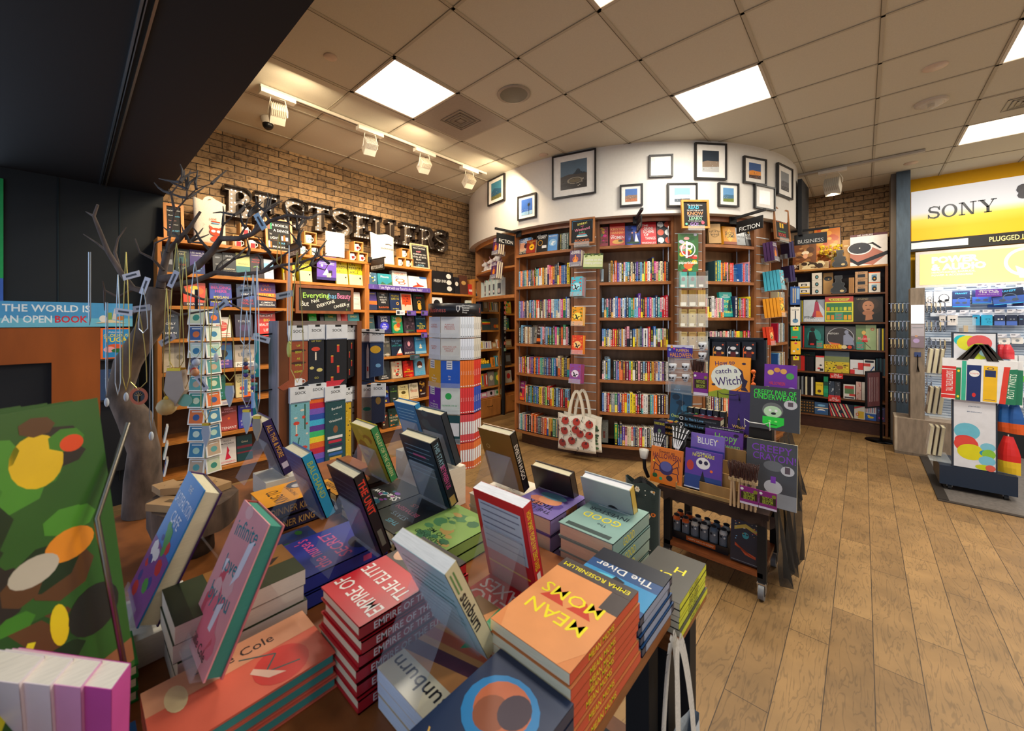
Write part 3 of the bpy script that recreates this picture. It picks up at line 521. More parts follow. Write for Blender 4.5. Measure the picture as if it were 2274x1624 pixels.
DV=[('t','A BOOK IS',.56,.86,.12,'h',0,.7,.005),('t','A DEVICE',.6,.68,.12,'h',0,.66,.005),('t','TO',.14,.54,.07,'h',0,.1,.005),('t','LIGHT',.3,.42,.11,'h',0,.4,.005),('t','YOUR',.62,.26,.08,'6ac0e8',0,.3,.005),('t','IMAGINATION',.58,.12,.09,'h',0,.76,.005),('r',.04,.7,.12,.94,'c86a5a'),('r',.13,.7,.2,.92,'3a9a6a'),('r',.03,.08,.1,.3,'c8d8e8'),('r',.11,.08,.17,.28,'o'),('r',.6,.36,.68,.5,'c8d8e8'),('r',.7,.36,.77,.54,'o'),('r',.79,.36,.9,.48,'c8d8e8'),('r',0,.33,1,.345,'u')]
wchalk(590,650,486,549,-4.30,.02,'c88a48',DV,'oak-framed chalkboard with a small drawn book row, on the left bookcase top',8)
wchalk(913,953,542,591,-4.30,.02,'d8c090',[('t','YOU CAN FIND',.5,.88,.08,'h',0,.85,.005),('t','magic',.45,.74,.1,'e88a9a',4,.5,.005),('t','WHEREVER YOU',.5,.6,.08,'h',0,.85,.005),('t','LOOK. SIT BACK,',.5,.48,.09,'h',0,.88,.005),('t','RELAX',.42,.36,.08,'h',0,.5,.005),('t','ALL YOU NEED IS',.5,.22,.06,'h',0,.8,.005),('t','a BOOK',.5,.1,.1,'9ad0e8',0,.6,.005),('r',.03,.02,.97,.03,'h'),('r',.03,.97,.97,.98,'h')],'pale-framed chalkboard at the right end of the bookcase tops',8)
wchalk(363,409,452,521,-4.30,.022,'c07a34',[('t',"That's the thing",.5,.88,.12,'h',6,.95,.005),('t','About',.3,.72,.11,'h',5,.4,.005),('t','Books',.72,.7,.14,'6ac0e8',5,.45,.005),('t','They let you',.4,.55,.08,'e8a8a0',5,.7,.005),('t','travel without',.5,.42,.08,'h',5,.8,.005),('t','YOUR FEET',.5,.22,.12,'6ac0e8',4,.8,.005),('e',.25,.32,.08,.06,'p')],'orange-framed chalkboard beside the black jamb, left of the fox tote',8)
def tote(T,w,h,c,deco,lab,hc=None,grp=None,name='tote_bag',depth=.06,handle=True,hh=.25,stuff=True):
 o=T@Vector((w/2,0,0));t=thing(name,lab,'bag',o,grp);n=12;rn=random.Random(int(w*1e4));vs=[];fs=[]
 for iy in range(n+1):
  for ix in range(n+1):
   u,v=ix/n,iy/n;bul=(math.sin(math.pi*u)**.6)*(math.sin(math.pi*min(v*.8+.1,1))**.6);sx=1-.05*math.sin(math.pi*v)
   x=(u-.5)*w*sx+w/2;y=v*h+(.012*math.sin(9*u+2)if iy==n else 0)-(.02*h*abs(u-.5)if iy==0 else 0)
   vs.append((x,y,depth*(.35+.65*bul)+rn.uniform(-.001,.001)))
 for iy in range(n+1):
  for ix in range(n+1):x,y,z=vs[iy*(n+1)+ix];vs.append((x,y,-z*.25))
 k=(n+1)**2
 for iy in range(n):
  for ix in range(n):
   a=iy*(n+1)+ix;fs.append((a,a+1,a+n+2,a+n+1));fs.append((k+a,k+a+n+1,k+a+n+2,k+a+1))
 for ix in range(n):fs.append((ix,k+ix,k+ix+1,ix+1));b=n*(n+1)+ix
 for iy in range(n):a=iy*(n+1);b=a+n+1;fs.append((a,b,k+b,k+a));a+=n;b+=n;fs.append((a,k+a,k+b,b))
 m=MB('cloth');m.add(vs,fs,c,'cloth',T,True)
 if deco:
  Ti=T.inverted();q0=len(m.v);art(m,T,w,h,0,deco,'cloth')
  for i in range(q0,len(m.v)):
   p=Ti@m.v[i];u,v=min(max(p.x/w,0),1),min(max(p.y/h,0),1);p.z+=.008+depth*(.35+.65*(math.sin(math.pi*u)**.6)*(math.sin(math.pi*min(v*.8+.1,1))**.6));m.v[i]=T@p
 m.build('bag_body',t)
 if handle:
  m=MB('cloth');hc=hc or c
  for zz in(depth*.7,-.005):
   pts=[(w*(.3+.4*q/12)+(0),h-.03+hh*math.sin(math.pi*q/12)**.7,zz*(1-.6*math.sin(math.pi*q/12)))for q in range(13)]
   for(x0,y0,z0),(x1,y1,z1)in zip(pts,pts[1:]):
    dx,dy=x1-x0,y1-y0;l=math.hypot(dx,dy)or 1;nx,ny=-dy/l*.014,dx/l*.014
    m.add([(x0+nx,y0+ny,z0),(x0-nx,y0-ny,z0),(x1-nx,y1-ny,z1),(x1+nx,y1+ny,z1)],[(0,1,2,3)],hc,'cloth',T)
  m.build('handle',t)
 return t
a=onX(428,531,-4.32);b=onX(500,531,-4.32)
tote(FR((-4.30,a.y,TOPZ),(0,1,0),(-.05,0,1)),b.y-a.y,.40,'d8cdb8',[('t','I',.28,.42,.05,'d8482a',20,.1,.01),('t','LOVE',.55,.56,.07,'d8482a',4,.4,.01),('r',.5,.5,.78,.52,'d8482a'),('r',.5,.46,.76,.48,'6a9ac0'),('e',.64,.28,.2,.15,'d8482a'),('p',[(.42,.42),(.56,.36),(.48,.3)],'d8482a'),('p',[(.86,.42),(.72,.36),(.8,.3)],'d8482a'),('e',.56,.29,.07,.05,'h'),('e',.73,.29,.07,.05,'h'),('e',.64,.12,.16,.1,'d8482a')],'natural canvas tote printed with an orange fox, on the left bookcase top',hh=.06)
a=onX(822,580,-4.30);b=onX(874,580,-4.30)
tote(FR((-4.29,a.y,TOPZ),(0,1,0),(-.05,0,1)),b.y-a.y,.37,'ece8e0',[('t','bookwoman',.64,.55,.08,'2a2a2a',0,.64,.008),('l',[(.55,.68),(.7,.7),(.85,.67)],.02,'k')],'white canvas tote with small black word and dark ribbon, on bookcase tops',hc='2a2a2e',hh=.03,depth=.04)
wplate('sign','sign','blank white sheet in a stand on the middle bookcase top',723,765,516,571,-4.30,'f2f2f4',[],th=.008,mat='paper')
def crates(pl,pr,cm,mark,grp,where,X=-4.33):
 a=onX(pl,520,X);b=onX(pr,520,X);s=(b.y-a.y)/2;names=('left lower','right lower','upper')
 for k,(dy,dz)in enumerate(((0,0),(s,0),(s*.5,s))):
  y,z=a.y+dy,TOPZ+dz;t=thing('display_crate','%s small pine mug crate, %s'%(names[k],where),'crate',(X,y+s/2,z),'pine mug crates '+where)
  m=MB('wood')
  for(p0,p1)in(((0,0),(s,.008)),((0,s-.008),(s,s)),((0,.008),(.008,s-.008)),((s-.008,.008),(s,s-.008))):m.box((X-.06,y+p0[0],z+p0[1]),(X+.06,y+p1[0],z+p1[1]),'c08a48')
  m.build('box_frame',t);m=MB('wood');m.box((X-.06,y+.008,z+.008),(X-.054,y+s-.008,z+s-.008),'8a5c2c');m.build('back_panel',t)
  r=s*.27;h=s*.68;c=Vector((X+.02,y+s*.42,z+.0085))
  u=thing('mug','mug with %s, %s pine crate, %s'%(mark[0],names[k],where),'mug',c,'white mugs '+where)
  m=MB('gloss');m.lathe([(.001,0),(r*.9,0),(r,.005),(r,h),(r*.9,h),(r*.88,.01),(.001,.01)],'eeeae4',n=18,o=c)
  T=FR(c+Vector((r*1.03,-r*.5,h*.25)),(0,1,0),(0,0,1))
  if mark[1]=='heart':m.ell(r*.32,h*.3,r*.35,r*.35,'c22a2a',0,'gloss',T);m.ell(r*.72,h*.3,r*.35,r*.35,'c22a2a',0,'gloss',T);m.poly([(0,h*.25,0),(r*.5,-h*.1,0),(r*1.05,h*.25,0)],'c22a2a','gloss',T)
  elif mark[1]=='band':m.box((0,-h*.15,-.002),(r*1.1,h*.4,0),'b82428',T=T)
  elif mark[1]=='ring':m.ell(r*.5,h*.25,r*.55,r*.3,'2f8a98',0,'gloss',T,ring=.45)
  else:m.ell(r*.5,h*.2,r*.25,r*.25,'d8a0a0',0,'gloss',T)
  m.build('cup',u);m=MB('gloss');m.tube([c+Vector((0,r*.95,h*.8)),c+Vector((0,r*1.5,h*.72)),c+Vector((0,r*1.6,h*.45)),c+Vector((0,r*.95,h*.22))],.005,'eeeae4');m.build('handle',u)
crates(513,575,0,('a red block print','band'),'','beside the fox tote')
crates(657,711,0,('a teal oval','ring'),'','left of the white sheet')
crates(770,811,0,('a red heart','heart'),'','right of the white sheet')
crates(877,912,0,('a faint pink mark','dot'),'','right of the white tote')
# marquee letters
def arcp(cx,cy,rx,ry,a0,a1,n=10):return[(cx+rx*math.cos(R_(a0+(a1-a0)*i/n)),cy+ry*math.sin(R_(a0+(a1-a0)*i/n)))for i in range(n+1)]
LET={'E':([(0,0),(9,0),(9,3.4),(7.6,3.4),(7.6,1.8),(4.2,1.8),(4.2,4.1),(5.6,4.1),(5.6,3),(6.9,3),(6.9,7),(5.6,7),(5.6,5.9),(4.2,5.9),(4.2,8.2),(7.6,8.2),(7.6,6.9),(9,6.9),(9,10),(0,10),(0,8.2),(1.3,8.2),(1.3,1.8),(0,1.8)],[],[[(2.7,.9),(2.7,9.1)],[(4,.9),(8.3,.9),(8.3,2.8)],[(4,5),(6.3,5)],[(4,9.1),(8.3,9.1),(8.3,7.6)]]),'T':([(2.6,0),(6.9,0),(6.9,1.8),(6.2,1.8),(6.2,8.2),(8,8.2),(8,6.6),(9.5,6.6),(9.5,10),(0,10),(0,6.6),(1.5,6.6),(1.5,8.2),(3.3,8.2),(3.3,1.8),(2.6,1.8)],[],[[(4.75,.9),(4.75,9.1)],[(.75,7.2),(.75,9.1),(8.8,9.1),(8.8,7.2)]]),'L':([(0,0),(8.6,0),(8.6,3.8),(7.1,3.8),(7.1,1.8),(4.2,1.8),(4.2,8.2),(5.6,8.2),(5.6,10),(0,10),(0,8.2),(1.3,8.2),(1.3,1.8),(0,1.8)],[],[[(2.7,.9),(2.7,9.1)],[(3.6,.9),(7.9,.9),(7.9,3.1)]]),'B':([(0,0)]+[(5.6,0)]+arcp(5.6,2.75,3.2,2.75,-90,70,9)+arcp(5.4,7.5,2.9,2.5,-50,90,8)+[(0,10),(0,8.3),(1.2,8.3),(1.2,1.7),(0,1.7)],[[(4,1.8)]+arcp(5,3.1,1.1,1.3,-90,90,6)+[(4,4.4)],[(4,6)]+arcp(4.8,7.2,1,1.1,-90,90,6)+[(4,8.3)]],[[(2.6,.9),(2.6,9.1)],[(3.8,.9)]+arcp(5.5,2.9,2.1,2,-80,80,7),[(3.6,5.2)],[(3.8,9.1)]+arcp(5.2,7.3,2,1.8,80,-60,6)]),'R':([(0,0),(5,0),(5,1.7),(4.1,1.7),(4.1,4.2),(4.9,4.2),(6.2,1.4),(7,.2),(9.6,.2),(9.6,1.9),(8.7,1.9),(7.4,4.7)]+arcp(5.6,7.3,2.9,2.7,-45,90,8)+[(0,10),(0,8.3),(1.2,8.3),(1.2,1.7),(0,1.7)],[[(4.1,5.8)]+arcp(4.9,7.1,1,1.2,-90,90,6)+[(4.1,8.3)]],[[(2.6,.9),(2.6,9.1)],[(3.6,5),(5.6,4.8),(7,2.4),(8.6,1)],[(3.8,9.1)]+arcp(5.4,7.2,2,1.9,80,-60,6)]),}
spine_s=arcp(4.6,7.2,2.9,2.0,20,250,12)+arcp(4.4,2.9,2.9,2.1,70,-160,12)
def thick(path,w):
 L_,R2=[],[]
 for i,(x,y)in enumerate(path):
  x0,y0=path[max(i-1,0)];x1,y1=path[min(i+1,len(path)-1)];d=math.hypot(x1-x0,y1-y0);nx,ny=-(y1-y0)/d*w/2,(x1-x0)/d*w/2
  L_.append((x+nx,y+ny));R2.append((x-nx,y-ny))
 return L_+R2[::-1]
from mathutils.geometry import tessellate_polygon
BULB=[]
def marquee(ch,pl,pr,z0,lab):
 X0,X1=-4.50,-4.40;ya,yb=onX(pl,500,X1).y,onX(pr,500,X1).y;W=yb-ya;H=.30
 t=thing('marquee_letter',lab,'sign letter',(X0,(ya+yb)/2,z0),'bestsellers marquee letters')
 if ch=='S':outs=[(thick(spine_s,2.2),[]),([(6.6,6.2),(8.6,6.2),(8.6,9.6),(7.2,9.6)],[]),([(.3,.4),(1.9,.4),(2.3,3.8),(.3,3.8)],[])];bl=[spine_s,[(7.8,6.8),(7.8,9)],[(1.1,1),(1.1,3.2)]];wd=9
 else:o,hs,bl=LET[ch];outs=[(o,hs)];wd=9.4
 sy,sz=W/wd,H/10
 face=MB('metal');rim=MB('metal');yy=lambda x:ya+x*sy;zz=lambda y:z0+y*sz
 for o,hs in outs:
  loops=[o]+hs;tri=tessellate_polygon([[Vector((x,y,0))for x,y in l]for l in loops]);flat=[p for l in loops for p in l]
  face.add([(X0+.02,yy(x),zz(y))for x,y in flat],tri,'8a7c6e','plastic')
  for l in loops:
   n=len(l);rim.add([(X0,yy(x),zz(y))for x,y in l]+[(X1,yy(x),zz(y))for x,y in l],[(i,(i+1)%n,n+(i+1)%n,n+i)for i in range(n)],'3a2e28','plastic')
 for l in bl:
  tot=0;last=None
  pts=[l[0]]
  for(a0,b0),(a1,b1)in zip(l,l[1:]):
   d=math.hypot((a1-a0)*sy,(b1-b0)*sz);n=max(1,round(d/.044))if d>.03 else 1
   pts+=[(a0+(a1-a0)*k/n,b0+(b1-b0)*k/n)for k in range(1,n+1)]
  for(x,y)in pts:
   if last and math.hypot((x-last[0])*sy,(y-last[1])*sz)<.034:continue
   last=(x,y)
   if not BULB:b=MB('softglow');b.ball((0,0,0),.0095,'fff0d8',n=7,m=4);ORG[t]=Vector((0,0,0));o=b.build('bulb',t);ORG[t]=t.location.copy();BULB.append(o)
   else:o=BULB[0].copy();C.objects.link(o);o.parent=t
   o.location=Vector((X0+.026,yy(x),zz(y)))-ORG[t]
 rim.build('letter_rim',t);face.build('letter_face',t)
for ch,pl,pr,w_ in zip('BESTSELLERS',(499,566,629,685,735,786,829,861,893,932,963),(568,624,686,738,787,829,862,893,932,966,998),('B at the left end','E next to the left end','S above the oak chalkboard','T in the left half','S at the middle left','E near the middle','L behind the white tote','L right of the white tote','E near the right end','R next to the right end','S at the right end')):
 marquee(ch,pl,pr,2.505,'dark metal marquee letter %s of the word on brick'%w_)
# curved bookcase under the white drum
import re
ZD=[2.303,1.915,1.535,1.225,.868,.52,.17]
BAY={1:(-95.7,-75.4),2:(-68.7,-48.9),3:(-41.0,-23.3),4:(-16.6,-.3)}
RF,RB=2.24,1.97
def cbay(lab,a0,a1,zs,z0=.14,z1=2.598,plinth=True,side=(1,1)):
 c0=P((a0+a1)/2,RF,0);t=thing('curved_bookcase',lab,'bookcase',c0,'sections of the curved bookcase')
 da=math.degrees(.026/RF)
 for k,a in enumerate((a0,a1-da)):
  m=MB('wood');m.arc(RF,RB,z0,z1,a,a+da,'a06236' if k==0 and a0<-90 else WOODD,step=.5);m.build('side_panel',t)  # outer left panel coloured lighter, its lit look put into the wood colour
  m=MB('metal')
  for q in(.05,.19):
   aa=a+(da+.25 if k==0 else-.25);p=P(aa,RF-q,0);m.box((p.x-.004,p.y-.004,.2),(p.x+.004,p.y+.004,2.5),'c8ccd0')
  m.build('shelf_standard',t)
 m=MB('wood');m.arc(RB+.01,RB,z0,z1,a0,a1,'8e6a48',step=2);m.build('back_panel',t)
 for z in zs:m=MB('wood_flat');m.arc(RF-.004,RB+.012,z-.028,z,a0+da,a1-da,WOODD,step=1.5);m.arc(RF-.002,RF-.006,z-.03,z+.001,a0+da,a1-da,'9a6034',step=1.5);m.build('shelf',t)
 m=MB('wood');m.arc(RF-.004,RF-.02,2.545,2.598,a0+da,a1-da,'7a4626',step=2);m.build('valance',t)
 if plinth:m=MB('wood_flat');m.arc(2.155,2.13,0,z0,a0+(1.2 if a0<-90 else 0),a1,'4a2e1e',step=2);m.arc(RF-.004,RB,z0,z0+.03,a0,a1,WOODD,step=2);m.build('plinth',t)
 return t
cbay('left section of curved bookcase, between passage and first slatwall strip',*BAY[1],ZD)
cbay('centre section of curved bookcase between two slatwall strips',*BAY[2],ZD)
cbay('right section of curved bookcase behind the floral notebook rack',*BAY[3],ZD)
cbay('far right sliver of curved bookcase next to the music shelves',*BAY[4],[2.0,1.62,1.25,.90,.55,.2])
t=thing('overhead_shelf','curved overhead shelf with plush unicorns above the passage left of curved bookcase','shelf',P(-110,RF,1.79))
for nm,args in(('bottom_board',(RF,RB-.1,1.79,1.83)),('shelf',(RF-.01,RB,2.17,2.195)),('valance',(RF,RF-.02,2.54,2.60)),('back_panel',(RB+.012,RB,1.83,2.598))):
 m=MB('wood_flat');m.arc(*args,-127,-95.9,'b07038' if nm!='back_panel' else '8a5a32',step=2);m.build(nm,t)
m=MB('wood');m.arc(RF,RB,1.79,2.598,-127.6,-127,'a06a38',step=.3);m.build('side_panel',t)
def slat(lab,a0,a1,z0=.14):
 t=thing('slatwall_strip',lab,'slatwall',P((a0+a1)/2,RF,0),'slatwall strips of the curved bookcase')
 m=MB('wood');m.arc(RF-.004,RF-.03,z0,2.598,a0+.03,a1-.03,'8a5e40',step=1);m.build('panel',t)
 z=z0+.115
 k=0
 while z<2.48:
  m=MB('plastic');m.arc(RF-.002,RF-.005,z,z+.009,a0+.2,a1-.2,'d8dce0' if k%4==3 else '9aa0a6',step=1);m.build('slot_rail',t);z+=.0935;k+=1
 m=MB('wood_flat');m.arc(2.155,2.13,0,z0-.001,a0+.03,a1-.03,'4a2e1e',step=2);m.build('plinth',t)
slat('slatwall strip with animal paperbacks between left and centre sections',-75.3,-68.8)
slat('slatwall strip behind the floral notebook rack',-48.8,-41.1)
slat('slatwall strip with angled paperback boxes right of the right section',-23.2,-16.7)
ROWS={(1,1):('s4 q2 o4 b3 z3 t3 a3 o3q n3 b3h n2 z3 w5k k2r k3+ t4e s3 r4h h3 m5 k3 e4 p4n+ f4p+ o4 m4v n3+ z3+ k4y++ o4 b4 b5 n3 y5+',.19,.215),(1,2):('s4 v4 i4 o3v n4 n3 e4 k3 s4m n2 b4 p2 t3 k2 o3 r5h n4 n3h w3 e4 s2 w4 f5k r2 h3b h3 s4 s4e b3h h3 f5 y5g b3+ h5',.205,.215),(1,3):('z4 k2 s5+ k2 u3 e3 h3 w3 e4 a4 _19 s4 p4u w3 s4 a4k b4g k3 k4g+ f4 t4e k4 r4 g5h+ p4 k3',.20,.205),(1,4):('h2 n3r i4 m3 r4 k5+ k2r h4 k2p r2 v4 v3 k3 o3 k3 b4 r4 t5 g3 b3 k4 b4 w4 n4 t4 b5 q4k e5o+ w3 y4 k3 k4+ m5t',.19,.21),(1,5):('_18 o3 h3t k3 k5b t4 k4 b4 b4g b4 k3 y6 q4 k5 l4 r6k+ e5o y4 k5 s5 n5 r5 k5 s5r s4y',.195,.21),(1,6):('h4 t4 a3+ e4 v3 o3 k4 k6 o4+ n3 o5+ w4 z3 z3 w4 q4 r5 h4b m4 m4k g6 a5 w5 k4 e4 b4 k5',.19,.21),(2,1):('_16 a5 m5+ k4p o6+ v6 h5 k5 p4h s5m t5z k3o e4 k5m n4 v4b n5 s4 k5y l3 r5 h6 z4r n6++ f4n p6q k4l e6 k4m r4 k5',.205,.21),(2,2):('s5z k6m p4t n4 w4k n5m h5 b6+ c5 p2 b4k h5 s4b k6+ s5t g6 o3t s5 h4s v6f++ n5y k5 r5 b6 f5 e4 s5 n6+ t5 p5t h4c r5 c6+',.205,.21),(2,3):('b5p s4y k4 b4e h4 k5r r4 r6 k4 u4 b3 m4 h4 w5+ p6k+ k8 b5y a4k m3 a5 z5+ v3 h10 i2 r5+ k7b b6h+ t4k h7w t4y p3w e6m k5y',.185,.195),(2,4):('k4p h4 n5t s6+ _7 z6 i3 n4b o4 k4o w6 w8 t4f y4 k6h k6 p5 k6 s5e k5y r5 k4l m5 w4 q5h b4 h5 v5 k5 h4',.20,.20),(2,5):('b5 h4 w4 r4 k4y a4 a4 g6y v5 e3b w3 o5 r5y s7 y6+ y6 f4w k4r+ k5+ r4t h5 h5 k5 t5 s3 o8 k9 n5 w5 a5',.20,.20),(2,6):('_28 g8k+ k4b n6b+ v6m w5p e5 e4 r4h b4a n6 e4 c6 z5y h6 k5 a5 h4 k4 e5 b5 r5 h4 n5 a5',.20,.20),}
ROWS3={(3,1):('_20 z7+ t4+ t4+ o4 k3 o3k r5k p3 k4 r6 r4 _22 b4 r5 i3 b4 b3 p5+ n3',.20),(3,2):('r3 k5y k5y h7+ k3p p4 e4 p4g h4o v4m _28 n8+ k5 t4r w6 f4 r4 n5 a5 y6+',.205),(3,3):('k5 k3 p5 e3 p3h a4 k5 p4 k3 e5 r4 h4 k6f+ s3 k4t+ r3 y4 y4 g6 k3 r6 k5 f5 k3',.165),(3,4):('e4 k5 o3 m4 r4 h4 k3 e3 t5 r3 k4 n4 h4 w5 y3 m4 b5 k4 e5 p3 r4',.2),(3,5):('k4 e4 w5 b4 h3 n5 k4 o4 e4 r5 k3 t4 h5 y3 k4 a4 w4 b5 e3 k4',.2),(3,6):('b4 e5 r3 k4 h4 n4 w5 y3 k4 e4 t5 a4 o4 k3 b5 e4 r4 n4 h4 k4',.2),(4,1):('_30 e4 y4 b4 m4 h5 a5 h5 a4 h5 n3',.22),(4,2):('_30 c4 b3 h4 n4 e4 a5 h5 s4 a5 z5',.22),(4,3):('_30 b4 s4 h4 a4 n4 e4 h5 m4 a5 h4',.22),(4,4):('_26 e4 m4 y4 e4 r3 p4 h4 m5 o4',.2)}
CARD={1:'left',2:'centre',3:'right',4:'far right'}
def parse(s):return[re.match(r'([a-z_])(\d+)([a-z]?)(\+*)',t).groups()for t in s.split()]
def spinebook(m,p,da,w,h,th,c,c2,rn):
 """p: foot of the spine centre; built with the spine facing out of the drum"""
 a=math.radians(p[0]);ci,si=math.cos(a),math.sin(a);o=Vector((DC.x+RFB*ci,DC.y+RFB*si,p[1]))-Vector((-si,ci,0))*th/2
 T=FR(o,(-ci,-si,0),(0,0,1))
 m.box((0,0,0),(w,h,.0012),c,T=T);m.box((0,0,th-.0012),(w,h,th),c,T=T);m.box((0,0,.0012),(.0015,h,th-.0012),c,T=T)
 m.box((.0015,.002,.0012),(w-.002,h-.002,th-.0012),'ddd0b4','pages',T)
 Ts=T@FR((0,0,0),(0,0,1),(0,1,0))
 if c2:f=rn.choice((.28,.4,.55));m.poly([(0,0,.0006),(th,0,.0006),(th,h*f,.0006),(0,h*f,.0006)],c2,'gloss',Ts)
 L_=sum(col(c)[:3])/3;ink=rn.choice('hhey' if L_<.35 else 'kknw');q0=rn.uniform(.3,.5);y=h*(.96-rn.uniform(0,.05))
 ww=th*rn.uniform(.22,.42)
 while y>h*q0:
  d=h*rn.uniform(.012,.03);m.poly([(th/2-ww/2,y-d,.0009),(th/2+ww/2,y-d,.0009),(th/2+ww/2,y,.0009),(th/2-ww/2,y,.0009)],ink,'gloss',Ts);y-=d+h*rn.choice((.006,.006,.03))
 y=h*(q0-.05)
 while y>h*.14:d=h*.014;m.poly([(th/2-ww/3,y-d,.0009),(th/2+ww/3,y-d,.0009),(th/2+ww/3,y,.0009),(th/2-ww/3,y,.0009)],ink,'gloss',Ts);y-=d+h*.008
 m.poly([(th*.3,h*.03,.0009),(th*.7,h*.03,.0009),(th*.7,h*.03+th*.4,.0009),(th*.3,h*.03+th*.4,.0009)],ink,'gloss',Ts)
 return T
RFB=2.215
def row(bay,r,spec,h0,h1,stuff=None):
 a0,a1=BAY[bay];a0+=1.25;a1-=1.25;toks=parse(spec);tot=sum(int(t[1])for t in toks);ang=a0;rn=random.Random(bay*10+r);cols=[t for t in toks];seen={};out=[]
 zs=ZD if bay<4 else[2.0,1.62,1.25,.90,.55,.2]
 for i,(c,wd,c2,pl)in enumerate(toks):
  da=(a1-a0)*int(wd)/tot
  if c!='_':
   th=math.radians(da)*RFB*.93;hh=h0+(h1-h0)*(ang-a0)/(a1-a0)+.022*len(pl)+rn.uniform(-.004,.004)
   m=stuff or MB('gloss');T=spinebook(m,(ang+da/2,zs[r]+.0015),da,.128+rn.uniform(0,.02)+.015*len(pl),hh,th,c,c2,rn)
   if not stuff:
    nb=lambda k:CNAME.get(cols[k][0],None)if 0<=k<len(cols)else None
    l,rr=nb(i-1),nb(i+1);tall='tall ' if pl else('thin ' if int(wd)<=3 else 'thick ' if int(wd)>=6 else '')
    desc=tall+CNAME[c]+' book'
    if c2 and c2!=c:desc+=' with %s foot'%CNAME[c2]
    rel=('between %s and %s ones'%(l,rr))if l and rr else('right of the %s one'%l if l else 'left of the %s one'%rr if rr else 'standing alone')
    if i==0:rel='at left end'
    if i==len(toks)-1:rel='at right end'
    lab='%s %s, %s shelf, %s curved bookcase'%(desc,rel,ORD[r],CARD[bay])
    out.append([m,lab,(ang+da/2,zs[r])])
  ang+=da
 labs=[o[1]for o in out]
 for k,o in enumerate(out):
  lab=o[1]
  if labs.count(lab)>1:lab=('leftmost ' if labs.index(lab)==k else 'rightmost ')+lab
  o[0].build('paperback_book',label=lab,cat='book',group='spine-out books on the curved bookcase',loc=P(o[2][0],RFB,o[2][1]))
for(b,r),(s_,h0,h1)in ROWS.items():row(b,r,s_,h0,h1)
st=MB('gloss')
for(b,r),(s_,h)in ROWS3.items():row(b,r,s_,h,h,st)
st.build('shelved_books',label='spine-out books filling the right and far right sections of the curved bookcase',cat='books',kind='stuff',loc=P(-30,RFB,0),group='spine-out books on the curved bookcase')
def cb(pl,pr,pt,z,c,desc,deco=(),lean=8,R=2.205,th=.03,hard=True,fan=0,yaw=0,pb=None,**k):
 A=onC(pl,pt,R);B=onC(pr,pt,R);w=(B-A).xy.length;h=max(.12,min(.29,(A.z+B.z)/2-z));s=math.sin(R_(lean))
 x=(B-A);x.z=0;x.normalize();nrm=x.cross(Vector((0,0,1)))
 if yaw:q=Matrix.Rotation(R_(yaw),3,'Z');x=q@x;nrm=q@nrm
 T=FR(Vector((A.x,A.y,z+.0015+th*s))-nrm*(.008+.03),x,Vector((0,0,math.cos(R_(lean))))-nrm*s)
 return book(T,w,h,th,c,deco,desc,'book',k.pop('group','face-out books on the curved bookcase'),hard=hard,**k)
cb(1146,1176,530,ZD[0],'5a86b8','blue novel with peach swirl, left end of curved bookcase top shelf',[('e',.3,.45,.45,.3,'e0a080'),('e',.7,.5,.2,.16,'3a2a3a'),('r',0,0,1,.2,'1e2a40'),T_('ISABEL',.9,.12,'h'),T_('ALLENDE',.78,.12,'h'),T_('MY NAME',.32,.1,'e'),T_('EMILIA',.22,.1,'e'),T_('DEL VALLE',.12,.09,'e')])
cb(1167,1187,534,ZD[0],'8a2a1c','dark red novel with gold disc, second on left curved top shelf',[('e',.6,.45,.28,.28,'e8b020'),('p',[(.4,.4),(.6,.5),(.8,.45),(.6,.38)],'k'),T_('CATCHING',.88,.12,'m'),T_('FIRE',.78,.12,'m')],R=2.23)
cb(1188,1213,519,ZD[0],'1c1c20','black novel with white title and gold ring, left curved top shelf',[T_('THE',.93,.07,'h',.3,.25),T_('HUNGER',.86,.12,'h'),T_('GAMES',.77,.12,'h'),('e',.38,.5,.22,.22,'m',.18),('r',.55,.2,.95,.35,'h')],R=2.2)
cb(1215,1236,521,ZD[0],'3f8ad0','bright blue novel with pale bird, left curved top shelf',[T_('MOCKING',.9,.1,'h'),('e',.5,.5,.4,.35,'8ac0e8'),('p',[(.3,.4),(.5,.6),(.8,.55),(.55,.45),(.6,.3)],'e8f4ff')],R=2.21)
for k,(px,c_,d_)in enumerate(((1240,'e','cream'),(1243.5,'k','dark'),(1247,'e','cream'),(1251,'k','dark'),(1255,'g','green'))):
 m=MB('gloss');RFB=2.18;a_=angC(px+4,2.2);spinebook(m,(a_,ZD[0]+.0015),1,.13,.195,.026,('1d2f30','12352f','8fa8a0','1d2f30','3a5a48')[k],'',random.Random(k));m.build('paperback_book',label='dark green novel %s of five beside the bright blue one, left curved top shelf'%('first','second','third','fourth','last')[k],cat='book',group='spine-out books on the curved bookcase',loc=P(a_,2.2,ZD[0]))
RFB=2.215
cb(1325,1350,505,ZD[0],'8a3040','floral pink and yellow novel, left end of centre curved top shelf',[('n',14,['f','m','g','o'],.16,4),T_('CHRISTINA',.93,.1,'k'),T_('LAUREN',.83,.1,'k'),T_('PARADISE',.35,.13,'k'),T_('PROBLEM',.2,.13,'k')])
cb(1354,1388,496,ZD[0],'c03024','red novel with gold name and golden bush, centre curved top shelf',[('e',.55,.16,.38,.16,'m'),('e',.7,.2,.15,.08,'4a3a18'),T_('KRISTIN',.74,.14,'e8b060'),T_('HANNAH',.58,.14,'e8b060'),T_('THE',.46,.06,'h',.4,.2),T_('WOMEN',.36,.16,'h')])
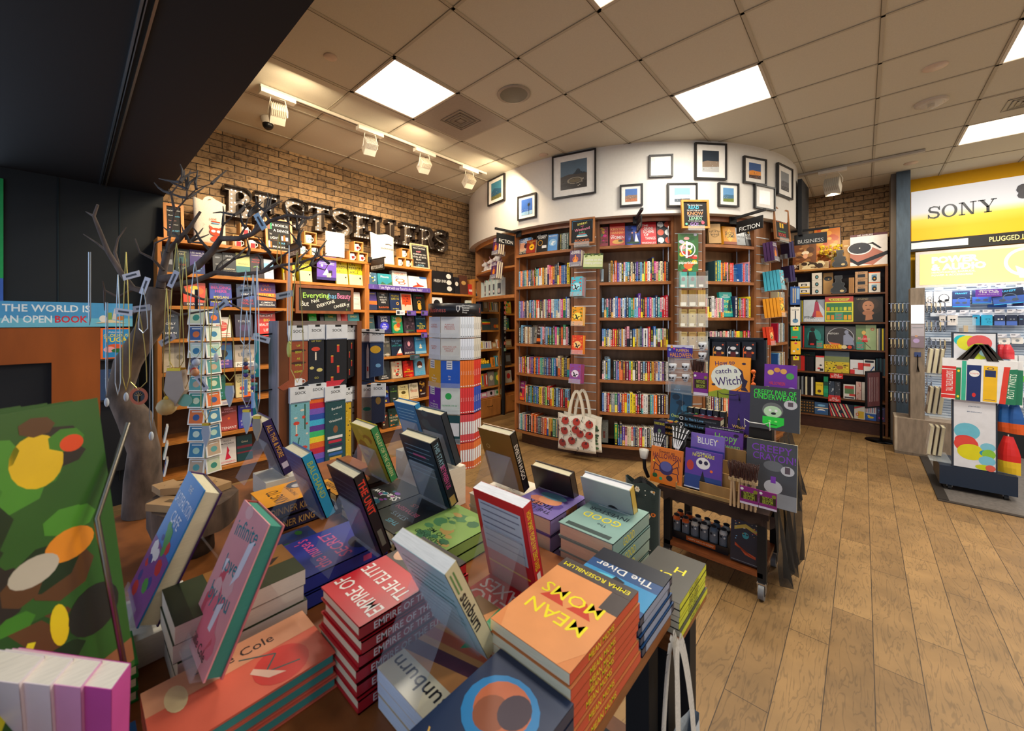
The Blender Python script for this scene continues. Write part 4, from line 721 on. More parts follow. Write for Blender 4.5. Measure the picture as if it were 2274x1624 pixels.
cb(1389,1423,501,ZD[0],'26357e','deep blue novel with white and black gowned pair, centre curved top shelf',[('n',10,['3a55b0','1c2860'],.2,5),('p',[(.3,.15),(.45,.6),(.6,.15)],'14161c'),('p',[(.62,.15),(.7,.6),(.88,.15)],'e8ecf4'),('e',.46,.62,.05,.05,'q'),('e',.7,.63,.05,.05,'q'),('e',.5,.1,.45,.08,'2c4a34')])
cb(1424,1459,493,ZD[0],'c8242e','bright red novel with large white title, centre curved top shelf',[T_('THE',.86,.12,'h',.4,.3),T_('GRAND',.72,.15,'h',.6),T_('SCHEME',.57,.15,'h',.7),T_('OF',.43,.14,'h',.3,.35),T_('THINGS',.27,.15,'h',.66,.6),T_('WARONA JAY',.06,.11,'h')])
cb(1461,1493,490,ZD[0],'202830','novel patterned with six white and coral circles, centre curved top shelf',[('e',.25,.84,.22,.22,'h'),('e',.75,.84,.23,.23,'d8604a'),('e',.25,.5,.23,.23,'d8604a'),('e',.75,.5,.22,.22,'h'),('e',.25,.16,.22,.22,'h'),('e',.75,.16,.23,.23,'d8604a'),('n',6,['3a2a2a'],.06,3)])
cb(1326,1340,598,ZD[1],'a8c0d0','pale blue back-turned paperback at left end, second shelf, centre curved bookcase',[('r',.4,.06,.85,.2,'h'),('r',0,0,1,.06,'k')],hard=False,th=.02)
cb(1190,1205,721,ZD[3],'3a2420','dark brown novel with white people title, fourth shelf, left curved bookcase',[T_('FIND',.82,.16,'h'),T_('YOUR',.66,.16,'h'),T_('PEOPLE',.5,.16,'h'),('r',.02,.1,.6,.26,'o')])
cb(1180,1190,724,ZD[3],'8a8478','grey twig-patterned novel beside the dark brown one, left curved bookcase',[('n',8,['3a3028','b8b0a0'],.16,3)],R=2.19)
cb(1145,1161,848,ZD[5],'8a2a6a','purple and red picture novel with yellow dress, sixth shelf left curved end',[('r',0,0,1,.6,'d03048'),('r',0,0,1,.15,'o'),('e',.5,.45,.2,.28,'4a2a3a'),('p',[(.25,.2),(.5,.42),(.75,.2)],'m'),T_('LOVE',.88,.14,'e'),T_('WOMAN',.66,.12,'e')],hard=False,th=.02)
cb(1342,1353,794,ZD[4],'2a3a34','dark painted-scene paperback turned out, fifth shelf, centre curved bookcase',[('r',0,.5,1,1,'7a8a96'),('n',6,['2a2e20','8a3a2a'],.2,3)],R=2.19,th=.02)
cb(1334,1350,936,ZD[6],'6f7068','grey stone-wall cover turned out, bottom shelf, centre curved bookcase',[('r',.3,.2,.6,.5,'6a3020'),('n',20,['8a8a80','55564f'],.08,3)],th=.02)
cb(1574,1597,500,ZD[0],'b8905a','gold foil thick novel angled on the right curved top shelf',[('e',.5,.5,.35,.35,'8a6a3a',.2),T_('FOURTH',.6,.13,'k'),T_('WING',.45,.14,'k')],R=2.2,yaw=-14,th=.05,right=False)
cb(1607,1636,505,ZD[0],'d8901c','orange and gold novel with black title, right curved top shelf',[('p',[(.5,.1),(.15,.5),(.5,.9),(.85,.5)],'e8b040'),('r',0,0,1,.15,'8a3a14'),T_('IRON',.62,.18,'k',.7),T_('FLAME',.46,.16,'k',.75)],th=.045)
cb(1636,1655,508,ZD[0],'8a8e92','silver novel beside the orange and gold one, right curved top shelf',[('n',8,['b0b4b8','6a6e74'],.2,4),T_('ONYX',.64,.2,'e8e8e8'),T_('STORM',.46,.14,'k')],th=.045)
cb(1656,1673,511,ZD[0],'26262a','charcoal novel with white title at the right curved top shelf end',[T_('NORTH',.62,.18,'h'),T_('WING',.45,.18,'h'),('e',.6,.8,.2,.1,'m')],th=.045)
cb(1604,1632,650,ZD[2],'1f9a94','teal thriller with big yellow title, third shelf, right curved bookcase',[T_('SARAH',.88,.07,'h'),T_('PEKKANEN',.8,.07,'h'),T_('THE',.62,.13,'y',.45),T_('LOCKED',.42,.13,'y',.95),T_('WARD',.2,.14,'y',.8),('p',[(.5,.25),(.7,.65),(.85,.7),(.8,.2)],'1a4a4a')])
cb(1550,1569,578,ZD[1],'2f4a8a','blue paperback with white leaning title, second shelf, right curved bookcase',[T_('COMPLICIT',.8,.12,'h'),T_('THE',.64,.1,'h'),T_('PLAIN',.36,.18,'h'),('r',0,0,1,.15,'4a8a3a')],R=2.2)
cb(1629,1652,590,ZD[1],'22508a','dark blue paperback showing its back, second shelf, right curved bookcase',[('r',.1,.8,.9,.82,'s'),('r',.1,.6,.9,.61,'s'),('r',.1,.5,.9,.51,'s'),('r',.5,.05,.9,.15,'h')],hard=False,th=.02)
PICS=[(1087,460,1124,385,'blue mountain desert scene',['3f7f9a','2f5a78','6a6a40'],'b'),(1152,492,1193,428,'palm tree against blue sky',['3a62b0','3a62b0','8ab0d0'],'p'),(1228,445,1325,331,'large dark city skyline above a stadium',['5a6e80','4a4644','3a3432'],'s'),(1440,396,1493,344,'overexposed white picture in upper row',['f4f0ea','f4f0ea','f4f0ea'],'w'),(1376,461,1427,409,'small blue and orange canyon scene',['4a70b0','8a7060','b07050'],'m'),(1480,461,1546,408,'snowy town under pale blue sky',['8ab0d0','d8e0e8','5a6470'],'m'),(1540,399,1610,315,'tall crowded beach scene in dark frame',['2a3440','8a7868','b0b0b0'],'m'),(1592,459,1637,410,'small street sign and greenery scene',['5a90c0','3a6a8a','6a7a30'],'m'),(1647,407,1697,357,'orange sunset over dark water',['3a5a90','e08a30','4a2a20'],'m'),(1671,463,1716,419,'overexposed misty white picture lower right',['f0efec','e8e6e4','d8d4d0'],'w'),(1721,428,1754,342,'tall grey building picture at right edge of curved wall',['8a8e94','6a6a70','4a4a50'],'m')]  # the two white pictures carry lamp glare as print colour
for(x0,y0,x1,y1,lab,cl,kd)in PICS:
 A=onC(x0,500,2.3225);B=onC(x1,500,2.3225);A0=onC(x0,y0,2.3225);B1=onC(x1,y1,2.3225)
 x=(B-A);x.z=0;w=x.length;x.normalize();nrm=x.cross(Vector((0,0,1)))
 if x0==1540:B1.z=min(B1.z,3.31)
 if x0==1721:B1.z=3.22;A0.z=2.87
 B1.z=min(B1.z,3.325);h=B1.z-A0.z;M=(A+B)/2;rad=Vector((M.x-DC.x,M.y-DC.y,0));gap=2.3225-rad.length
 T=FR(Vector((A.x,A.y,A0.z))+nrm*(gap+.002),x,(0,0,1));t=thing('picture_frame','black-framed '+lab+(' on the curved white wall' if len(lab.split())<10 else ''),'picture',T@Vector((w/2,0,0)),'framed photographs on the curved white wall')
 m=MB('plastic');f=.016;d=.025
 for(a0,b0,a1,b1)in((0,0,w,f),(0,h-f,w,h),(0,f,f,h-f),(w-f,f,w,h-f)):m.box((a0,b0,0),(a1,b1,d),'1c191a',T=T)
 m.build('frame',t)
 m=MB('paper');m.box((f,f,.002),(w-f,h-f,.012),'e8e4de' if kd!='w' else 'f4f2ee',T=T);m.build('mat_board',t)  # mat whitened too where glare is painted in
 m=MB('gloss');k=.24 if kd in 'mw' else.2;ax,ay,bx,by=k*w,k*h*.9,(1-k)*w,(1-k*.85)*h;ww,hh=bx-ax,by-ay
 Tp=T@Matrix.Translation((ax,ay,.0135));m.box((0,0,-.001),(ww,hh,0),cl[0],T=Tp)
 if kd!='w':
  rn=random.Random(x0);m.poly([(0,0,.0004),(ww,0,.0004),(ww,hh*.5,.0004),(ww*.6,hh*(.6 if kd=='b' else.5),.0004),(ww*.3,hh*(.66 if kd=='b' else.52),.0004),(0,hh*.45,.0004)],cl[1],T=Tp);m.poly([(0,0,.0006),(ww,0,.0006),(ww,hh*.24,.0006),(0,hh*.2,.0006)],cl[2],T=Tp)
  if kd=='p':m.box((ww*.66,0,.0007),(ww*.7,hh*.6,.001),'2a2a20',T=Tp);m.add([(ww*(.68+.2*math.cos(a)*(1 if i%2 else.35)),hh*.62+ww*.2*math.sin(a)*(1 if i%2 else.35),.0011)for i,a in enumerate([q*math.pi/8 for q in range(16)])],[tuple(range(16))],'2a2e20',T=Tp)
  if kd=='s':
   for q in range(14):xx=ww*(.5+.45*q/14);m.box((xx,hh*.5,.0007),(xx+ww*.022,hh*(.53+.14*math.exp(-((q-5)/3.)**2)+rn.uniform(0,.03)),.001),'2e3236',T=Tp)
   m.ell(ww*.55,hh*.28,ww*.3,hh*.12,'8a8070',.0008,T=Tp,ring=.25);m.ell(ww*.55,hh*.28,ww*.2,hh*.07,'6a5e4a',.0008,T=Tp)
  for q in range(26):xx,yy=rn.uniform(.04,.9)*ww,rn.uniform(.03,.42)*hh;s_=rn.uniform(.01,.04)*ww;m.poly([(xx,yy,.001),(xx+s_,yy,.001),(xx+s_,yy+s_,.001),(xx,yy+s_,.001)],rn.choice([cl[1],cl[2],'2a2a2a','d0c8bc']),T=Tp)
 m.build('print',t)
p=onC(1768,455,2.3225)
m=MB('matte_black');T=FR((p.x+.03,p.y+.28,2.52),(.05,1,0),(0,0,1));m.box((-.30,0,0),(.2,.66,.04),'1a1c22',T=T);tag(m.build('wall_screen'),'tall dark panel seen edge-on at the right end of the curved white wall','screen')
# shelves along the brick wall beyond the bestsellers (passage)
def tray(name,lab,y0,y1,zs,ztop,cw='b87a3c',extra=None):
 return case(lab,y0,y1,zs,ztop,x0=-4.49,x1=-4.22,cw=cw,edge='c8843c',base=False,name=name)
XP=-4.22
tray('bookcase','lower warm wood gift bookcase between the right bestseller bookcase and passage',3.345,4.175,[1.62,1.35,1.06,.76,.47,.32],1.86)
tray('bookcase','warm wood gift bookcase in the passage with drawers at its foot',4.18,4.76,[1.87,1.64,1.355,1.06,.77,.48],2.10)
tray('bookcase','farthest warm wood gift bookcase in the passage behind the black post',4.80,5.35,[1.87,1.62,1.355,1.06,.77,.48],2.10)
for(y0,y1,lab)in((4.18,4.76,'wide wooden drawer cabinet under the passage shelves, with black pull'),(4.80,5.35,'wooden drawer cabinet beyond the black post')):
 t=thing('drawer_cabinet',lab,'cabinet',(-4.34,(y0+y1)/2,0));m=MB('wood');m.box((-4.45,y0+.03,0),(-4.19,y1-.03,.31),'a8692f');m.build('body',t)
 m=MB('wood');m.box((-4.19,y0+.04,.03),(-4.175,y1-.04,.29),'b4743a');d=m.build('drawer',t)
 m=MB('metal');yc=(y0+y1)/2;m.tube([(-4.175,yc-.06,.19),(-4.155,yc-.05,.185),(-4.155,yc+.05,.185),(-4.175,yc+.06,.19)],.004,'18181a');m.build('handle',d)
m=MB('matte_black');m.box((-4.20,4.765,0),(-4.15,4.795,2.0),'15151a');tag(m.build('post',loc=(-4.18,4.78,0)),'slim black post between the passage gift bookcases','post')
PRn=random.Random(11)
WHERE5={0:'spinner side gift bookcase',1:'passage gift bookcase',2:'farthest passage bookcase'}
def gbox(X,pl,pr,pt,z,c,lab,deco=(),th=.03,cat='gift box',name='gift_box',lean=6,mat='gloss',grp=None):
 a=onX(pl,pt,X);b=onX(pr,pt,X);w=abs(b.y-a.y);h=max(.03,(a.z+b.z)/2-z);s=math.sin(R_(lean))
 T=FR((X-.012,a.y,z+.0015+th*s),(0,1,0),(-s,0,math.cos(R_(lean))))@Matrix.Translation((0,0,-th));m=MB(mat);m.box((0,0,0),(w,h,th),c,T=T);art(m,T,w,h,th,deco,mat)
 return tag(m.build(name,loc=T@Vector((w/2,0,th/2))),lab,cat,grp)
gbox(XP,963,1010,604,1.888,'202024','black box with three white ovals on gift bookcase top beside the FRESH INK sign',[('e',.78,.8,.16,.12,'h'),('e',.78,.5,.16,.12,'h'),('e',.78,.2,.16,.12,'h'),T_('FRESH INK',.55,.11,'h',.6,.36)],th=.05)
for(a,b,pt,c_,l_,dc)in((958,970,621,'e8e4da','white tall card with orange corner',[('r',.2,.8,.8,.95,'o')]),(971,988,632,'e0ddd4','white box with brown top strip',[('r',0,.8,1,.9,'u')]),(1011,1023,616,'26262c','small black picture box',[('e',.5,.6,.3,.3,'e8e4da')]),(1024,1041,612,'5a3a30','brown mug-printed box',[('e',.5,.6,.3,.2,'c8a060')]),(1042,1055,632,'c83a32','red spine box',[('r',.1,.3,.9,.5,'h')])):
 gbox(XP-.03,a,b,pt,1.888,c_,l_+' on the spinner-side gift bookcase top',dc,grp='gadget boxes on the gift bookcase top')
def goods(X,z,items,where,hmax=.2):
 for(a,b,h,c_,l_,dc)in items:
  A=onX(a,600,X);B=onX(b,600,X);th=.03;s=.1;T=FR((X-.012,A.y,z+.0015+th*s),(0,1,0),(-s,0,.995))@Matrix.Translation((0,0,-th));w=B.y-A.y
  m=MB('gloss');m.box((0,0,0),(w,h,th),c_,T=T);art(m,T,w,h,th,dc);tag(m.build('gift_box',loc=T@Vector((w/2,0,th/2))),l_+', '+where,'gift box','boxed gifts in the passage bookcases')
sq=lambda c:[('r',.15,.3,.85,.8,c)]
dot=lambda c:[('e',.5,.55,.3,.3,c)]
bars=lambda*cs:[('r',.1+.8*i/len(cs),.15,.1+.8*(i+.8)/len(cs),.85,c)for i,c in enumerate(cs)]
goods(XP,1.62,[(960,985,.2,'e8e8ec','white headphone box',dot('k')),(988,1012,.12,'b8a090','beige box with two red dots',[('e',.3,.4,.15,.15,'r'),('e',.7,.4,.15,.15,'r')]),(1014,1036,.13,'2a2a30','dark box with pink stripe',[('r',.1,.2,.9,.5,'f')]),(1038,1054,.18,'d8e0d8','pale box with green square',sq('g'))],'second shelf beside the spinner')
P1='passage bookcase '
goods(XP,1.87,[(1057,1066,.14,'3a4a5a','slate picture book',sq('e')),(1067,1083,.16,'5a4038','brown floral tin',dot('p')),(1085,1096,.14,'4a3a30','dark photo box',sq('a')),(1098,1106,.13,'c8b8a8','cream city cards',sq('k')),(1107,1115,.13,'d8c8b0','pale city cards',sq('u'))],P1+'top shelf')
goods(XP,1.64,[(1062,1074,.19,'3a5a7a','blue and red striped books',bars('b','r','b','k')),(1076,1085,.18,'c09a60','tan notebook',sq('e')),(1087,1098,.17,'d0b890','kraft pack with rainbow pencils',bars('r','o','y','g','b')),(1099,1107,.15,'c8b090','kraft pack with grey pencils',bars('a','h','a')),(1108,1116,.19,'4a3c30','dark stationery case',sq('e'))],P1+'second shelf')
goods(XP,1.355,[(1066,1072,.16,'c8a070','tan card pack',sq('u')),(1073,1091,.17,'3a4a4a','rainbow pencil bundle',[('r',0,.5,1,.58,'r'),('r',0,.58,1,.66,'o'),('r',0,.66,1,.74,'y'),('r',0,.74,1,.82,'g')]),(1092,1115,.19,'5a5450','grey wallpaper with orange sparks',[('e',.4,.3,.2,.15,'o'),('e',.6,.3,.15,.15,'m')])],P1+'third shelf')
goods(XP,1.06,[(1067,1078,.13,'e0d8c0','white pen set with orange caps',bars('o','y','h')),(1080,1093,.12,'e0dcd8','white and purple paint set',bars('v','h','p','h')),(1095,1104,.1,'b8885a','orange pencil box',sq('e')),(1106,1115,.14,'e8e0d0','white pack with rainbow rows',bars('r','g','b','v'))],P1+'fourth shelf')
t=thing('duck_tray','blue carton tray piled with yellow rubber ducks on the fifth passage shelf','tray',(-4.29,onX(1080,800,XP).y,.771));ya,yb=onX(1069,800,XP).y,onX(1092,800,XP).y
m=MB('gloss');m.box((-4.36,ya,.7715),(-4.24,yb,.83),'3f8aa8');m.build('carton',t)
for k in range(7):
 y=ya+.03+(yb-ya-.06)*(k%4)/3.2;z=.845+.03*(k//4);u=Vector((-4.27-.03*(k//4),y,z));m=MB('gloss');m.ball(u,.026,'f0c020',sc=(1,1,.8));m.ball(u+Vector((.01,0,.026)),.016,'f0c020');m.ball(u+Vector((.027,0,.024)),.005,'o');tag(m.build('rubber_duck',loc=u),'yellow rubber duck heaped in the blue carton tray on the passage shelf','toy duck','rubber ducks in the carton tray')
goods(XP,.771,[(1094,1101,.15,'e08a30','orange cup of carrot pens',bars('o','g','o')),(1102,1109,.17,'4a9ab0','teal cup of pencils',bars('t','h','k')),(1110,1116,.17,'e8e4e0','white cup with keyrings',bars('k','s','y'))],P1+'fifth shelf')
goods(XP,.48,[(1069,1077,.2,'c8a040','yellow and blue slim boxes',bars('y','b')),(1078,1085,.2,'c85a48','red slim boxes leaning',bars('r','h')),(1087,1100,.22,'8a8078','grey plush kit',dot('e')),(1101,1115,.2,'5a7a4a','green craft kit',dot('y'))],P1+'sixth shelf')
goods(XP,.3115,[(1070,1083,.08,'d88aa8','pink cosmetic pouch',sq('h')),(1085,1100,.09,'d0b8c0','pale pink and black bag roll',dot('k')),(1102,1115,.09,'b8c8b0','white and green soap pack',sq('g'))],'on the passage drawer cabinet')
F='farthest passage bookcase '
goods(XP,1.87,[(1123,1140,.22,'3a5a9a','blue and orange activity pack',[('n',10,['o','s','y'],.14,3)])],F+'top shelf')
goods(XP,1.62,[(1124,1137,.22,'c8b040','yellow and green soap set',[('n',10,['g','e','o'],.16,4)])],F+'second shelf')
goods(XP,1.355,[(1124,1132,.19,'3a7a5a','green and purple candy pack',[('n',8,['v','y'],.2,5)])],F+'third shelf')
goods(XP,1.06,[(1124,1138,.13,'b0906a','kraft box with white label',sq('e'))],F+'fourth shelf')
goods(XP,.77,[(1124,1137,.2,'4a3a30','dark boxed set',sq('a'))],F+'fifth shelf')
goods(XP,.48,[(1125,1138,.2,'c8c0b0','white and red game box',dot('r'))],F+'sixth shelf')
A=onX(1121,700,-4.14)
for k,(py,c_)in enumerate(((662,'d85a40'),(672,'d85a40'),(683,'d85a40'),(694,'c83a30'),(705,'e8e4dc'),(713,'7ab0a0'),(721,'7ab0a0'),(729,'e8e4dc'),(737,'3a3a3a'),(750,'2a2a2a'),(762,'d85a40'),(776,'6a9a80'))):
 p=onX(1121,py,-4.135);m=MB('gloss');T=FR((p.x,p.y-.02,p.z-.03),(0,1,0),(0,0,1));m.box((0,0,0),(.05,.052,.004),c_,T=T);m.ell(.025,.026,.018,.018,'e8e4dc' if c_!='e8e4dc' else '5a8a80',.0045,T=T,ring=.3)
 tag(m.build('magnet_pack'),'small %s button pack on the black post, %s of the strip'%({'d85a40':'red','c83a30':'crimson','e8e4dc':'white','7ab0a0':'mint','3a3a3a':'grey','2a2a2a':'black','6a9a80':'green'}[c_],'upper part' if k<4 else 'middle' if k<8 else 'lower part'),'button pack','button packs on the black post')
for k,(px,big)in enumerate(((1068,1),(1081,1.05),(1094,1.1),(1108,1.25))):
 c=onC(px,560,2.12);c.z=2.197;t=thing('plush_unicorn',('leftmost of the four white plush unicorns on the overhead shelf','second white plush unicorn from left with pink mane','third plush unicorn from left with fluffy pink mane','rightmost and tallest plush unicorn, partly behind the FICTION sign')[k],'plush toy',c,'plush unicorns')
 a=R_(angC(px));f=Vector((math.cos(a),math.sin(a),0));sd=Vector((-f.y,f.x,0));b_=.05*big
 m=MB('cloth');m.ball(c+Vector((0,0,b_)),b_,'eae4e2',sc=(.9,.9,.95));m.ball(c+Vector((0,0,b_*2.3))+f*b_*.4,b_*.72,'f0ecea');m.ball(c+Vector((0,0,b_*2.1))+f*b_*1.1,b_*.4,'f0ecea')
 for s_ in(-1,1):m.ball(c+f*b_*.9+sd*s_*b_*.55+Vector((0,0,b_*.35)),b_*.36,'f0ecea',sc=(1.2,1.2,.9));m.ball(c+Vector((0,0,b_*2.95))+sd*s_*b_*.4,b_*.2,'d8a8b8')
 m.build('body',t)
 m=MB('cloth')
 for q in range(6):m.ball(c+Vector((0,0,b_*(2.8-.28*q)))-f*b_*(.1+.12*q)+sd*b_*.1*((q%2)*2-1),b_*.34,'c89aa8')
 m.build('mane',t)
 m=MB('gloss');p0=c+Vector((0,0,b_*2.9))+f*b_*.6;m.tube([p0,p0+Vector((0,0,b_*.8))+f*b_*.4],[b_*.16,.001],'d8a0a8');m.build('horn',t)
for k,px in enumerate((1065,1074,1083,1092,1101)):
 A=onC(px,600,2.17);B=onC(px+(11 if k<4 else 15),600,2.17);x=(B-A);x.z=0;w=.075 if k<4 else.13;x.normalize();T=FR((A.x,A.y,1.8315),x,(0,0,1))@Matrix.Translation((0,0,-.07));h=.25
 m=MB('gloss');m.box((0,0,0),(w,h,.06),'d8e8e4',T=T);art(m,T,w,h,.06,[('r',.2,.12,.85,.7,'5a6470'),('e',.5,.3,.25,.25,'f0ecea'),('r',0,.9,1,1,'7ac0b0'),('r',0,.9,.3,1,'e08aa0')])
 tag(m.build('toy_box'),'mint and white boxed plush toy, %s in the row on the lower overhead shelf'%('leftmost','second','middle','fourth','wide rightmost')[k],'toy box','boxed plush toys on the overhead shelf')
# things fixed to the curved bookcase
def csign(px_arm,py,px_tip,py_tip,pl,pr,pt,pb,txt,lab,d=.38):
 a=onC(px_arm,py,RF);a.z=2.575;n=(a-DC);n.z=0;n.normalize();t=thing('hanging_sign',lab,'sign',a,'black department signs')
 T0=FR(a,n,(0,0,1));m=MB('matte_black');m.box((0,-.012,-.012),(d,.012,.012),'1a1a1c',T=T0);m.box((0,-.05,-.06),(.006,.05,.03),'1a1a1c',T=T0);m.build('arm',t)
 T1=FR(a+n*.06+Vector((0,0,-.17)),n,(0,0,1));m=MB('plastic');m.box((0,0,-.003),(.30,.125,.003),'17181a',T=T1);m.text(txt,.15,.04,.045,'e8e8e4',.0036,'plastic',T1,fit=.24)
 T2=T1@FR((.30,0,0),(-1,0,0),(0,1,0));m.text(txt,.15,.04,.045,'e8e8e4',.0036,'plastic',T2,fit=.24);m.build('panel',t)
csign(1150,520,0,0,0,0,0,0,'FICTION','black hanging FICTION sign at the left end of the curved bookcase')
csign(1412,480,0,0,0,0,0,0,'FICTION','black hanging FICTION sign seen edge-on above the centre section')
csign(1625,480,0,0,0,0,0,0,'FICTION','black hanging FICTION sign above the right section of the curved bookcase')
def cchalk(pl,pr,pt,pb,R,deco,lab,fc='a86a34',lean=4):
 A=onC(pl,pb,R);B=onC(pr,pt,R);x=B-A;x.z=0;w=x.length;x.normalize();n=x.cross(Vector((0,0,1)));s=math.sin(R_(lean))
 return chalk(FR((A.x,A.y,A.z),x,Vector((0,0,1))-n*s),w,B.z-A.z,.02,fc,deco,lab),FR((A.x,A.y,A.z),x,(0,0,1)),w
def holder(T,w,d=.09):
 t=thing('display_holder','clear easel bracket under the chalkboard at %s'%holder.w,'bracket',T@Vector((w/2,-.04,0)),'slatwall brackets');m=MB('acrylic');m.box((w*.2,-.02,-.03),(w*.8,-.012,d),'e8f0f4',T=T);m.box((w*.2,-.02,d-.006),(w*.8,.03,d),'e8f0f4',T=T);m.build('shelf_plate',t)
 m=MB('metal');m.tube([T@Vector((w*.3,.03,.045)),T@Vector((w*.3,-.015,.05)),T@Vector((w*.7,-.015,.05)),T@Vector((w*.7,.03,.045))],.0025,'d8dce0');m.build('wire',t)
CB1=[('t','SORRY!',.5,.84,.1,'e8e070',8,.5,.008),('t','my',.5,.74,.08,'d86a8a',5,.2,.005),('t','Weekend',.5,.6,.14,'e08aa0',8,.7,.005),('t','is ALL',.5,.46,.08,'6ac0a0',0,.4,.005),('r',.25,.26,.75,.3,'e8e4dc'),('r',.28,.31,.72,.36,'5ab0c8'),('r',.34,.37,.66,.4,'e05a5a'),('t','BOOKED',.5,.1,.12,'d87a4a',0,.8,.008),('r',.04,.96,.5,.98,'5a9ac0'),('r',.5,.96,.96,.97,'5a9ac0'),('r',.04,.6,.05,.96,'5a9ac0'),('r',.95,.6,.96,.96,'5a9ac0')]
CB2=[('t','The more that you',.5,.88,.06,'h',0,.8,.003),('t','READ',.45,.78,.13,'5ac0e8',0,.5,.006),('t','the more things you will',.5,.67,.05,'h',0,.85,.003),('t','KNOW',.5,.54,.15,'e89a6a',0,.7,.006),('t','The more that you',.5,.43,.06,'h',0,.85,.003),('t','LEARN',.5,.33,.13,'9ad8b0',0,.6,.005),('t',"the more places you'll",.5,.23,.05,'h',0,.8,.003),('t','GO!',.45,.1,.14,'b88ad8',0,.4,.006),('e',.82,.16,.07,.07,'d85a6a'),('e',.12,.1,.05,.05,'6ac0a0')]
CB3=[('t','you can buy',.5,.74,.08,'5ab86a',0,.7,.004),('t','HAPPINESS',.5,.62,.12,'e07a4a',0,.85,.005),('r',.35,.38,.47,.54,'e0b030'),('r',.52,.38,.64,.54,'e0b030'),('t','but you can buy',.5,.26,.06,'5ab86a',0,.8,.004),('t','BOOKS',.5,.14,.12,'e04a3a',0,.6,.005),('l',[(.2,.9),(.35,.94),(.5,.88),(.65,.94),(.8,.9)],.02,'e8e4dc')]
for(pl,pr,pt,pb,dc,lab,fc,wname)in((1265,1321,481,546,CB1,'brown-framed weekend-booked chalkboard on the first slatwall strip','9a6234','the first strip'),(1513,1574,444,508,CB2,'bright wood-framed read-know-learn chalkboard above the floral rack','c88a3a','the second strip'),(1719,1752,468,531,CB3,'narrow-angled happiness chalkboard beside the hanging FICTION sign','9a6234','the third strip')):
 t,T,w=cchalk(pl,pr,pt,pb,2.33 if pl!=1513 else 2.42,dc,lab,fc);holder.w=wname;holder(T@Matrix.Translation((0,0,-.06)),w)
def pocket(px,pt,pb,c,deco,lab,n=3,w=.13,yaw=18,where=2.25,th=.028,tilt=12,spine=None,edge='e'):
 A=onC(px,pb,where);h=min(.21,(onC(px,pt,where).z-A.z));a=math.atan2(A.y-DC.y,A.x-DC.x);n_=Vector((math.cos(a),math.sin(a),0));x=Vector((-n_.y,n_.x,0));q=Matrix.Rotation(R_(yaw),3,'Z');x=q@x;nn=q@n_;s=math.sin(R_(tilt))
 T=FR(Vector((A.x,A.y,A.z))+nn*.03,x,Vector((0,0,1))-nn*s*.5)
 for k in range(n):
  book(T@Matrix.Translation((.02*0,0,(n-1-k)*(th+.003)+.004)),w,h,th,c,deco if k==0 else(),lab if k==0 else lab.replace(' in ',' copy %s in '%('second','third','fourth','fifth')[k-1]),'book','animal-cover books in clear pockets',pages=edge,spine=spine,right=False)
 t=thing('book_pocket','clear acrylic pocket holding the '+lab.split(' in ')[0].replace('book','books')[:60],'display pocket',T@Vector((w/2,0,0)),'acrylic pockets on slatwall');D=n*(th+.003)+.008;m=MB('acrylic');m.box((-.004,-.004,-.002),(w+.004,-.001,D+.004),'e8f0f4',T=T);m.box((-.004,-.004,D+.001),(w+.004,.045,D+.003),'e8f0f4',T=T);m.build('tray',t);m=MB('acrylic');m.box((w*.2,-.004,-.034),(w*.8,.05,-.002),'e8f0f4',T=T);m.build('hook',t)
def bird(bg,leaf,glow):return[('n',40,[leaf],.07,3),('e',.5,.5,.32,.3,glow),('p',[(.25,.62),(.45,.55),(.5,.4),(.62,.5),(.8,.48),(.6,.42),(.55,.3),(.45,.36),(.3,.34),(.4,.46)],'14161c'),]
FL=[('e',.5,.42,.26,.24,'d86a20',.3),('p',[(.42,.5),(.58,.5),(.7,.25),(.3,.25)],'e88a20'),('p',[(.46,.7),(.54,.7),(.56,.48),(.44,.48)],'e88a20'),T_('SUNRISE',.92,.1,'h'),T_('REAPING',.82,.12,'h'),T_('SUZANNE',.06,.08,'h')]
STR=((0,1276,1300,'first',-10),(1,1690,1720,'third',12))
for(k,px,_p,nm,yw)in STR:
 pocket(px,562 if k==0 else 541,597 if k==0 else 583,'4a2458',FL,'purple book with orange flask in top pocket of %s strip'%nm,yaw=yw,n=3)
 pocket(px+(2 if k==0 else 0),619 if k==0 else 604,661 if k==0 else 648,'4ab4cc',bird('','c83a30','a8e0f0'),'turquoise book with dark bird in second pocket of %s strip'%nm,yaw=yw,n=3 if k==0 else 5,edge='c86a60')
 pocket(px+(1 if k==0 else 0),683 if k==0 else 665,724 if k==0 else 707,'e89a20',bird('','5a6a20','f8e060'),'orange book with dark bird in third pocket of %s strip'%nm,yaw=yw,n=2 if k==0 else 5,edge='d8c890')
 pocket(px+(1 if k==0 else-1),745 if k==0 else 727,786 if k==0 else 767,'d8401c',bird('','f08030','f8c880'),'red book with dark bird in fourth pocket of %s strip'%nm,yaw=yw,n=2,edge='e0b040')
pocket(1275,808,849,'8a4a9a',bird('','a03a6a','e8d8f0'),'violet book with dark bird in lowest pocket of first strip',yaw=-10,n=3,edge='a03a50')
for(pl,py,lab)in((1111,570,'upper'),(1107,622,'lower')):
 pocket(pl,py-38,py,'4a2458',FL,'purple flask book in %s pocket at the left curved end'%lab,yaw=-2,n=3,where=2.25)
for(pl,pt,lab)in((1748,536,'upper'),(1750,590,'lower')):
 pocket(pl,pt,pt+36,'2f2458',[('l',[(.3,.1),(.3,.9)],.1,'e')],'dark purple books in %s pocket beside the business sign'%lab,yaw=50,n=2,where=2.27)
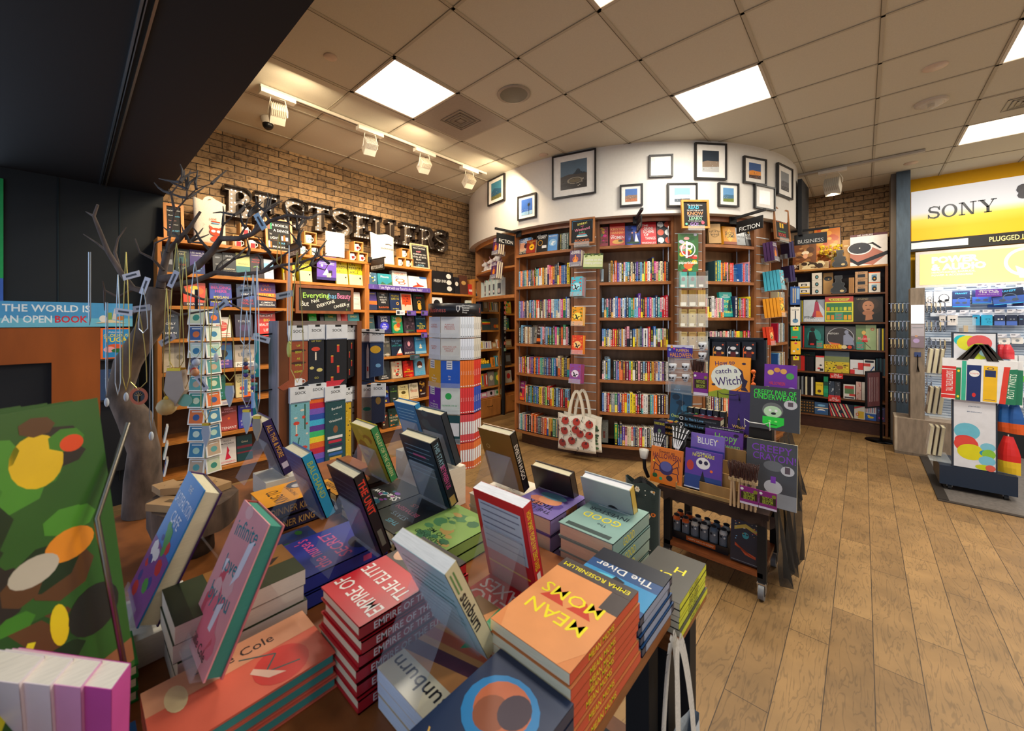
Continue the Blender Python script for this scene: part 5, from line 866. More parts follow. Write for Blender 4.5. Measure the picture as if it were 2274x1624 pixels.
A=onC(1295,597,2.36);T=FR(A,(onC(1335,597,2.36)-A),(.05,-.04,1));m=MB('gloss');m.box((0,0,0),(.20,.16,.003),'cfd8a0',T=T);art(m,T,.2,.16,.003,[('r',0,0,1,.12,'5a6a3a'),('r',0,.88,1,1,'3a4a2a'),('n',12,['6a7a3a'],.06,3,(0,.8,1,1)),T_('Sunrise on the',.6,.13,'h'),T_('Reaping preview',.4,.13,'h')]);tag(m.build('promo_card'),'pale green promotional card sticking out in front of the flask books','card')
A=onC(1243,995,2.30);x=(onC(1322,960,2.30)-onC(1243,960,2.30));x.z=0;x.normalize();n_=x.cross(Vector((0,0,1)))
zb=onC(1285,1000,2.33).z;zt=onC(1285,922,2.33).z;w=.41
for k,(dx,dz,c_,lab,pat)in enumerate(((-.0,0,'e4ddce','white tote printed with red pomegranates and leaves, hanging on first slatwall strip',1),(.055,.01,'ddd6c6','leaf-printed tote hanging behind the pomegranate tote',2))):
 P0=onC(1243,960,2.30)+x*dx+n_*(.05-.035*k);P0.z=zb+dz
 rn=random.Random(5);dc=[]
 if pat==1:
  dc+=[('p',[(cx_,cy_-.03),(cx_+.045*math.cos(q),cy_+.045*math.sin(q)),(cx_+.07*math.cos(q+.5),cy_+.07*math.sin(q+.5))],rn.choice(['2a2630','3a4a34','2a2630']))for cx_,cy_,q in[(rn.uniform(.06,.94),rn.uniform(.06,.94),rn.uniform(0,6.28))for _ in range(95)]]
  for(a,b)in((.22,.84),(.52,.84),(.85,.80),(.2,.55),(.62,.52),(.85,.5),(.4,.3),(.75,.22),(.14,.2),(.5,.62)):dc+=[('e',a,b,.105,.105,rn.choice(['a83228','8a2a26','9a2f28'])),('p',[(a-.02,b+.02),(a+.03,b+.11),(a+.05,b+.02)],'3a2026')]
 else:dc=[('e',rn.uniform(.1,.9),rn.uniform(.1,.9),.06,.035,rn.choice(['3a5a34','2a4028','5a7a4a']))for _ in range(60)]
 tote(FR(P0,x,(0,0,1)),w,zt-zb,c_,dc,lab,depth=.035 if k else.05,hh=.29,hc='d8cfbc',grp='totes on the slatwall strip')
A=onC(1503,600,2.36);B=onC(1548,600,2.36);x=B-A;x.z=0;w=x.length;x.normalize();n_=x.cross(Vector((0,0,1)))
gz=lambda py:onC(1520,py,2.42).z
t=thing('notebook_rack','tall clear rack with floral header card hanging on the second slatwall strip','display rack',A+Vector((0,0,gz(740)-A.z)))
T=FR((A.x,A.y,gz(602)),x,(0,0,1));h=gz(517)-gz(602);m=MB('gloss');m.box((0,0,.02),(w,h,.024),'3a6a3a',T=T);rn=random.Random(2)
art(m,T@Matrix.Translation((0,0,.0)),w,h,.024,[('n',46,['c83a30','3a7a4a','d8c030','e0a0a0','2a5a34','8a2a2a','b8b8d0','5a8a5a'],.14,9,(.02,.02,.98,.98)),('e',.5,.15,.22,.16,'e86a3a'),('e',.5,.58,.36,.36,'eeeeee',.14),('r',.38,.36,.48,.8,'f0f0f0'),('e',.56,.66,.16,.16,'f0f0f0',.45),T_('paperblanks',.24,.11,'f4f4f4',.92)]);m.build('header_card',t)
for k,(p0,p1)in enumerate(((602,640),(642,682),(684,727),(735,775))):
 T=FR((A.x,A.y,gz(p1)),x,(0,0,1));h=gz(p0)-gz(p1);m=MB('acrylic');m.box((0,0,0),(w*1.3,.003,.09),'e8f0f4',T=T);m.box((0,0,.088),(w*1.3,h*.7,.09),'e8f0f4',T=T);m.box((w*1.3-.003,0,0),(w*1.3,h,.09),'e8f0f4',T=T);m.box((0,0,0),(.003,h,.09),'e8f0f4',T=T);m.build('pocket_tier',t)
 tones=(['4aa49a','3a8a84','6a5040'],['a8843c','8a6a2a','b8944a'],['a8905a','b8a468','a08850'],['b09a68','a88a5a','a8905a'])[k]
 for q in range(3):
  ww=w*.36;Tq=T@Matrix.Translation((.004+q*w*.42,.004,.03+.012*q));dd=[('e',.5,.55,.25,.3,'6a2a3a'),('r',.1,.05,.7,.2,'e8e4dc')]if k==0 else([('r',.1+.2*i,0,.14+.2*i,1,'5a4018')for i in range(5)]+[('r',.1,.04,.9,.26,'ece8dc')]if k==1 else[('r',.1,.1,.9,.9,'6a5428'),('r',.14,.14,.86,.86,tones[q]),('e',.5,.6,.1,.1,'4a3418'),('r',.1,.04,.7,.2,'ece8dc')])
  book(Tq,ww,min(h*.92,.19),.022,tones[q],dd,'%s %s notebook in the %s tier of the clear rack'%(('left','middle','right')[q],('teal floral','gold lattice','antique gold','pale gold square')[k],('top','second','third','lowest')[k]),'notebook','patterned notebooks in the clear rack',name='notebook')
a=atD(1751,700,5.25);m=MB('plastic');m.box((a.x-.02,a.y,1.0),(a.x+.0,a.y+.004,2.6),'b8bcc0');tag(m.build('clip_strip'),'grey clip strip holding small hanging packs at the curved bookcase right end','clip strip')
for k,(py0,py1,c_,dc,lab)in enumerate(((637,677,'2f5aa0',[('r',.25,.1,.35,.9,'e0c890'),('r',.45,.1,.55,.9,'e0c890'),('r',.65,.3,.95,.9,'8ab0d8')],'blue card of wooden drum-stick pens'),(682,723,'e8e4dc',[('e',.5,.25,.3,.25,'5a8ab0'),('r',.44,.3,.56,.8,'2a3a50'),T_('GUITAR',.84,.12,'k')],'white card with blue toy guitar'),(726,754,'1f9a70',[('r',.2,.7,.8,1,'e8d020'),('e',.5,.88,.14,.1,'c83a60'),('r',.1,.1,.7,.25,'d84a20')],'green folded sock with cassette print'),(758,787,'e8b020',[('e',.5,.85,.16,.1,'c83a60'),('e',.3,.25,.12,.1,'h'),('e',.7,.4,.12,.12,'3a9aa0')],'yellow folded sock with guitars'),(791,820,'5a3a26',[('r',.2,.7,.8,1,'e8d020'),('e',.5,.88,.14,.1,'c83a60'),('e',.3,.3,.14,.08,'b8c860')],'brown folded sock with birds'))):
 A=onC(1756,py1,2.33);A=atD(1753+k*.5,py1,5.6/1.0*.93);hh=atD(1753,py0,5.6*.93).z-A.z;T=FR(A,(.80,.6,0),(0,0,1));m=MB('gloss' if k<2 else 'cloth');m.box((0,0,0),(.115,hh,.02),c_,T=T);art(m,T,.115,hh,.02,dc);m.box((.055,hh,.006),(.06,hh+.012,.012),'e8e8e8',T=T);tag(m.build('hanging_pack'),lab+' hanging at the right end of the curved bookcase','pack','hanging packs by the music shelves')
csign(1750,500,0,0,0,0,0,0,'BUSINESS','black hanging BUSINESS sign at the right end of the curved bookcase')
# music bookcase on the back brick wall
ZM=[1.876,1.485,1.115,.784,.44,.183];YM=7.25
t=thing('bookcase','music and gift bookcase on the back brick wall left of the blue pillar','bookcase',(-.36,7.4,0))
for x in(-.96,.21):m=MB('wood');m.box((x,YM,0),(x+.025,7.55,2.21),'7a4a2a');m.build('side_panel',t)
m=MB('wood');m.box((-.935,7.54,.05),(.21,7.552,2.21),'33221a');m.build('back_panel',t)
for z in ZM:m=MB('wood_flat');m.box((-.935,YM+.008,z-.022),(.21,7.54,z),'6e4426');m.build('shelf',t)
m=MB('wood_flat');m.box((-.96,YM-.003,2.211),(.235,7.55,2.236),'b07a3c');m.build('top_board',t);m=MB('wood_flat');m.box((-.93,YM+.03,0),(.2,7.5,ZM[-1]-.023),'46281c');m.build('plinth',t)
ZT=2.2375
def yb(pl,pr,pt,z,c,lab,deco=(),Y=7.27,th=.03,lean=6,cat='record',name='vinyl_record',grp='face-out goods on the music bookcase',mat='gloss',pb=None,dup=None):
 a=onY(pl,pt,Y);b=onY(pr,pt,Y);w=abs(b.x-a.x);z0=z if pb is None else(onY(pl,pb,Y).z+onY(pr,pb,Y).z)/2;h=max(.02,(a.z+b.z)/2-z0);s=math.sin(R_(lean))
 T=FR((a.x,Y,z0+.0012+th*s),(1,0,0),(0,s,math.cos(R_(lean))))@Matrix.Translation((0,0,-th));m=MB(mat);m.box((0,0,0),(w,h,th),c,T=T);art(m,T,w,h,th,deco,mat)
 return tag(m.build(name,loc=T@Vector((w/2,0,th/2))),lab,cat,grp)
ALB=lambda*d:list(d)
yb(1806,1867,504,ZT+.03,'d8781c','black-framed golden poster leaning at the back of music bookcase top',[('n',30,['e8a030','c84a14','f0c060'],.12,4),('r',0,0,1,.14,'8a2a14'),T_('BOU',.1,.14,'h',.4,.3),('r',0,.97,1,1,'k'),('r',.97,0,1,1,'k'),('r',0,0,.02,1,'k')],Y=7.50,cat='poster',name='framed_poster')
yb(1760,1812,539,ZT,'6a3a1c','brown bouquet-titled album with white-hatted figure on music bookcase top',[('n',20,['8a5a30','4a2814','a87a4a'],.16,4),('e',.55,.62,.16,.1,'e8d8c0'),('e',.55,.5,.1,.14,'d8a080'),T_('BOUQUET',.14,.16,'h')],Y=7.33)
t_=yb(1775,1840,583,ZT,'c8b088','cream patterned small suitcase on music bookcase top',[('r',.02,.1,.98,.9,'a88a60'),('n',12,['3a2a20','d8c8a0'],.16,3),('r',.4,.2,.6,.35,'5a4028')],th=.12,lean=0,cat='suitcase',name='suitcase')
p=onY(1848,590,7.30);t=thing('flower_vase','slim yellow vase of yellow flowers behind the guitar case','vase',(p.x,7.36,ZT));m=MB('glass');m.lathe([(.025,0),(.028,.08),(.014,.12),(.016,.14)],'d8b040',n=14,o=(p.x,7.36,ZT));m.build('vase',t)
rn=random.Random(4);m=MB('cloth')
for k in range(46):q=(p.x+rn.uniform(-.13,.12),7.36+rn.uniform(-.05,.05),ZT+.25+rn.uniform(-.05,.07));m.ball(q,rn.uniform(.014,.024),rn.choice(['f0c81c','e8b010','f4d840']),n=6,m=4)
m.build('blossoms',t);m=MB('cloth')
for k in range(8):m.tube([(p.x,7.36,ZT+.1),(p.x+rn.uniform(-.1,.1),7.36,ZT+.24)],.003,'6a7a30',n=4)
m.build('stems',t)
def gcase(px,py,z,Y,lab,s=.19):
 c=onY(px,py,Y);t=thing('guitar_case',lab,'case',(c.x,Y,z),'miniature guitar cases');out=[(.0,0),(.30,.0),(.42,.12),(.40,.30),(.29,.42),(.27,.5),(.33,.58),(.31,.70),(.16,.76),(.14,1.0),(.2,1.03),(.2,1.22),(-.2,1.22),(-.2,1.03),(-.14,1.0),(-.16,.76),(-.31,.70),(-.33,.58),(-.27,.5),(-.29,.42),(-.40,.30),(-.42,.12),(-.30,0)]
 T=FR((c.x,Y,z+.001),(1,0,0),(0,.05,1));m=MB('plastic');pts=[(x*s,y*s)for x,y in out];m.prism(pts,-.03,.03,'2c3036',T=T);m.build('shell',t)
 m=MB('plastic');pt=[(x*s*.97,y*s*.98+.002,.031)for x,y in out];m.line([(a[0],a[1])for a in pt]+[(pt[0][0],pt[0][1])],.004,'5a5e64',.0312,T=T);m.ell(.18*s,.16*s,.11*s,.08*s,'c8b080',.032,T=T);m.build('badge',t)
gcase(1865,590,ZT,7.27,'black miniature guitar case standing on the music bookcase top');gcase(1862,640,ZM[0],7.28,'black miniature guitar case on the shelf below the top of music bookcase',.2)
t_=yb(1888,1971,519,ZT,'f0eef0','large boxed turntable on music bookcase top with maroon header',[('r',0,.93,1,1,'5a2a38'),T_('100 ALBUMS',.965,.045,'h',.5,.4),('p',[(.0,.12),(.62,.0),(1,.32),(.5,.62),(0,.5)],'b8786a'),('p',[(0,.28),(.2,.12),(1,.42),(1,.30),(.22,0),(0,.16)],'2a2c34'),('e',.26,.55,.34,.24,'e8e8ee'),('e',.26,.56,.31,.21,'3a3e48'),('e',.26,.56,.02,.02,'h'),('p',[(.45,.68),(.62,.72),(.85,.52),(.8,.5),(.6,.66)],'1c1c20')],th=.20,Y=7.28,lean=0,cat='boxed record player',name='record_player_box')
yb(1871,1888,533,ZT,'b88a50','tan side panel box beside the boxed turntable',[('r',.2,.75,.8,.8,'e0c090')],Y=7.30,lean=0,th=.18,cat='box',name='gift_box')
def stack(pl,pr,tops,z,c,lab,deco,n,Y=7.28):
 a=onY(pl,650,Y);b=onY(pr,650,Y);z1=onY((pl+pr)/2,tops,Y).z;h=(z1-z)/n
 for k in range(n):T=FR((a.x,Y,z+.001+k*h),(1,0,0),(0,0,1));m=MB('gloss');m.box((0,0,-.12),(b.x-a.x,h-.002,0),c,T=T);art(m,T,b.x-a.x,h-.002,0,deco);tag(m.build('gift_box'),'%s, %s'%(lab,('lowest' if k==0 else 'topmost' if k==n-1 else 'middle')+' of its stack'),'gift box','stacked gift boxes on the music bookcase')
stack(1773,1798,627,ZM[0],'e8e4dc','white and yellow cassette box on upper music shelf',[('r',0,0,1,.3,'e0b020'),('r',0,0,1,.1,'2a4a8a'),('r',.25,.4,.75,.75,'2a2a2a'),('r',.35,.45,.65,.65,'e8e4dc')],2)
stack(1803,1825,606,ZM[0],'d8d2c8','pale vinyl gadget box on upper music shelf',[('e',.5,.4,.2,.28,'3a3a3a'),('e',.5,.4,.1,.12,'6ab0c0')],3)
stack(1899,1927,603,ZM[0],'b8906a','tan radio box on upper music shelf',[('r',.2,.15,.8,.6,'2a2e34'),T_('RADIO',.8,.14,'k',.5)],3)
stack(1929,1955,604,ZM[0],'e0dad0','white and orange microphone box on upper music shelf',[('r',.25,.2,.7,.75,'6a9ab8'),('e',.5,.35,.2,.3,'2a2a2a'),('e',.5,.35,.08,.1,'e0a030'),('r',.0,.92,1,1,'o')],2)
yb(1828,1850,606,ZM[0]+.0,'b08850','kraft tray behind the small guitar case on upper music shelf',[('e',.5,.72,.42,.3,'22262c'),('e',.55,.7,.08,.08,'c8a060')],Y=7.36,lean=3,cat='box',name='gift_box')
yb(1885,1897,617,ZM[0],'a87a48','rope-textured wooden box on upper music shelf',[('r',.2,0,.28,1,'6a4424'),('r',.55,0,.63,1,'6a4424')],lean=2,cat='box',name='gift_box')
def spines(pl,pr,py,z,cl,lab,Y=7.28,pyr=None):
 n=len(cl);
 for k,c in enumerate(cl):
  a=onY(pl+(pr-pl)*k/n,py,Y);b=onY(pl+(pr-pl)*(k+1)/n,py,Y);h=onY(pl,py,Y).z-z;m=MB('gloss');m.box((a.x+.0006,Y,z+.0012),(b.x-.0006,Y+.22,z+h+.003*((k*7)%3)),c);tag(m.build('record_sleeve'),'%s %s sleeve of the thin row %s'%(('first','second','third','fourth','fifth','sixth','seventh','eighth','ninth','tenth')[k],CNAME.get(c,'dark'),lab),'record','spine-out sleeves on the music bookcase')
spines(1775,1784,668,ZM[1],'kazyk','left of the sky-backed album')
yb(1784,1831,666,ZM[1],'c0cad8','pale album with pink-robed figure on second music shelf',[('p',[(0,1),(.6,1),(1,.5),(1,1)],'8a94a8'),('p',[(.55,.9),(.7,.9),(.78,.5),(.95,.2),(.4,.2),(.5,.5)],'a83a58'),('p',[(.6,.5),(.8,.45),(.95,.2),(.6,.2)],'d86a3a'),('e',.62,.93,.05,.06,'6a4030'),T_('P!NK',.2,.13,'k',.6,.3),T_('TRUSTFALL',.07,.12,'h')])
t=yb(1832,1895,659,ZM[1],'d8d040','yellow and red music boxes counter display on second music shelf',[('r',0,.78,1,1,'b84a44'),('p',[(.12,.92),(.88,.92),(.8,.82),(.2,.82)],'c8c850'),T_('MUSIC BOXES',.87,.07,'8a2a2a',.6),('r',.05,.42,.95,.74,'3a7a50'),('r',.05,.06,.95,.38,'3a7a50')]+[('r',.07+.15*i,.44,.17+.15*i,.58,['e07a30','a0b830','a0b830','8ab040','d8d040','c8b830'][i])for i in range(6)]+[('r',.07+.15*i,.08,.18+.15*i,.26,['e0a030','e08a30','3a9a7a','3a9a7a','e0a030','e0a030'][i])for i in range(6)]+[('r',.36,.06,.64,.36,'4a9a80'),T_('HIP',.26,.08,'c83a60',.2),T_('HOP',.14,.08,'c83a60',.2)],lean=2,th=.1,cat='display box',name='music_box_display')
yb(1896,1961,660,ZM[1],'1c1614','dark album with a long-haired man resting chin on hand, second music shelf',[('e',.55,.62,.42,.42,'2e211b'),('e',.55,.7,.3,.28,'3a2a22'),('e',.5,.62,.2,.27,'b07a5a'),('e',.5,.35,.2,.12,'a06a4c'),('e',.43,.66,.035,.02,'k'),('e',.58,.66,.035,.02,'k'),('p',[(.42,.28),(.62,.3),(.66,.1),(.4,.05)],'a87050'),('e',.5,.5,.07,.03,'6a3a2a'),T_('LEGEND',.93,.06,'a89878',.4,.3)])
spines(1771,1786,724,ZM[2],'gkakr','left of the teal album')
yb(1786,1830,724,ZM[2],'1c5a58','teal album with seated dark figure on third music shelf',[('e',.5,.5,.35,.5,'2f8a84'),('e',.42,.82,.12,.14,'1a1614'),('p',[(.2,.1),(.25,.7),(.5,.72),(.6,.4),(.85,.3),(.8,.1)],'141416'),('r',.3,.12,.5,.2,'r')])
yb(1832,1901,726,ZM[2],'4a4a4e','clear-sleeved oval picture disc with grey statue figure, third music shelf',[('e',.5,.5,.46,.46,'c8c8cc',.04),('e',.5,.5,.43,.43,'3a3436'),('p',[(.1,.3),(.5,.22),(.5,.12),(.2,.2)],'d86a3a'),('p',[(.6,.1),(.6,.6),(.75,.7),(.9,.5),(.95,.15)],'8a90a8'),('e',.7,.75,.07,.09,'8a90a8'),T_('HISTORY',.68,.06,'h',.35,.28)])
yb(1829,1895,766,ZM[2],'e8b81c','yellow tray lettered VINYL in front of the picture disc',[('r',.62,0,1,1,'1c3040'),('e',.7,.5,.5,.45,'e0d0a0'),('e',.88,.5,.4,.4,'d84a20'),T_('VINYL',.55,.6,'b82a20',.5,.3)],Y=7.255,th=.012,lean=0,cat='tray',name='tray')
yb(1900,1946,722,ZM[2],'6a8458','green album with red-lettered seated figure, third music shelf',[('r',.5,0,1,1,'9ab080'),('e',.4,.68,.1,.14,'d8b060'),('p',[(.3,.3),(.4,.6),(.55,.55),(.6,.3)],'c8302a'),('l',[(.35,.35),(.75,.05)],.03,'3a2a20'),('e',.82,.82,.09,.09,'c8302a',.4),T_('Mulatto',.45,.16,'e8a0a0',.6,.4)])
spines(1947,1966,730,ZM[2],'eakyk','right of the green album')
yb(1813,1827,757,ZM[2],'3a9a84','small teal card with red hip hop lettering, left',[T_('HIP',.6,.3,'c83a50'),T_('HOP',.3,.3,'c83a50')],Y=7.253,th=.006,cat='card',name='shelf_card');yb(1902,1918,760,ZM[2],'3a9a84','small teal card with red hip hop lettering, right of yellow tray',[T_('HIP',.6,.3,'c83a50'),T_('HOP',.3,.3,'c83a50')],Y=7.253,th=.006,cat='card',name='shelf_card')
yb(1774,1810,782,ZM[3],'1c4a34','dark green tall album behind red and black sleeves',[T_('7 inch',.85,.08,'m',.5,.5)],Y=7.42)
spines(1771,1807,791,ZM[3],'rrrrkkkkk','in front of the green album')
yb(1811,1830,791,ZM[3],'d8d0c8','white boxed headphones with red dots on fourth music shelf',[('r',0,.9,1,1,'r'),('e',.6,.4,.15,.12,'k'),('e',.4,.2,.2,.12,'r'),('r',.5,.05,.9,.2,'k')])
yb(1831,1886,781,ZM[3],'8a8a3a','album with yellow flower meadow under grey sky, fourth music shelf',[('r',0,.75,1,1,'4a5660'),('r',0,.5,1,.75,'7a8450'),('r',0,0,1,.5,'c8b020'),('n',50,['2a2a14','8a5a1a','e8d030'],.04,3,(.02,.02,.98,.5)),('e',.62,.25,.15,.1,'a86a2a')])
yb(1888,1917,800,ZM[3],'d8d8dc','white and red art set on fourth music shelf',[('r',0,0,.35,.3,'r'),('r',.6,.3,1,.8,'r'),('r',.2,.35,.7,.4,'8a4a3a')]);yb(1918,1943,800,ZM[3],'e4e2de','white coloured-pencil box on fourth music shelf',[('r',0,.55,.6,.75,'c83a2a'),('r',.1,.05,.9,.18,'3a3a5a'),('r',.1,.8,.9,.95,'k'),('p',[(.5,.2),(.9,.6),(.95,.5),(.6,.2)],'3a5aa0')])
spines(1945,1966,797,ZM[3],'zkzkz','right of the pencil box')
spines(1771,1810,836,ZM[4],'akakekkhk','left end of the fifth music shelf')
yb(1811,1828,850,ZM[4],'e0c020','yellow book with running figure on fifth music shelf',[('e',.5,.35,.25,.25,'5a3a18'),('r',0,0,1,.1,'k'),T_('GUITAR',.8,.12,'k')]);yb(1829,1839,837,ZM[4],'1f8a5c','tall green box on fifth music shelf',[('r',0,.55,1,.75,'1c4a3c'),('r',0,.2,1,.4,'27a070')],lean=2)
yb(1840,1853,848,ZM[4],'3a4454','slate blue tin with swirl pattern on fifth music shelf',[('n',10,['c8d0d8','2a303c'],.16,3),('r',0,0,1,.14,'c83a3a')]);yb(1854,1866,849,ZM[4],'3a3a3e','charcoal tin with leaf pattern on fifth music shelf',[('n',10,['8a8a90','2a2a2e'],.16,5),('r',0,0,1,.14,'c83a3a')])
yb(1873,1899,855,ZM[4],'d8d4cc','white and red landscape pencil tin on fifth music shelf',[('r',.1,.35,.9,.7,'5a7a4a'),('r',.1,.7,.9,.9,'b83a30'),('r',.5,.2,1,.35,'c83a2a'),('r',.1,.04,.9,.14,'2a2a3a')])
yb(1901,1913,849,ZM[4],'d8b0a8','cream book with red pattern on fifth music shelf',[('n',14,['b84a40','d8c8a0'],.16,5)]);yb(1914,1926,850,ZM[4],'d0ccc4','plain pale box on fifth music shelf',[])
spines(1927,1939,849,ZM[4],'wnkn','right of the plain pale box')
yb(1777,1808,889,ZM[5],'2a241c','dark box patterned with orange birds on bottom music shelf',[('e',.1+.2*(i%5),.15+.22*(i//5),.05,.05,'c88a30',.4)for i in range(20)])
yb(1809,1839,895,ZM[5],'3a5a80','stacked boxes with printed blue and white cars, bottom music shelf',[('r',0,.5,1,.58,'e0c8a0'),('e',.5,.3,.3,.16,'h'),('e',.5,.25,.36,.1,'2a5aa0'),('e',.5,.75,.3,.1,'7ab0d8')])
yb(1840,1896,898,ZM[5],'1c2034','gift box with diagonal red white and navy stripes, bottom music shelf',[('p',[(x,0),(x+.07,0),(x-.2,1),(x-.27,1)]if 0<x-.27 else[(max(x,0),0),(x+.07,0),(max(x-.2,0),1),(max(x-.27,0),1)],cc)for x,cc in((.1,'r'),(.22,'e'),(.34,'r'),(.46,'e'),(.58,'r'),(.7,'e'),(.82,'r'),(.93,'e'))]+[('e',.5,.4,.14,.14,'1c2034')])
yb(1897,1921,903,ZM[5],'e4e0d4','white and yellow banana card box, bottom music shelf',[('r',.35,.05,.9,.6,'e8c020'),('p',[(0,.75),(1,1),(.5,1),(0,.9)],'c83a3a'),('p',[(0,.9),(.5,1),(0,1)],'2a9a80'),('e',.3,.35,.16,.2,'o',.4)])
yb(1922,1946,904,ZM[5],'d0d4dc','white patterned pack above a blue yellow-duck pack, bottom music shelf',[('r',0,0,1,.48,'2a5ab0'),('e',.5,.22,.28,.13,'e8c820'),('e',.3,.32,.12,.1,'e8c820')]+[('r',.1+.18*i,.55,.17+.18*i,.95,['b84a50','3a4a8a'][i%2])for i in range(5)]);yb(1947,1966,906,ZM[5],'3a2a50','purple ring-patterned box, bottom music shelf right end',[('e',.5,.25,.3,.22,'c83a8a',.4),('n',8,['5a7aa0'],.1,4,(.05,.55,.95,.95))])
for(a,b,pt,pb,l_)in((1843,1872,830,841,'upper'),(1839,1867,882,893,'lower')):yb(a,b,pt,0,'d0342c','%s red SALE shelf tag on the music bookcase'%l_,[T_('SALE',.75,.3,'h',.4),T_('50 % OFF*',.35,.32,'h',.8)],Y=7.245,th=.002,lean=0,cat='sale tag',name='sale_tag',grp='red sale tags',pb=pb)
c=Vector((.165,6.98,0));t=thing('sign_stand','black floor stand with narrow angled sign in front of the music bookcase','sign stand',c)
m=MB('metal');m.lathe([(.001,0),(.15,0),(.15,.008),(.02,.02),(.001,.02)],'141416',n=28,o=c);m.build('base_plate',t);m=MB('metal');m.box((.153,6.972,.01),(.177,6.988,.86),'141416');m.build('pole',t)
T=FR((.165-.02,6.975,.42),(-.5,-.86,0),(0,0,1));m=MB('plastic');m.box((-.02,0,-.008),(.24,.46,.008),'1c1a1e',T=T);m.box((.0,.02,.0085),(.22,.44,.0095),'6a3a3c',T=T);[m.box((.03+.03*k,.08,.0096),(.035+.03*k,.38,.0099),'c0a8a8',T=T)for k in range(6)];T2=T@FR((.22,0,0),(-1,0,0),(0,1,0));m.box((.0,.02,.0085),(.22,.44,.0095),'6a3a3c',T=T2);[m.box((.03+.03*k,.08,.0096),(.036+.03*k,.38,.0099),'c0a8a8',T=T2)for k in range(6)];m.build('sign_panel',t)
# reading-glasses tower
t=thing('glasses_rack','grey wood-look reading glasses tower beside the blue pillar','display rack',(.47,6.7,0))
m=MB('oak_grey');m.box((.285,6.5,.03),(.75,6.85,.40),'8a7a6a');m.box((.262,6.47,0),(.77,6.86,.03),'6a5e52');m.box((.262,6.50,.03),(.285,6.85,.40),'b0a08c');m.build('base_cabinet',t)
m=MB('oak_grey');m.box((.39,6.55,.40),(.50,6.80,1.87),'857666');m.build('column',t)
m=MB('gloss');m.box((.395,6.545,1.47),(.495,6.549,1.68),'e8f0ff','lightbox');m.build('mirror',t);T=FR((.395,6.546,1.20),(1,0,0),(0,0,1));m=MB('gloss');m.box((0,0,0),(.10,.26,.002),'b8b0b8',T=T);art(m,T,.1,.26,.002,[('r',0,0,1,.5,'8a7a84'),('e',.4,.3,.25,.25,'b8a0d0'),('e',.4,.5,.12,.12,'c89a7a'),('r',.1,.85,.9,.88,'a')]);m.build('info_card',t)  # mirror glows by itself, standing in for the light it reflects
m=MB('metal');m.tube([(.445,6.54,1.12),(.445,6.535,1.0),(.455,6.535,.93),(.44,6.535,.93),(.445,6.535,1.0)],.004,'18181a');m.box((.42,6.54,1.1),(.47,6.55,1.15),'3a4a7a','plastic');m.build('security_tag',t)
GZ=[onY(2000,y,6.6).z for y in(672,712,751,789,830,870)];rn=random.Random(8)
for k,z in enumerate(GZ):
 for side,xs in((0,[.235+.031*i for i in range(5)]),(1,[.515+.033*i for i in range(5)])):
  m=MB('metal');x0,x1=(.22,.39)if side==0 else(.50,.69);m.box((x0,6.62,z-.012),(x1,6.625,z-.006),'c8ccd0');m.build('hook_bar',t)
  for i,x in enumerate(xs):
   if side==1 and k>3 and i>1:continue
   u=Vector((x,6.615,z-.01));g=thing('reading_glasses','hanging pair of reading glasses, %s row, %s of tower, %s'%(('top','second','third','fourth','fifth','lowest')[k],('left side','right side')[side],('outermost left','second from left','middle','second from right','rightmost')[i]),'glasses',u,'reading glasses on the tower')
   fc=rn.choice(['1c1a1e','2a2224','5a3a28','2c2c38','6a5a4a','3a1c20']);m=MB('plastic');ln=.14
   for s_,dy in((-1,0),(1,-.02)):m.ell(0,0,.019,.016,fc,0,T=FR(u+Vector((s_*.0,dy-.018*0+(-.035 if s_>0 else.0),-.10)),(.35,-.94,0),(0,0,1)),ring=.3,n=12)
   m.tube([u+Vector((.004,.0,-.09)),u+Vector((.006,-.01,-.03)),u+Vector((0,0,.01))],.0028,fc,n=5);m.tube([u+Vector((.0,-.04,-.09)),u+Vector((.006,-.02,-.04)),u+Vector((0,-.01,.0))],.0028,fc,n=5);m.build('frame',g)
   m=MB('plastic');m.box((x-.001,6.585,z-.11),(x+.009,6.587,z-.015),rn.choice(['c8b890','b8a880','8a96b0','c0b8a8','7a86a0']));m.build('price_tag',g)
# electronics wall
t=thing('wall_sign','large backlit SONY panel fading white to yellow on the yellow wall','sign',(1.4,7.52,2.53))
def gradmat():
 m,nt,b=nodemat('sony_print');L=nt.links.new;tc=N(nt,'ShaderNodeTexCoord');sx=N(nt,'ShaderNodeSeparateXYZ');L(tc.outputs['Object'],sx.inputs[0]);cr=N(nt,'ShaderNodeValToRGB');mr=N(nt,'ShaderNodeMapRange');mr.inputs[1].default_value=0;mr.inputs[2].default_value=.64;L(sx.outputs[2],mr.inputs[0]);L(mr.outputs[0],cr.inputs[0])
 e=cr.color_ramp.elements;e[0].position=.22;e[0].color=col('f2b80e');e[1].position=.55;e[1].color=col('dcdce0');x=e.new(.40);x.color=col('e8d048');L(cr.outputs[0],b.inputs['Base Color']);L(cr.outputs[0],b.inputs['Emission Color']);b.inputs['Emission Strength'].default_value=.55;MATS['sony_print']=m
gradmat()
m=MB('sony_print');m.box((.455,7.50,2.53),(2.6,7.53,3.165),'h');m.build('light_panel',t)
T=FR((.592,7.497,2.79),(1,0,0),(0,0,1))@Matrix.Diagonal((.675,1,1,1));m=MB('gloss');K='16161c';ox=0;hh=.155
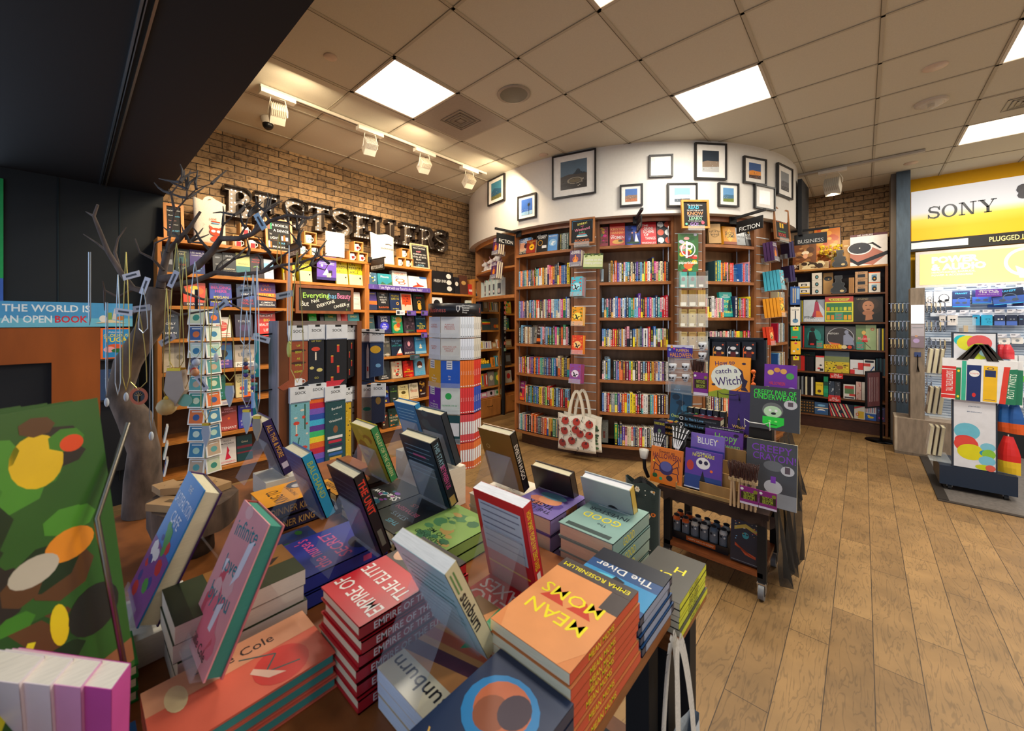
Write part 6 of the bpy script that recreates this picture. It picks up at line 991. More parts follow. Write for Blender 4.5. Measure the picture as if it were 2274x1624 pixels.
def ringe(cx,rx,ry,tx,ty):
 n=30;vs=[(cx+rx*math.cos(2*math.pi*k/n),hh/2+ry*math.sin(2*math.pi*k/n),0)for k in range(n)]+[(cx+tx*math.cos(2*math.pi*k/n),hh/2+ty*math.sin(2*math.pi*k/n),0)for k in range(n)];m.add(vs,[(k,(k+1)%n,n+(k+1)%n,n+k)for k in range(n)],K,None,T)
xs=[.09+.078*math.cos(R_(a))for a in range(10,300,20)]
S_=[(.150,.112),(.135,.138),(.085,.148),(.040,.138),(.026,.112),(.040,.090),(.085,.080),(.130,.068),(.146,.042),(.130,.016),(.085,.006),(.036,.016),(.020,.044)]
for q in range(len(S_)-1):
 w_=(.016,.014,.016,.022,.026,.026,.026,.026,.024,.020,.014,.014)[q];m.line([S_[q],S_[q+1]],w_,K,.0002*(q%2),T=T);m.ell(S_[q][0],S_[q][1],w_/2,w_/2,K,.0001,T=T,n=10)
m.poly([(.143,.10,0),(.16,.10,0),(.16,.15,0),(.150,.15,0)],K,None,T);m.poly([(.010,.004,0),(.02,.004,0),(.027,.056,0),(.010,.056,0)],K,None,T)
ringe(.275,.095,.08,.060,.066)
def rc(x0,y0,x1,y1):m.poly([(x0,y0,0),(x1,y0,0),(x1,y1,0),(x0,y1,0)],K,None,T)
rc(.415,0,.43,hh);m.poly([(.41,hh,0),(.45,hh,0),(.56,0,0),(.53,0,0)],K,None,T);rc(.545,0,.56,hh);rc(.385,0,.46,.012);rc(.385,hh-.012,.44,hh);rc(.515,hh-.012,.59,hh)
m.poly([(.62,hh,0),(.665,hh,0),(.735,.07,0),(.705,.06,0)],K,None,T);m.poly([(.775,hh,0),(.79,hh,0),(.735,.07,0),(.72,.06,0)],K,None,T);rc(.70,0,.735,.075);rc(.675,0,.76,.012);rc(.605,hh-.012,.69,hh);rc(.75,hh-.012,.815,hh)
m.build('lettering',t)
m=MB('paper');a=onY(2272,430,7.497);
for q in range(16):m.ell(a.x+.05+.05*math.cos(q),2.98+.045*math.sin(q*2.3),.05,.045,'6a6a70',-7.4966 if False else 0,T=FR((0,7.4965-.0002*q,0),(1,0,0),(0,0,1)),n=10)
m.box((a.x+.04,7.4962,2.62),(a.x+.055,7.4966,2.95),'4a4a48');m.build('palm_print',t)
t=thing('wall_sign','dark strip lettered PLUGGED IN with a white light bar, below the Sony panel','sign',(1.5,7.5,2.42));m=MB('plastic');m.box((.44,7.47,2.39),(2.6,7.50,2.525),'26221f');m.build('panel',t)
m=MB('lightbox');a=onY(2150,550,7.466);m.box((.452,7.463,2.42),(a.x,7.469,2.50),'e8e6d8');m.build('light_bar',t);m=MB('lightbox');a=onY(2196,535,7.466);m.text('PLUGGED IN',a.x,2.462,.058,'f0e090',0,'lightbox',FR((0,7.465,0),(1,0,0),(0,0,1)),al='L',bold=.015,sx=.62);a=onY(2262,530,7.466);m.poly([(a.x,7.465,2.43),(a.x+.2,7.465,2.50),(a.x+.2,7.465,2.43)],'e8b020');m.build('lettering',t)
t=thing('light_box','glowing pale orange power and audio light box with white headphones','light box',(1.5,7.42,1.92));m=MB('plastic');m.box((.485,7.40,1.92),(2.6,7.46,2.37),'f0e8e0');m.build('frame',t)
T=FR((.52,7.397,1.95),(1,0,0),(0,0,1));m=MB('lightbox');m.box((0,0,-.001),(2.05,.385,0),'f8d28c',T=T);m.build('panel',t);m=MB('lightbox');A_=dict(mat='lightbox',T=T)
m.text('POWER',.10,.305,.075,'fffdf4',.001,al='L',bold=.05,**A_);m.text('& AUDIO',.10,.215,.075,'fffdf4',.001,al='L',bold=.05,**A_);m.text('HEADPHONES, EARBUDS,',.10,.150,.022,'fff6e0',.001,al='L',bold=.02,**A_);m.text('POWER & ACCESSORIES',.10,.115,.022,'fff6e0',.001,al='L',bold=.02,**A_)
hx=onY(2245,600,7.397).x-.52;m.ell(hx+.10,.22,.15,.16,'fffdf8',.001,ring=.18,n=30,**A_);m.poly([(hx+.03,.18,.0015),(hx+.14,.10,.0015),(hx+.16,.03,.0015),(hx+.06,.04,.0015)],'fffdf8','lightbox',T);m.build('lettering',t)
t=thing('slat_display_wall','pale blue slatted merchandise wall below the light box','slatwall',(1.5,7.4,.3));m=MB('plastic')
m.box((.45,7.38,.30),(2.6,7.42,1.915),'a8b8cc')
for k in range(52):m.box((.45,7.372,.32+.031*k),(2.6,7.381,.338+.031*k),'c8d4e4')
m.build('panel',t)
for z in(1.60,1.30,1.0,.7):m=MB('plastic');m.box((.6,7.27,z-.02),(2.6,7.372,z),'b8c4d4');m.box((.6,7.262,z-.045),(2.6,7.27,z),'d8dee8');m.build('shelf',t)
m=MB('matte_black');m.box((.6,7.15,0),(2.6,7.5,.30),'18181c');m.build('plinth',t)
area('shelf_light',(1.4,7.2,1.9),1.6,.08,9,(.86,.93,1))
GE='packaged electronics on the slatted wall'
HP=[('e',.56,.55,.3,.34,'26262c',.16),('e',.34,.34,.13,.1,'1a1a1e'),('e',.72,.4,.13,.1,'1a1a1e')]
def pk(pl,pr,pt,pb,c,lab,deco,Y=7.25):return yb(pl,pr,pt,0,c,lab,deco,Y=Y,th=.05,lean=0,cat='packaged electronics',name='electronics_box',grp=GE,pb=pb)
pk(2056,2071,648,680,'d8d0cc','white headphone box cut off by the grey tower, top electronics row',HP);pk(2074,2114,647,681,'ddd6d0','white box with black headphones, left in top electronics row',HP)
HB=[('r',0,0,1,.5,'3f5fb0'),T_('TRANSIT',.85,.1,'4ab0e0')]+[('e',.55,.42,.3,.26,'5a6a80',.16),('e',.3,.25,.14,.1,'4a5668'),('e',.7,.25,.14,.1,'4a5668'),('r',0,0,1,.04,'3ab0f0')]
pk(2115,2154,647,682,'232c48','navy and blue headphone box, third in top electronics row',HB);pk(2159,2202,645,674,'232c48','navy headphone box behind the purple club card',HB)
T=FR(onY(2207,678,7.19),(1,0,.12),(-.12,0,1));m=MB('gloss');m.box((0,0,-.05),(.22,.17,0),'1f2434',T=T);art(m,T,.22,.17,0,HB);tag(m.build('electronics_box'),'tilted navy headphone box right of the purple club card','packaged electronics',GE)
pk(2194,2236,676,683,'2a5ab0','blue box edge below the tilted headphone box',[],Y=7.30);pk(2249,2274,645,680,'2a1f5a','purple and red headphone box at the photo right edge, top row',[('e',.6,.5,.3,.3,'c83040'),('e',.5,.6,.35,.3,'3040b0',.3)])
T=FR(onY(2166,660,7.17),(1,0,0),(0,0,1));m=MB('gloss');m.box((0,0,0),(.19,.085,.003),'7040a8',T=T);art(m,T,.19,.085,.003,[T_('Welcome to',.87,.16,'h'),T_('The Club',.66,.25,'h'),T_('members save every day',.35,.1,'d8c8f0',.8)]);m.box((.09,.085,0),(.11,.13,.001),'e8e8e8',T=T);tag(m.build('club_card',loc=(T@Vector((.1,0,0)))),'purple Welcome to The Club card hanging over the headphone boxes','card')
EB=[('e',.38,.55,.12,.1,'1c1c20'),('e',.66,.55,.12,.1,'1c1c20'),('r',.4,.3,.45,.55,'1c1c20'),('r',.62,.3,.67,.55,'1c1c20')]
for(a,b,c_,l_,dc)in((2086,2100,'d8d0cc','white earbud box half hidden by hanging glasses',EB),(2104,2127,'ddd6d2','white earbud box right of the tower',EB),(2160,2176,'2a98c8','cyan gadget box behind the clear bin',[('e',.4,.72,.28,.2,'1c2430')]),(2179,2204,'30a4d0','cyan cable box in the second electronics row',[('e',.6,.6,.2,.14,'1a4a60',.2),('e',.7,.3,.2,.14,'1a4a60',.2)]),(2208,2232,'2c3450','navy earbud box right of the cyan ones',[('r',0,0,1,.4,'5070c0'),('e',.4,.6,.1,.08,'h'),('e',.7,.6,.1,.08,'h')]),(2235,2259,'282e44','dark earbud box second from the photo edge',[('r',0,0,1,.4,'4a68b8'),('e',.4,.6,.1,.08,'a'),('e',.7,.6,.1,.08,'a')]),(2262,2274,'2a3048','navy earbud box at the photo edge, second row',[('e',.5,.6,.3,.1,'s')])):
 pk(a,b,700,723,c_,l_,dc)
for k,(px,py)in enumerate(((2085,641),(2135,637),(2180,633),(2222,632),(2268,631),(2091,693),(2113,692),(2142,692),(2166,692),(2193,691),(2220,690),(2248,690),(2268,690),(2225,745),(2255,744))):
 a=onY(px,py,7.23);m=MB('paper');T=FR((a.x-.035,7.235,a.z-.025),(1,0,0),(0,0,1));m.box((0,0,0),(.07,.04,.002),'d8d8e2',T=T);art(m,T,.07,.04,.002,[('r',.1,.5,.5,.8,'8a8a96'),('p',[(.5,0),(1,0),(1,.9)],'b0b4c4')],'paper');m.box((.03,.0,-.14),(.036,.006,0),'c0c8d0','metal',T=T);tag(m.build('price_ticket',loc=(a.x,7.235,a.z-.03)),'small white price ticket on the %s row of the slatted wall'%('top' if k<5 else 'second' if k<13 else 'third'),'price ticket','price tickets on the slatted wall')
for(a,b,pt,pb,c_,l_,dc)in((2218,2243,751,765,'e8e2dc','white adapter pack, third electronics row',[('e',.5,.5,.2,.2,'a')]),(2247,2272,750,764,'e4e0dc','white plug pack at the photo edge, third electronics row',[('e',.5,.5,.2,.2,'a')]),(2244,2260,790,812,'e8e8ea','white cable box beside the book-print tote',[('r',.1,0,.9,.15,'a')]),(2262,2274,790,812,'e0e2e8','white cable box at the photo edge',[]),(2246,2259,818,848,'e8e8ea','white and lime pack, left of the pair',[('r',0,0,1,.4,'6ad020')]),(2262,2274,816,848,'e8e8ea','white and lime pack at the photo edge',[('r',0,0,1,.4,'6ad020')]),(2250,2272,868,905,'e8eaee','white and orange pack below the lime ones',[('r',.3,.7,.8,.9,'o'),('e',.5,.3,.2,.2,'3a9ad0')])):pk(a,b,pt,pb,c_,l_,dc)
# travel essentials cart
t=thing('travel_cart','dark wheeled travel essentials cart with dotted poster at the right edge','cart',(.70,5.55,0))
m=MB('oak_grey');m.box((.497,5.36,.05),(.925,5.80,.215),'1e2a3c','plastic');m.build('base_box',t)
for(x,y)in((.56,5.41),(.87,5.41),(.56,5.74),(.87,5.74)):m=MB('plastic');m.tube([(x-.012,y,.026),(x+.012,y,.026)],.026,'2a2a2c',n=14);m.box((x-.018,y-.012,.026),(x+.018,y+.012,.05),'8a8a8a','metal');m.build('caster',t)
m=MB('plastic');m.box((.572,5.375,.215),(.822,5.42,1.40),'26303e');m.build('post_frame',t)
T=FR((.582,5.374,.225),(1,0,0),(0,0,1));m=MB('gloss');m.box((0,0,0),(.23,1.165,.002),'d8dae2',T=T)
rr=[('e',.16,.27,.32,.32,'6ab8d0'),('e',.28,.205,.26,.18,'d83a3a'),('e',.1,.175,.3,.3,'d84a40'),('e',.42,.12,.34,.30,'d8d020'),('e',.9,.17,.18,.16,'7ac0d8'),('e',.78,.125,.16,.12,'2a90b0'),('e',.92,.12,.16,.18,'8ac040'),('e',.8,.07,.2,.18,'7ac0d8'),('e',.72,.02,.2,.1,'c8d020'),('e',.92,.02,.12,.12,'d86050'),('e',.1,.95,.2,.2,'2ab8c8'),('e',.35,.93,.28,.28,'d8d830'),('e',.62,.93,.3,.3,'d85a5a'),('e',.62,.87,.3,.3,'b8c820'),('e',.95,.87,.2,.2,'a8d8e0')]
rr=[d for d in rr]
rr=[('e',min(max(d[1],d[3]+.0),1-d[3]),d[2],d[3],d[4],d[5])for d in rr]
art(m,T,.23,1.165,.002,rr+[T_("#TRAVELER'S",.46,.028,'3a5a80',.9),T_('BFF ESSENTIALS',.42,.028,'3a5a80',.92)]);m.build('poster',t)
for k,z in enumerate((.235,.62,1.0)):
 m=MB('acrylic');m.box((.44,5.38,z),(.575,5.78,z+.004),'e8f0f4');m.poly([(.44,5.38,z),(.44,5.78,z),(.41,5.78,z+.13),(.41,5.38,z+.13)],'e8f0f4');m.build('side_pocket',t)
 for q in range(3):
  x=.46+.035*q;T=FR((x,5.40+.0*q,z+.006),(0,1,0),(.12,0,1));book(FR((x,5.72,z+.006),(0,-1,0),(.1,0,1)),.15,.27-.02*k,.025,('d8d0c4','8a7a6a','b8b0a4')[(q+k)%3],[('r',.1,.3,.9,.8,('e8e4dc','c8a088','d8ccb8')[q])],'%s pale guide book in the %s left pocket of the travel cart'%(('outer','middle','inner')[q],('lowest','middle','top')[k]),'book','guide books in the travel cart pockets')
def bagbook(y,dx,front,lab):
 t=thing('tote_bag',lab,'bag',(.70+dx,y,.82),'book-print totes on the travel cart');T=FR((.505+dx,y,.815),(1,0,-.02),(.02,0,1));m=MB('gloss');w,h=.41,.36
 m.prism([(0.01,0),(w-.01,0),(w,h),(0,h)],-.02,0,'e4e4e6',T=T)
 D=[('r',.0,.02,.2,.80,'d0302a'),('r',.0,.72,.2,.74,'h'),('r',0,.1,.2,.12,'h'),('t','TALL TALES & LEGENDS',.11,.44,.11,'h',90,.5,.005),('r',.2,.0,.27,.78,'2a7a48'),('e',.235,.7,.02,.03,'y'),('e',.235,.08,.02,.03,'y'),('r',.28,.0,.34,.95,'3ab090'),('r',.35,.0,.54,.86,'1f2f66'),('e',.45,.66,.08,.08,'h'),('t','POEMS',.45,.66,.035,'r',0,.12,0),('e',.45,.15,.03,.05,'r'),('r',.57,.02,.75,.86,'e8b81c'),('r',.59,.6,.73,.76,'26305a'),('e',.66,.8,.05,.03,'26305a',.3),('r',.59,.06,.73,.07,'26305a'),('p',[(.78,.0),(.86,.0),(.91,.86),(.83,.86)],'d8402c'),('p',[(.86,0),(.985,0),(1,.82),(.9,.8)],'2a7a58'),('t','PLOT TWISTS',.93,.42,.10,'e0f0e0',86,.5,.005)]
 art(m,T,w,h,0,D if front else[('r',.6,0,1,.8,'2a7a58')],'gloss');m.build('bag_body',t)
 m=MB('cloth')
 for(x0,x1,c_)in((.12,.20,0),(.20,.30,1)):
  for s_ in(-1,1):m.add([(.19+s_*.01,h+.13,.004),(.215+s_*.01,h+.13-c_*.01,.004),(.215+s_*(.10-.03*c_),h-.01,.004),(.18+s_*(.10-.03*c_),h-.01,.004)],[(0,1,2,3)],'26201c','cloth',T)
 m.build('handle',t)
bagbook(5.345,0,1,'white tote printed with coloured book spines on the travel cart');bagbook(5.372-.0,.03,0,'second book-print tote just behind the front one on the cart')if False else bagbook(5.325+.045,.032,0,'second book-print tote showing a green edge behind the front one')
for k,(px,py0,py1,c_,c2,lab)in enumerate(((2223,765,797,'c8303a','c8303a','small red snack bag hanging behind the book totes'),(2237,765,797,'d03a44','e04a54','second small red snack bag hanging right of the first'),(2228,893,958,'2a62a8','d8592a','blue and orange snack bag at the cart right side, left one'),(2252,893,962,'2a5aa0','e0602c','blue and orange pretzel snack bag nearest the photo edge'),(2240,968,1050,'d02a28','e8c030','large red and yellow gift bag hanging low on the cart'))):
 Y=5.45;a=onY(px,py0,Y);b=onY(px,py1,Y);w=.07 if k<2 else.10 if k<4 else.13;h=a.z-b.z;T=FR((a.x-w/2,Y-(.02*(k%2)),b.z),(.9,-.4,0),(0,0,1));m=MB('gloss');n=6;vs=[]
 for iy in range(n+1):
  for ix in range(n+1):u,v=ix/n,iy/n;q=1-.6*max(0,v-.55)/.45;vs.append((w/2+(u-.5)*w*q,v*h,.03*math.sin(math.pi*u)*(math.sin(math.pi*min(v+.05,1))**.5 if v<.95 else.05)))
 vs2=[(x,y,-z*.6)for x,y,z in vs];f=[]
 for iy in range(n):
  for ix in range(n):q=iy*(n+1)+ix;f.append((q,q+1,q+n+2,q+n+1))
 for ff in f:iy=ff[0]//(n+1);m.add([vs[i]for i in ff],[(0,1,2,3)],c2 if iy<2 else c_,None,T,True);m.add([vs2[i]for i in ff],[(3,2,1,0)],c_,None,T,True)
 m.box((w/2-.003,h,-.002),(w/2+.003,h+.015,.002),'h',T=T);tag(m.build('snack_bag'),lab,'snack bag','bags hanging on the travel cart')
a=onY(2145,738,5.4);t=thing('acrylic_bin','small clear bin of cards on top of the travel cart','container',(a.x,5.40,1.401));m=MB('acrylic')
for(x0,y0,x1,y1)in((-.05,-.04,.05,-.037),(-.05,.037,.05,.04),(-.05,-.04,-.047,.04),(.047,-.04,.05,.04)):m.box((a.x+x0,5.40+y0,1.402),(a.x+x1,5.40+y1,1.53),'e0eaf0')
m.build('walls',t);m=MB('paper');m.box((a.x-.015,5.38,1.403),(a.x+.01,5.41,1.46),'c8a050');m.box((a.x-.04,5.385,1.403),(a.x-.02,5.41,1.44),'5a4a40');m.build('cards',t)
# halloween cart
CX0,CX1,CY0,CY1,CZ=-.93,-.36,2.53,3.02,.475
t=thing('display_cart','dark wooden rolling cart of halloween goods on four casters','cart',(-.65,2.78,0))
for x in(CX0+.025,CX1-.055):
 for y in(CY0+.03,CY1-.06):
  m=MB('matte_black');m.box((x,y,.09),(x+.04,y+.04,CZ-.04),'161412');m.build('leg',t)
  m=MB('plastic');c=Vector((x+.02,y+.01,.042));m.tube([c+Vector((-.013,0,0)),c+Vector((.013,0,0))],.042,'77787a',n=18);m.tube([c+Vector((-.015,0,0)),c+Vector((.015,0,0))],.022,'3a3a3c',n=12);w_=m.build('caster',t);m=MB('metal');m.box((c.x-.02,c.y-.014,.04),(c.x-.016,c.y+.014,.095),'c8c8ca');m.box((c.x+.016,c.y-.014,.04),(c.x+.02,c.y+.014,.095),'c8c8ca');m.box((c.x-.022,c.y-.016,.083),(c.x+.022,c.y+.02,.09),'c8c8ca');m.build('fork',w_)
m=MB('wood_flat');m.box((CX0,CY0,CZ-.03),(CX1,CY1,CZ),'2c1a12');m.box((CX0+.03,CY0+.01,CZ-.07),(CX1-.03,CY0+.03,CZ-.03),'2a1a14');m.build('top_board',t)
m=MB('wood_flat');m.box((CX0+.03,CY0+.03,.115),(CX1-.03,CY1-.03,.14),'8a4a24');m.build('lower_shelf',t)
t=thing('display_riser','black stepped riser on the halloween cart','riser',(-.65,2.9,CZ+.001));m=MB('matte_black');m.box((-.95,2.84,CZ+.001),(-.40,3.0,.70),'14110f');m.build('lower_step',t)
m=MB('acrylic');m.box((-.93,2.96,.985),(-.40,3.10,.99),'c8d0d8');m.build('shelf_plate',t)
for x in(-.93,-.405):m=MB('acrylic');m.box((x,2.99,.70),(x+.005,3.09,.985),'c8d0d8');m.build('end_plate',t)
m=MB('matte_black');m.box((-.92,3.0,CZ+.001),(-.41,3.08,.70),'1a1614');m.build('back_step',t)
def hb(pl,pr,pt,pb,Y,c,lab,deco=(),th=.02,lean=8,name='book',cat='book',grp='halloween books and goods on the cart',z=None,mat='gloss'):
 a=onY(pl,pt,Y);b=onY(pr,pt,Y);w=abs(b.x-a.x);z0=z if z is not None else onY((pl+pr)/2,pb,Y).z;h=max(.02,onY((pl+pr)/2,pt,Y).z-z0);s=math.sin(R_(lean))
 T=FR((a.x,Y,z0+.001+th*s),(1,0,0),(0,s,math.cos(R_(lean))))@Matrix.Translation((0,0,-th))
 if name=='book':return book(T,w,h,th,c,deco,lab,'book',grp,hard=th>.015)
 m=MB(mat);m.box((0,0,0),(w,h,th),c,T=T);art(m,T,w,h,th,deco,mat);return tag(m.build(name,loc=T@Vector((w/2,0,0))),lab,cat,grp)
LG=lambda x,y,c,k=.5:[('l',[(x,y),(x+.18*k,y+.22*k)],.018,c),('l',[(x+.18*k,y+.22*k),(x+.3*k,y+.05*k)],.018,c)]
hb(1443,1513,1000,1075,2.56,'d8731c','orange board book with purple spider, left front of the cart',[('e',.5,.45,.22,.22,'3a2a5a'),('e',.5,.5,.18,.16,'5a5a9a'),('e',.62,.2,.1,.09,'2a2226')]+[('l',[(.5+s_*.18,.45+q),(.5+s_*.36,.55+q*2),(.5+s_*.4,.35+q*2)],.025,'4a2034')for s_ in(-1,1)for q in(-.1,0,.1)]+[T_('Sweet as',.9,.08,'6a2a1a',.5),T_('HALLOWEEN',.78,.13,'7a2430'),('e',.16,.2,.08,.07,'2a5a2a'),('e',.35,.14,.05,.05,'2aa070'),('e',.1,.6,.03,.03,'y')],z=CZ)
hb(1519,1601,1006,1088,2.575,'5a3a9a','purple board book with round pale moon-faced figure, front of the cart',[('r',0,0,1,.35,'2a4080'),('e',.5,.68,.19,.17,'e4e0e0'),('e',.43,.7,.055,.06,'2a2040'),('e',.58,.7,.055,.06,'2a2040'),('p',[(.42,.2),(.5,.5),(.58,.2)],'1a1a20'),('e',.15,.58,.1,.15,'b83a30'),('e',.78,.15,.09,.07,'c8d0e8'),('e',.73,.52,.04,.04,'o'),T_("YOU'RE MY LITTLE",.94,.04,'h',.4),T_('NIGHTMARE',.88,.08,'e8e040',.6),('r',.0,.0,1,.03,'c8d0e8')],z=CZ+.02)
hb(1531,1606,970,1060,2.68,'7a62b8','lilac board book with white bubble-letter title behind the moon-faced one',[('r',0,0,1,.68,'3a3f90'),T_('BLUEY',.86,.16,'h',.6,.5,.006),('e',.2,.93,.02,.02,'m'),('e',.8,.9,.02,.02,'m')],z=CZ+.05)
hb(1563,1648,953,1035,2.78,'6a3a9a','purple sticker book with green Happy Halloween title and hand',[('r',0,.93,1,1,'16121a'),T_('Use stickers to create 20 cute Halloween pictures',.965,.03,'h',.8),T_('Happy',.78,.16,'8ad06a',.6,.55,.006),T_('Halloween',.6,.13,'8ad06a',.75,.55),('e',.45,.25,.25,.25,'e4e0ee'),('e',.78,.4,.2,.1,'e0a080'),('e',.82,.85,.07,.05,'2a1a30'),('r',0,0,1,.06,'d8601a')],z=CZ+.09)
m=MB('wood')
for k in range(4):m.box((-.70,2.56+.06*k,CZ+.0012),(-.50,2.566+.06*k,CZ+.03+.06*(k+.8)),'a07a48');
for x in(-.83,-.505):m.box((x,2.55,CZ+.0012),(x+.006,2.80,CZ+.04),'b08a54')
m.box((-.824,2.55,CZ+.0012),(-.505,2.56,CZ+.02),'b08a54');tag(m.build('stepped_rack'),'kraft brown stepped card rack behind the front board books','rack')
hb(1664,1776,862,985,2.74,'3a3b3d','large dark book with glowing green title and green shorts creature',[T_('CREEPY PAIR OF',.87,.09,'3ae040',.85,.5,.006),T_('UNDERWEAR!',.76,.1,'3ae040',.85,.5,.006),('e',.47,.45,.21,.19,'6a6c6a'),('e',.47,.42,.18,.14,'b8d8b0'),('e',.42,.45,.03,.03,'h'),('e',.54,.45,.03,.03,'h'),('e',.49,.38,.05,.03,'k'),('p',[(.27,.30),(.7,.30),(.7,.14),(.55,.05),(.4,.05),(.27,.14)],'27c83a'),('e',.42,.2,.03,.02,'9af07a'),('e',.54,.2,.03,.02,'9af07a'),('l',[(.4,.12),(.56,.12)],.02,'14501c'),('e',.82,.62,.13,.11,'c0c0c4'),('r',.77,.58,.87,.68,'5a4a50')],z=.88,th=.014)
hb(1655,1769,985,1125,2.66,'46474a','large grey book with purple crayon title below the green one',[T_('CREEPY',.88,.13,'7a3ab0',.85,.5,.006),T_('CRAYON!',.75,.13,'7a3ab0',.85,.55,.006),('p',[(.2,0),(1,0),(1,.22),(.4,.22)],'8a8c90'),('e',.55,.3,.18,.16,'b8bac0'),('e',.55,.62,.2,.12,'6a6c70'),('e',.82,.58,.13,.11,'c0c0c4'),('r',.77,.54,.87,.64,'5a4a50'),('r',.5,.36,.6,.46,'7a3ab0')],z=CZ+.001,th=.014)
for(x,y,z,lab)in((-.44,2.712,.88,'white wire easel holding the green-titled book'),(-.63,2.93,.9905,'dark wire easel holding the witch book')):
 t=thing('wire_easel',lab,'easel',(x,y,z));c_='e0e0dc' if z<.9 else '1c1c20';m=MB('metal');d=.06
 m.tube([(x-d,y+.02,z+.004),(x-d,y,z+.004),(x-d,y-.005,z+.05),(x-d*.6,y-.005,z+.035),(x+d*.6,y-.005,z+.035),(x+d,y-.005,z+.05),(x+d,y,z+.004),(x+d,y+.02,z+.004)],.003,c_,'plastic');m.build('front_wire',t)
t=thing('display_riser','dark box lifting the green-titled book at the cart right end','riser',(-.45,2.8,CZ));m=MB('matte_black');m.box((-.485,2.745,CZ+.001),(-.375,2.835,.879),'17120f');m.build('box',t)
def broom(o,lab,grp,s=1,n=20):
 t=thing('witch_broom',lab,'broom',o,grp);rn=random.Random(int(o.x*999));m=MB('wood');m.tube([o+Vector((0,0,.004)),o+Vector((rn.uniform(-.008,.008),.01,.16*s))],.0065,'c0a078',n=6);m.build('handle',t);m=MB('cloth')
 for k in range(n):a=rn.uniform(0,6.28);r=rn.uniform(.003,.012);p=o+Vector((0,.01,.14*s));m.tube([p+Vector((math.cos(a)*r*.5,math.sin(a)*r*.5,0)),p+Vector((math.cos(a)*r,math.sin(a)*r,.05)),p+Vector((math.cos(a)*r*1.8+rn.uniform(-.006,.006),math.sin(a)*r*1.6,.085+rn.uniform(0,.015)))],.0016,'4a2012',n=4)
 m.build('bristles',t);m=MB('cloth');m.tube([o+Vector((0,.01,.137*s)),o+Vector((0,.01,.152*s))],.011,'b89a6a',n=8);m.build('binding',t)
for k in range(14):broom(Vector((-.535+.019*(k%7)+.004*(k//7),2.52-.035*(k//7)+.03,CZ+.002)),'miniature twig broom with pale handle, %s row of the front bundle, %s'%(('back','front')[k//7],('far left','left','left of centre','centre','right of centre','right','far right')[k%7]),'miniature brooms in the front bundle',1.05)
for k in range(8):broom(Vector((-.865+.017*(k%4),3.0+.03*(k//4),.9915)),'miniature twig broom on the upper tier beside skull cups, %s row, %s'%(('front','back')[k//4],('far left','left','right','far right')[k%4]),'miniature brooms on the upper tier')
BL=[('r',0,0,1,.12,'d8d0e0'),('r',.05,.3,.95,.7,'3a2a1c'),T_('WITCHES',.6,.2,'b0c040',.6),T_('BROOM',.4,.2,'b0c040',.6),('e',.12,.85,.09,.09,'h'),('e',.85,.8,.12,.12,'8a8a30')]
hb(1643,1684,1083,1122,2.50,'8a2a78','purple witches broom label, left of the two at cart front',BL,th=.004,lean=0,name='label_card',cat='label',grp='broom label cards');hb(1685,1725,1094,1133,2.50,'8a2a78','purple witches broom label, right of the two at cart front',BL,th=.004,lean=0,name='label_card',cat='label',grp='broom label cards');hb(1540,1572,828,857,2.97,'7a2a88','purple broom label on the upper tier',BL,th=.004,lean=0,name='label_card',cat='label',grp='broom label cards',z=.991)
hb(1573,1664,794,866,2.96,'e8931c','orange picture book about catching a witch with moon and flying witch',[('e',.45,.5,.4,.36,'d8dcd0'),('p',[(0,0),(1,0),(1,.1),(.4,.22),(0,.1)],'8a9a20'),('t','How to',.38,.85,.13,'3a2060',8,.5,.01),('t','catch a',.42,.66,.14,'3a2060',8,.55,.01),('t','Witch',.48,.42,.24,'3a2060',10,.62,.006),('p',[(.7,.75),(.82,.68),(.86,.5),(.95,.45),(.9,.3),(.98,.2),(.8,.22),(.82,.4),(.76,.55),(.8,.62)],'2a1c3a'),('e',.85,.85,.05,.03,'2a1c3a'),('e',.12,.3,.05,.03,'2a1c3a'),('l',[(.6,.12),(.85,.3)],.02,'5a3a20')],z=.9915)
t=thing('display_tub','upright shiny black plastic tub behind the witch book','tub',(-.55,3.05,.992));a=onY(1576,748,3.08);b=onY(1704,748,3.08);T=FR((a.x,3.085,.992),(1,0,0),(0,0,1));w=b.x-a.x;h=a.z-.992;m=MB('plastic')
for(x0,y0,x1,y1)in((0,0,w,.012),(0,h-.012,w,h),(0,0,.012,h),(w-.012,0,w,h)):m.box((x0,y0,0),(x1,y1,.05),'16181e','gloss',T)
m.box((0,0,0),(w,h,.004),'101216','gloss',T);m.build('shell',t)
for k,(pl,c_,lab)in enumerate(((1581,'e09030','candy corn'),(1613,'d8d8dc','white skull'),(1648,'e0641c','orange pumpkin'))):
 hb(pl,pl+30,760,800,3.03,'18161a','%s bead necklace packet, %s in the black tub'%(lab,('left','middle','right')[k]),[('e',.25,.4,.14,.1,c_),('e',.75,.4,.14,.1,c_),('r',.3,.15,.7,.45,'5a1a14'),('e',.5,.65,.22,.14,'d8d8dc'),('e',.8,.85,.07,.07,'d8603a'),('l',[(.1,.1),(.1,.6),(.2,.75)],.04,c_)],th=.006,lean=2,name='necklace_packet',cat='packet',grp='bead necklace packets')
m=MB('plastic');a=onY(1672,850,2.95)
for k in range(16):m.ball((a.x+.004*math.sin(k),2.965,1.0+.011*k),.0065,'e0641c' if k%5 else 'f08a30',n=6,m=4)
m.ball((a.x,2.965,1.10),.014,'e0641c');m.ball((a.x,2.965,1.18),.014,'e0641c');tag(m.build('bead_strand'),'orange pumpkin bead strand hanging right of the witch book','necklace')
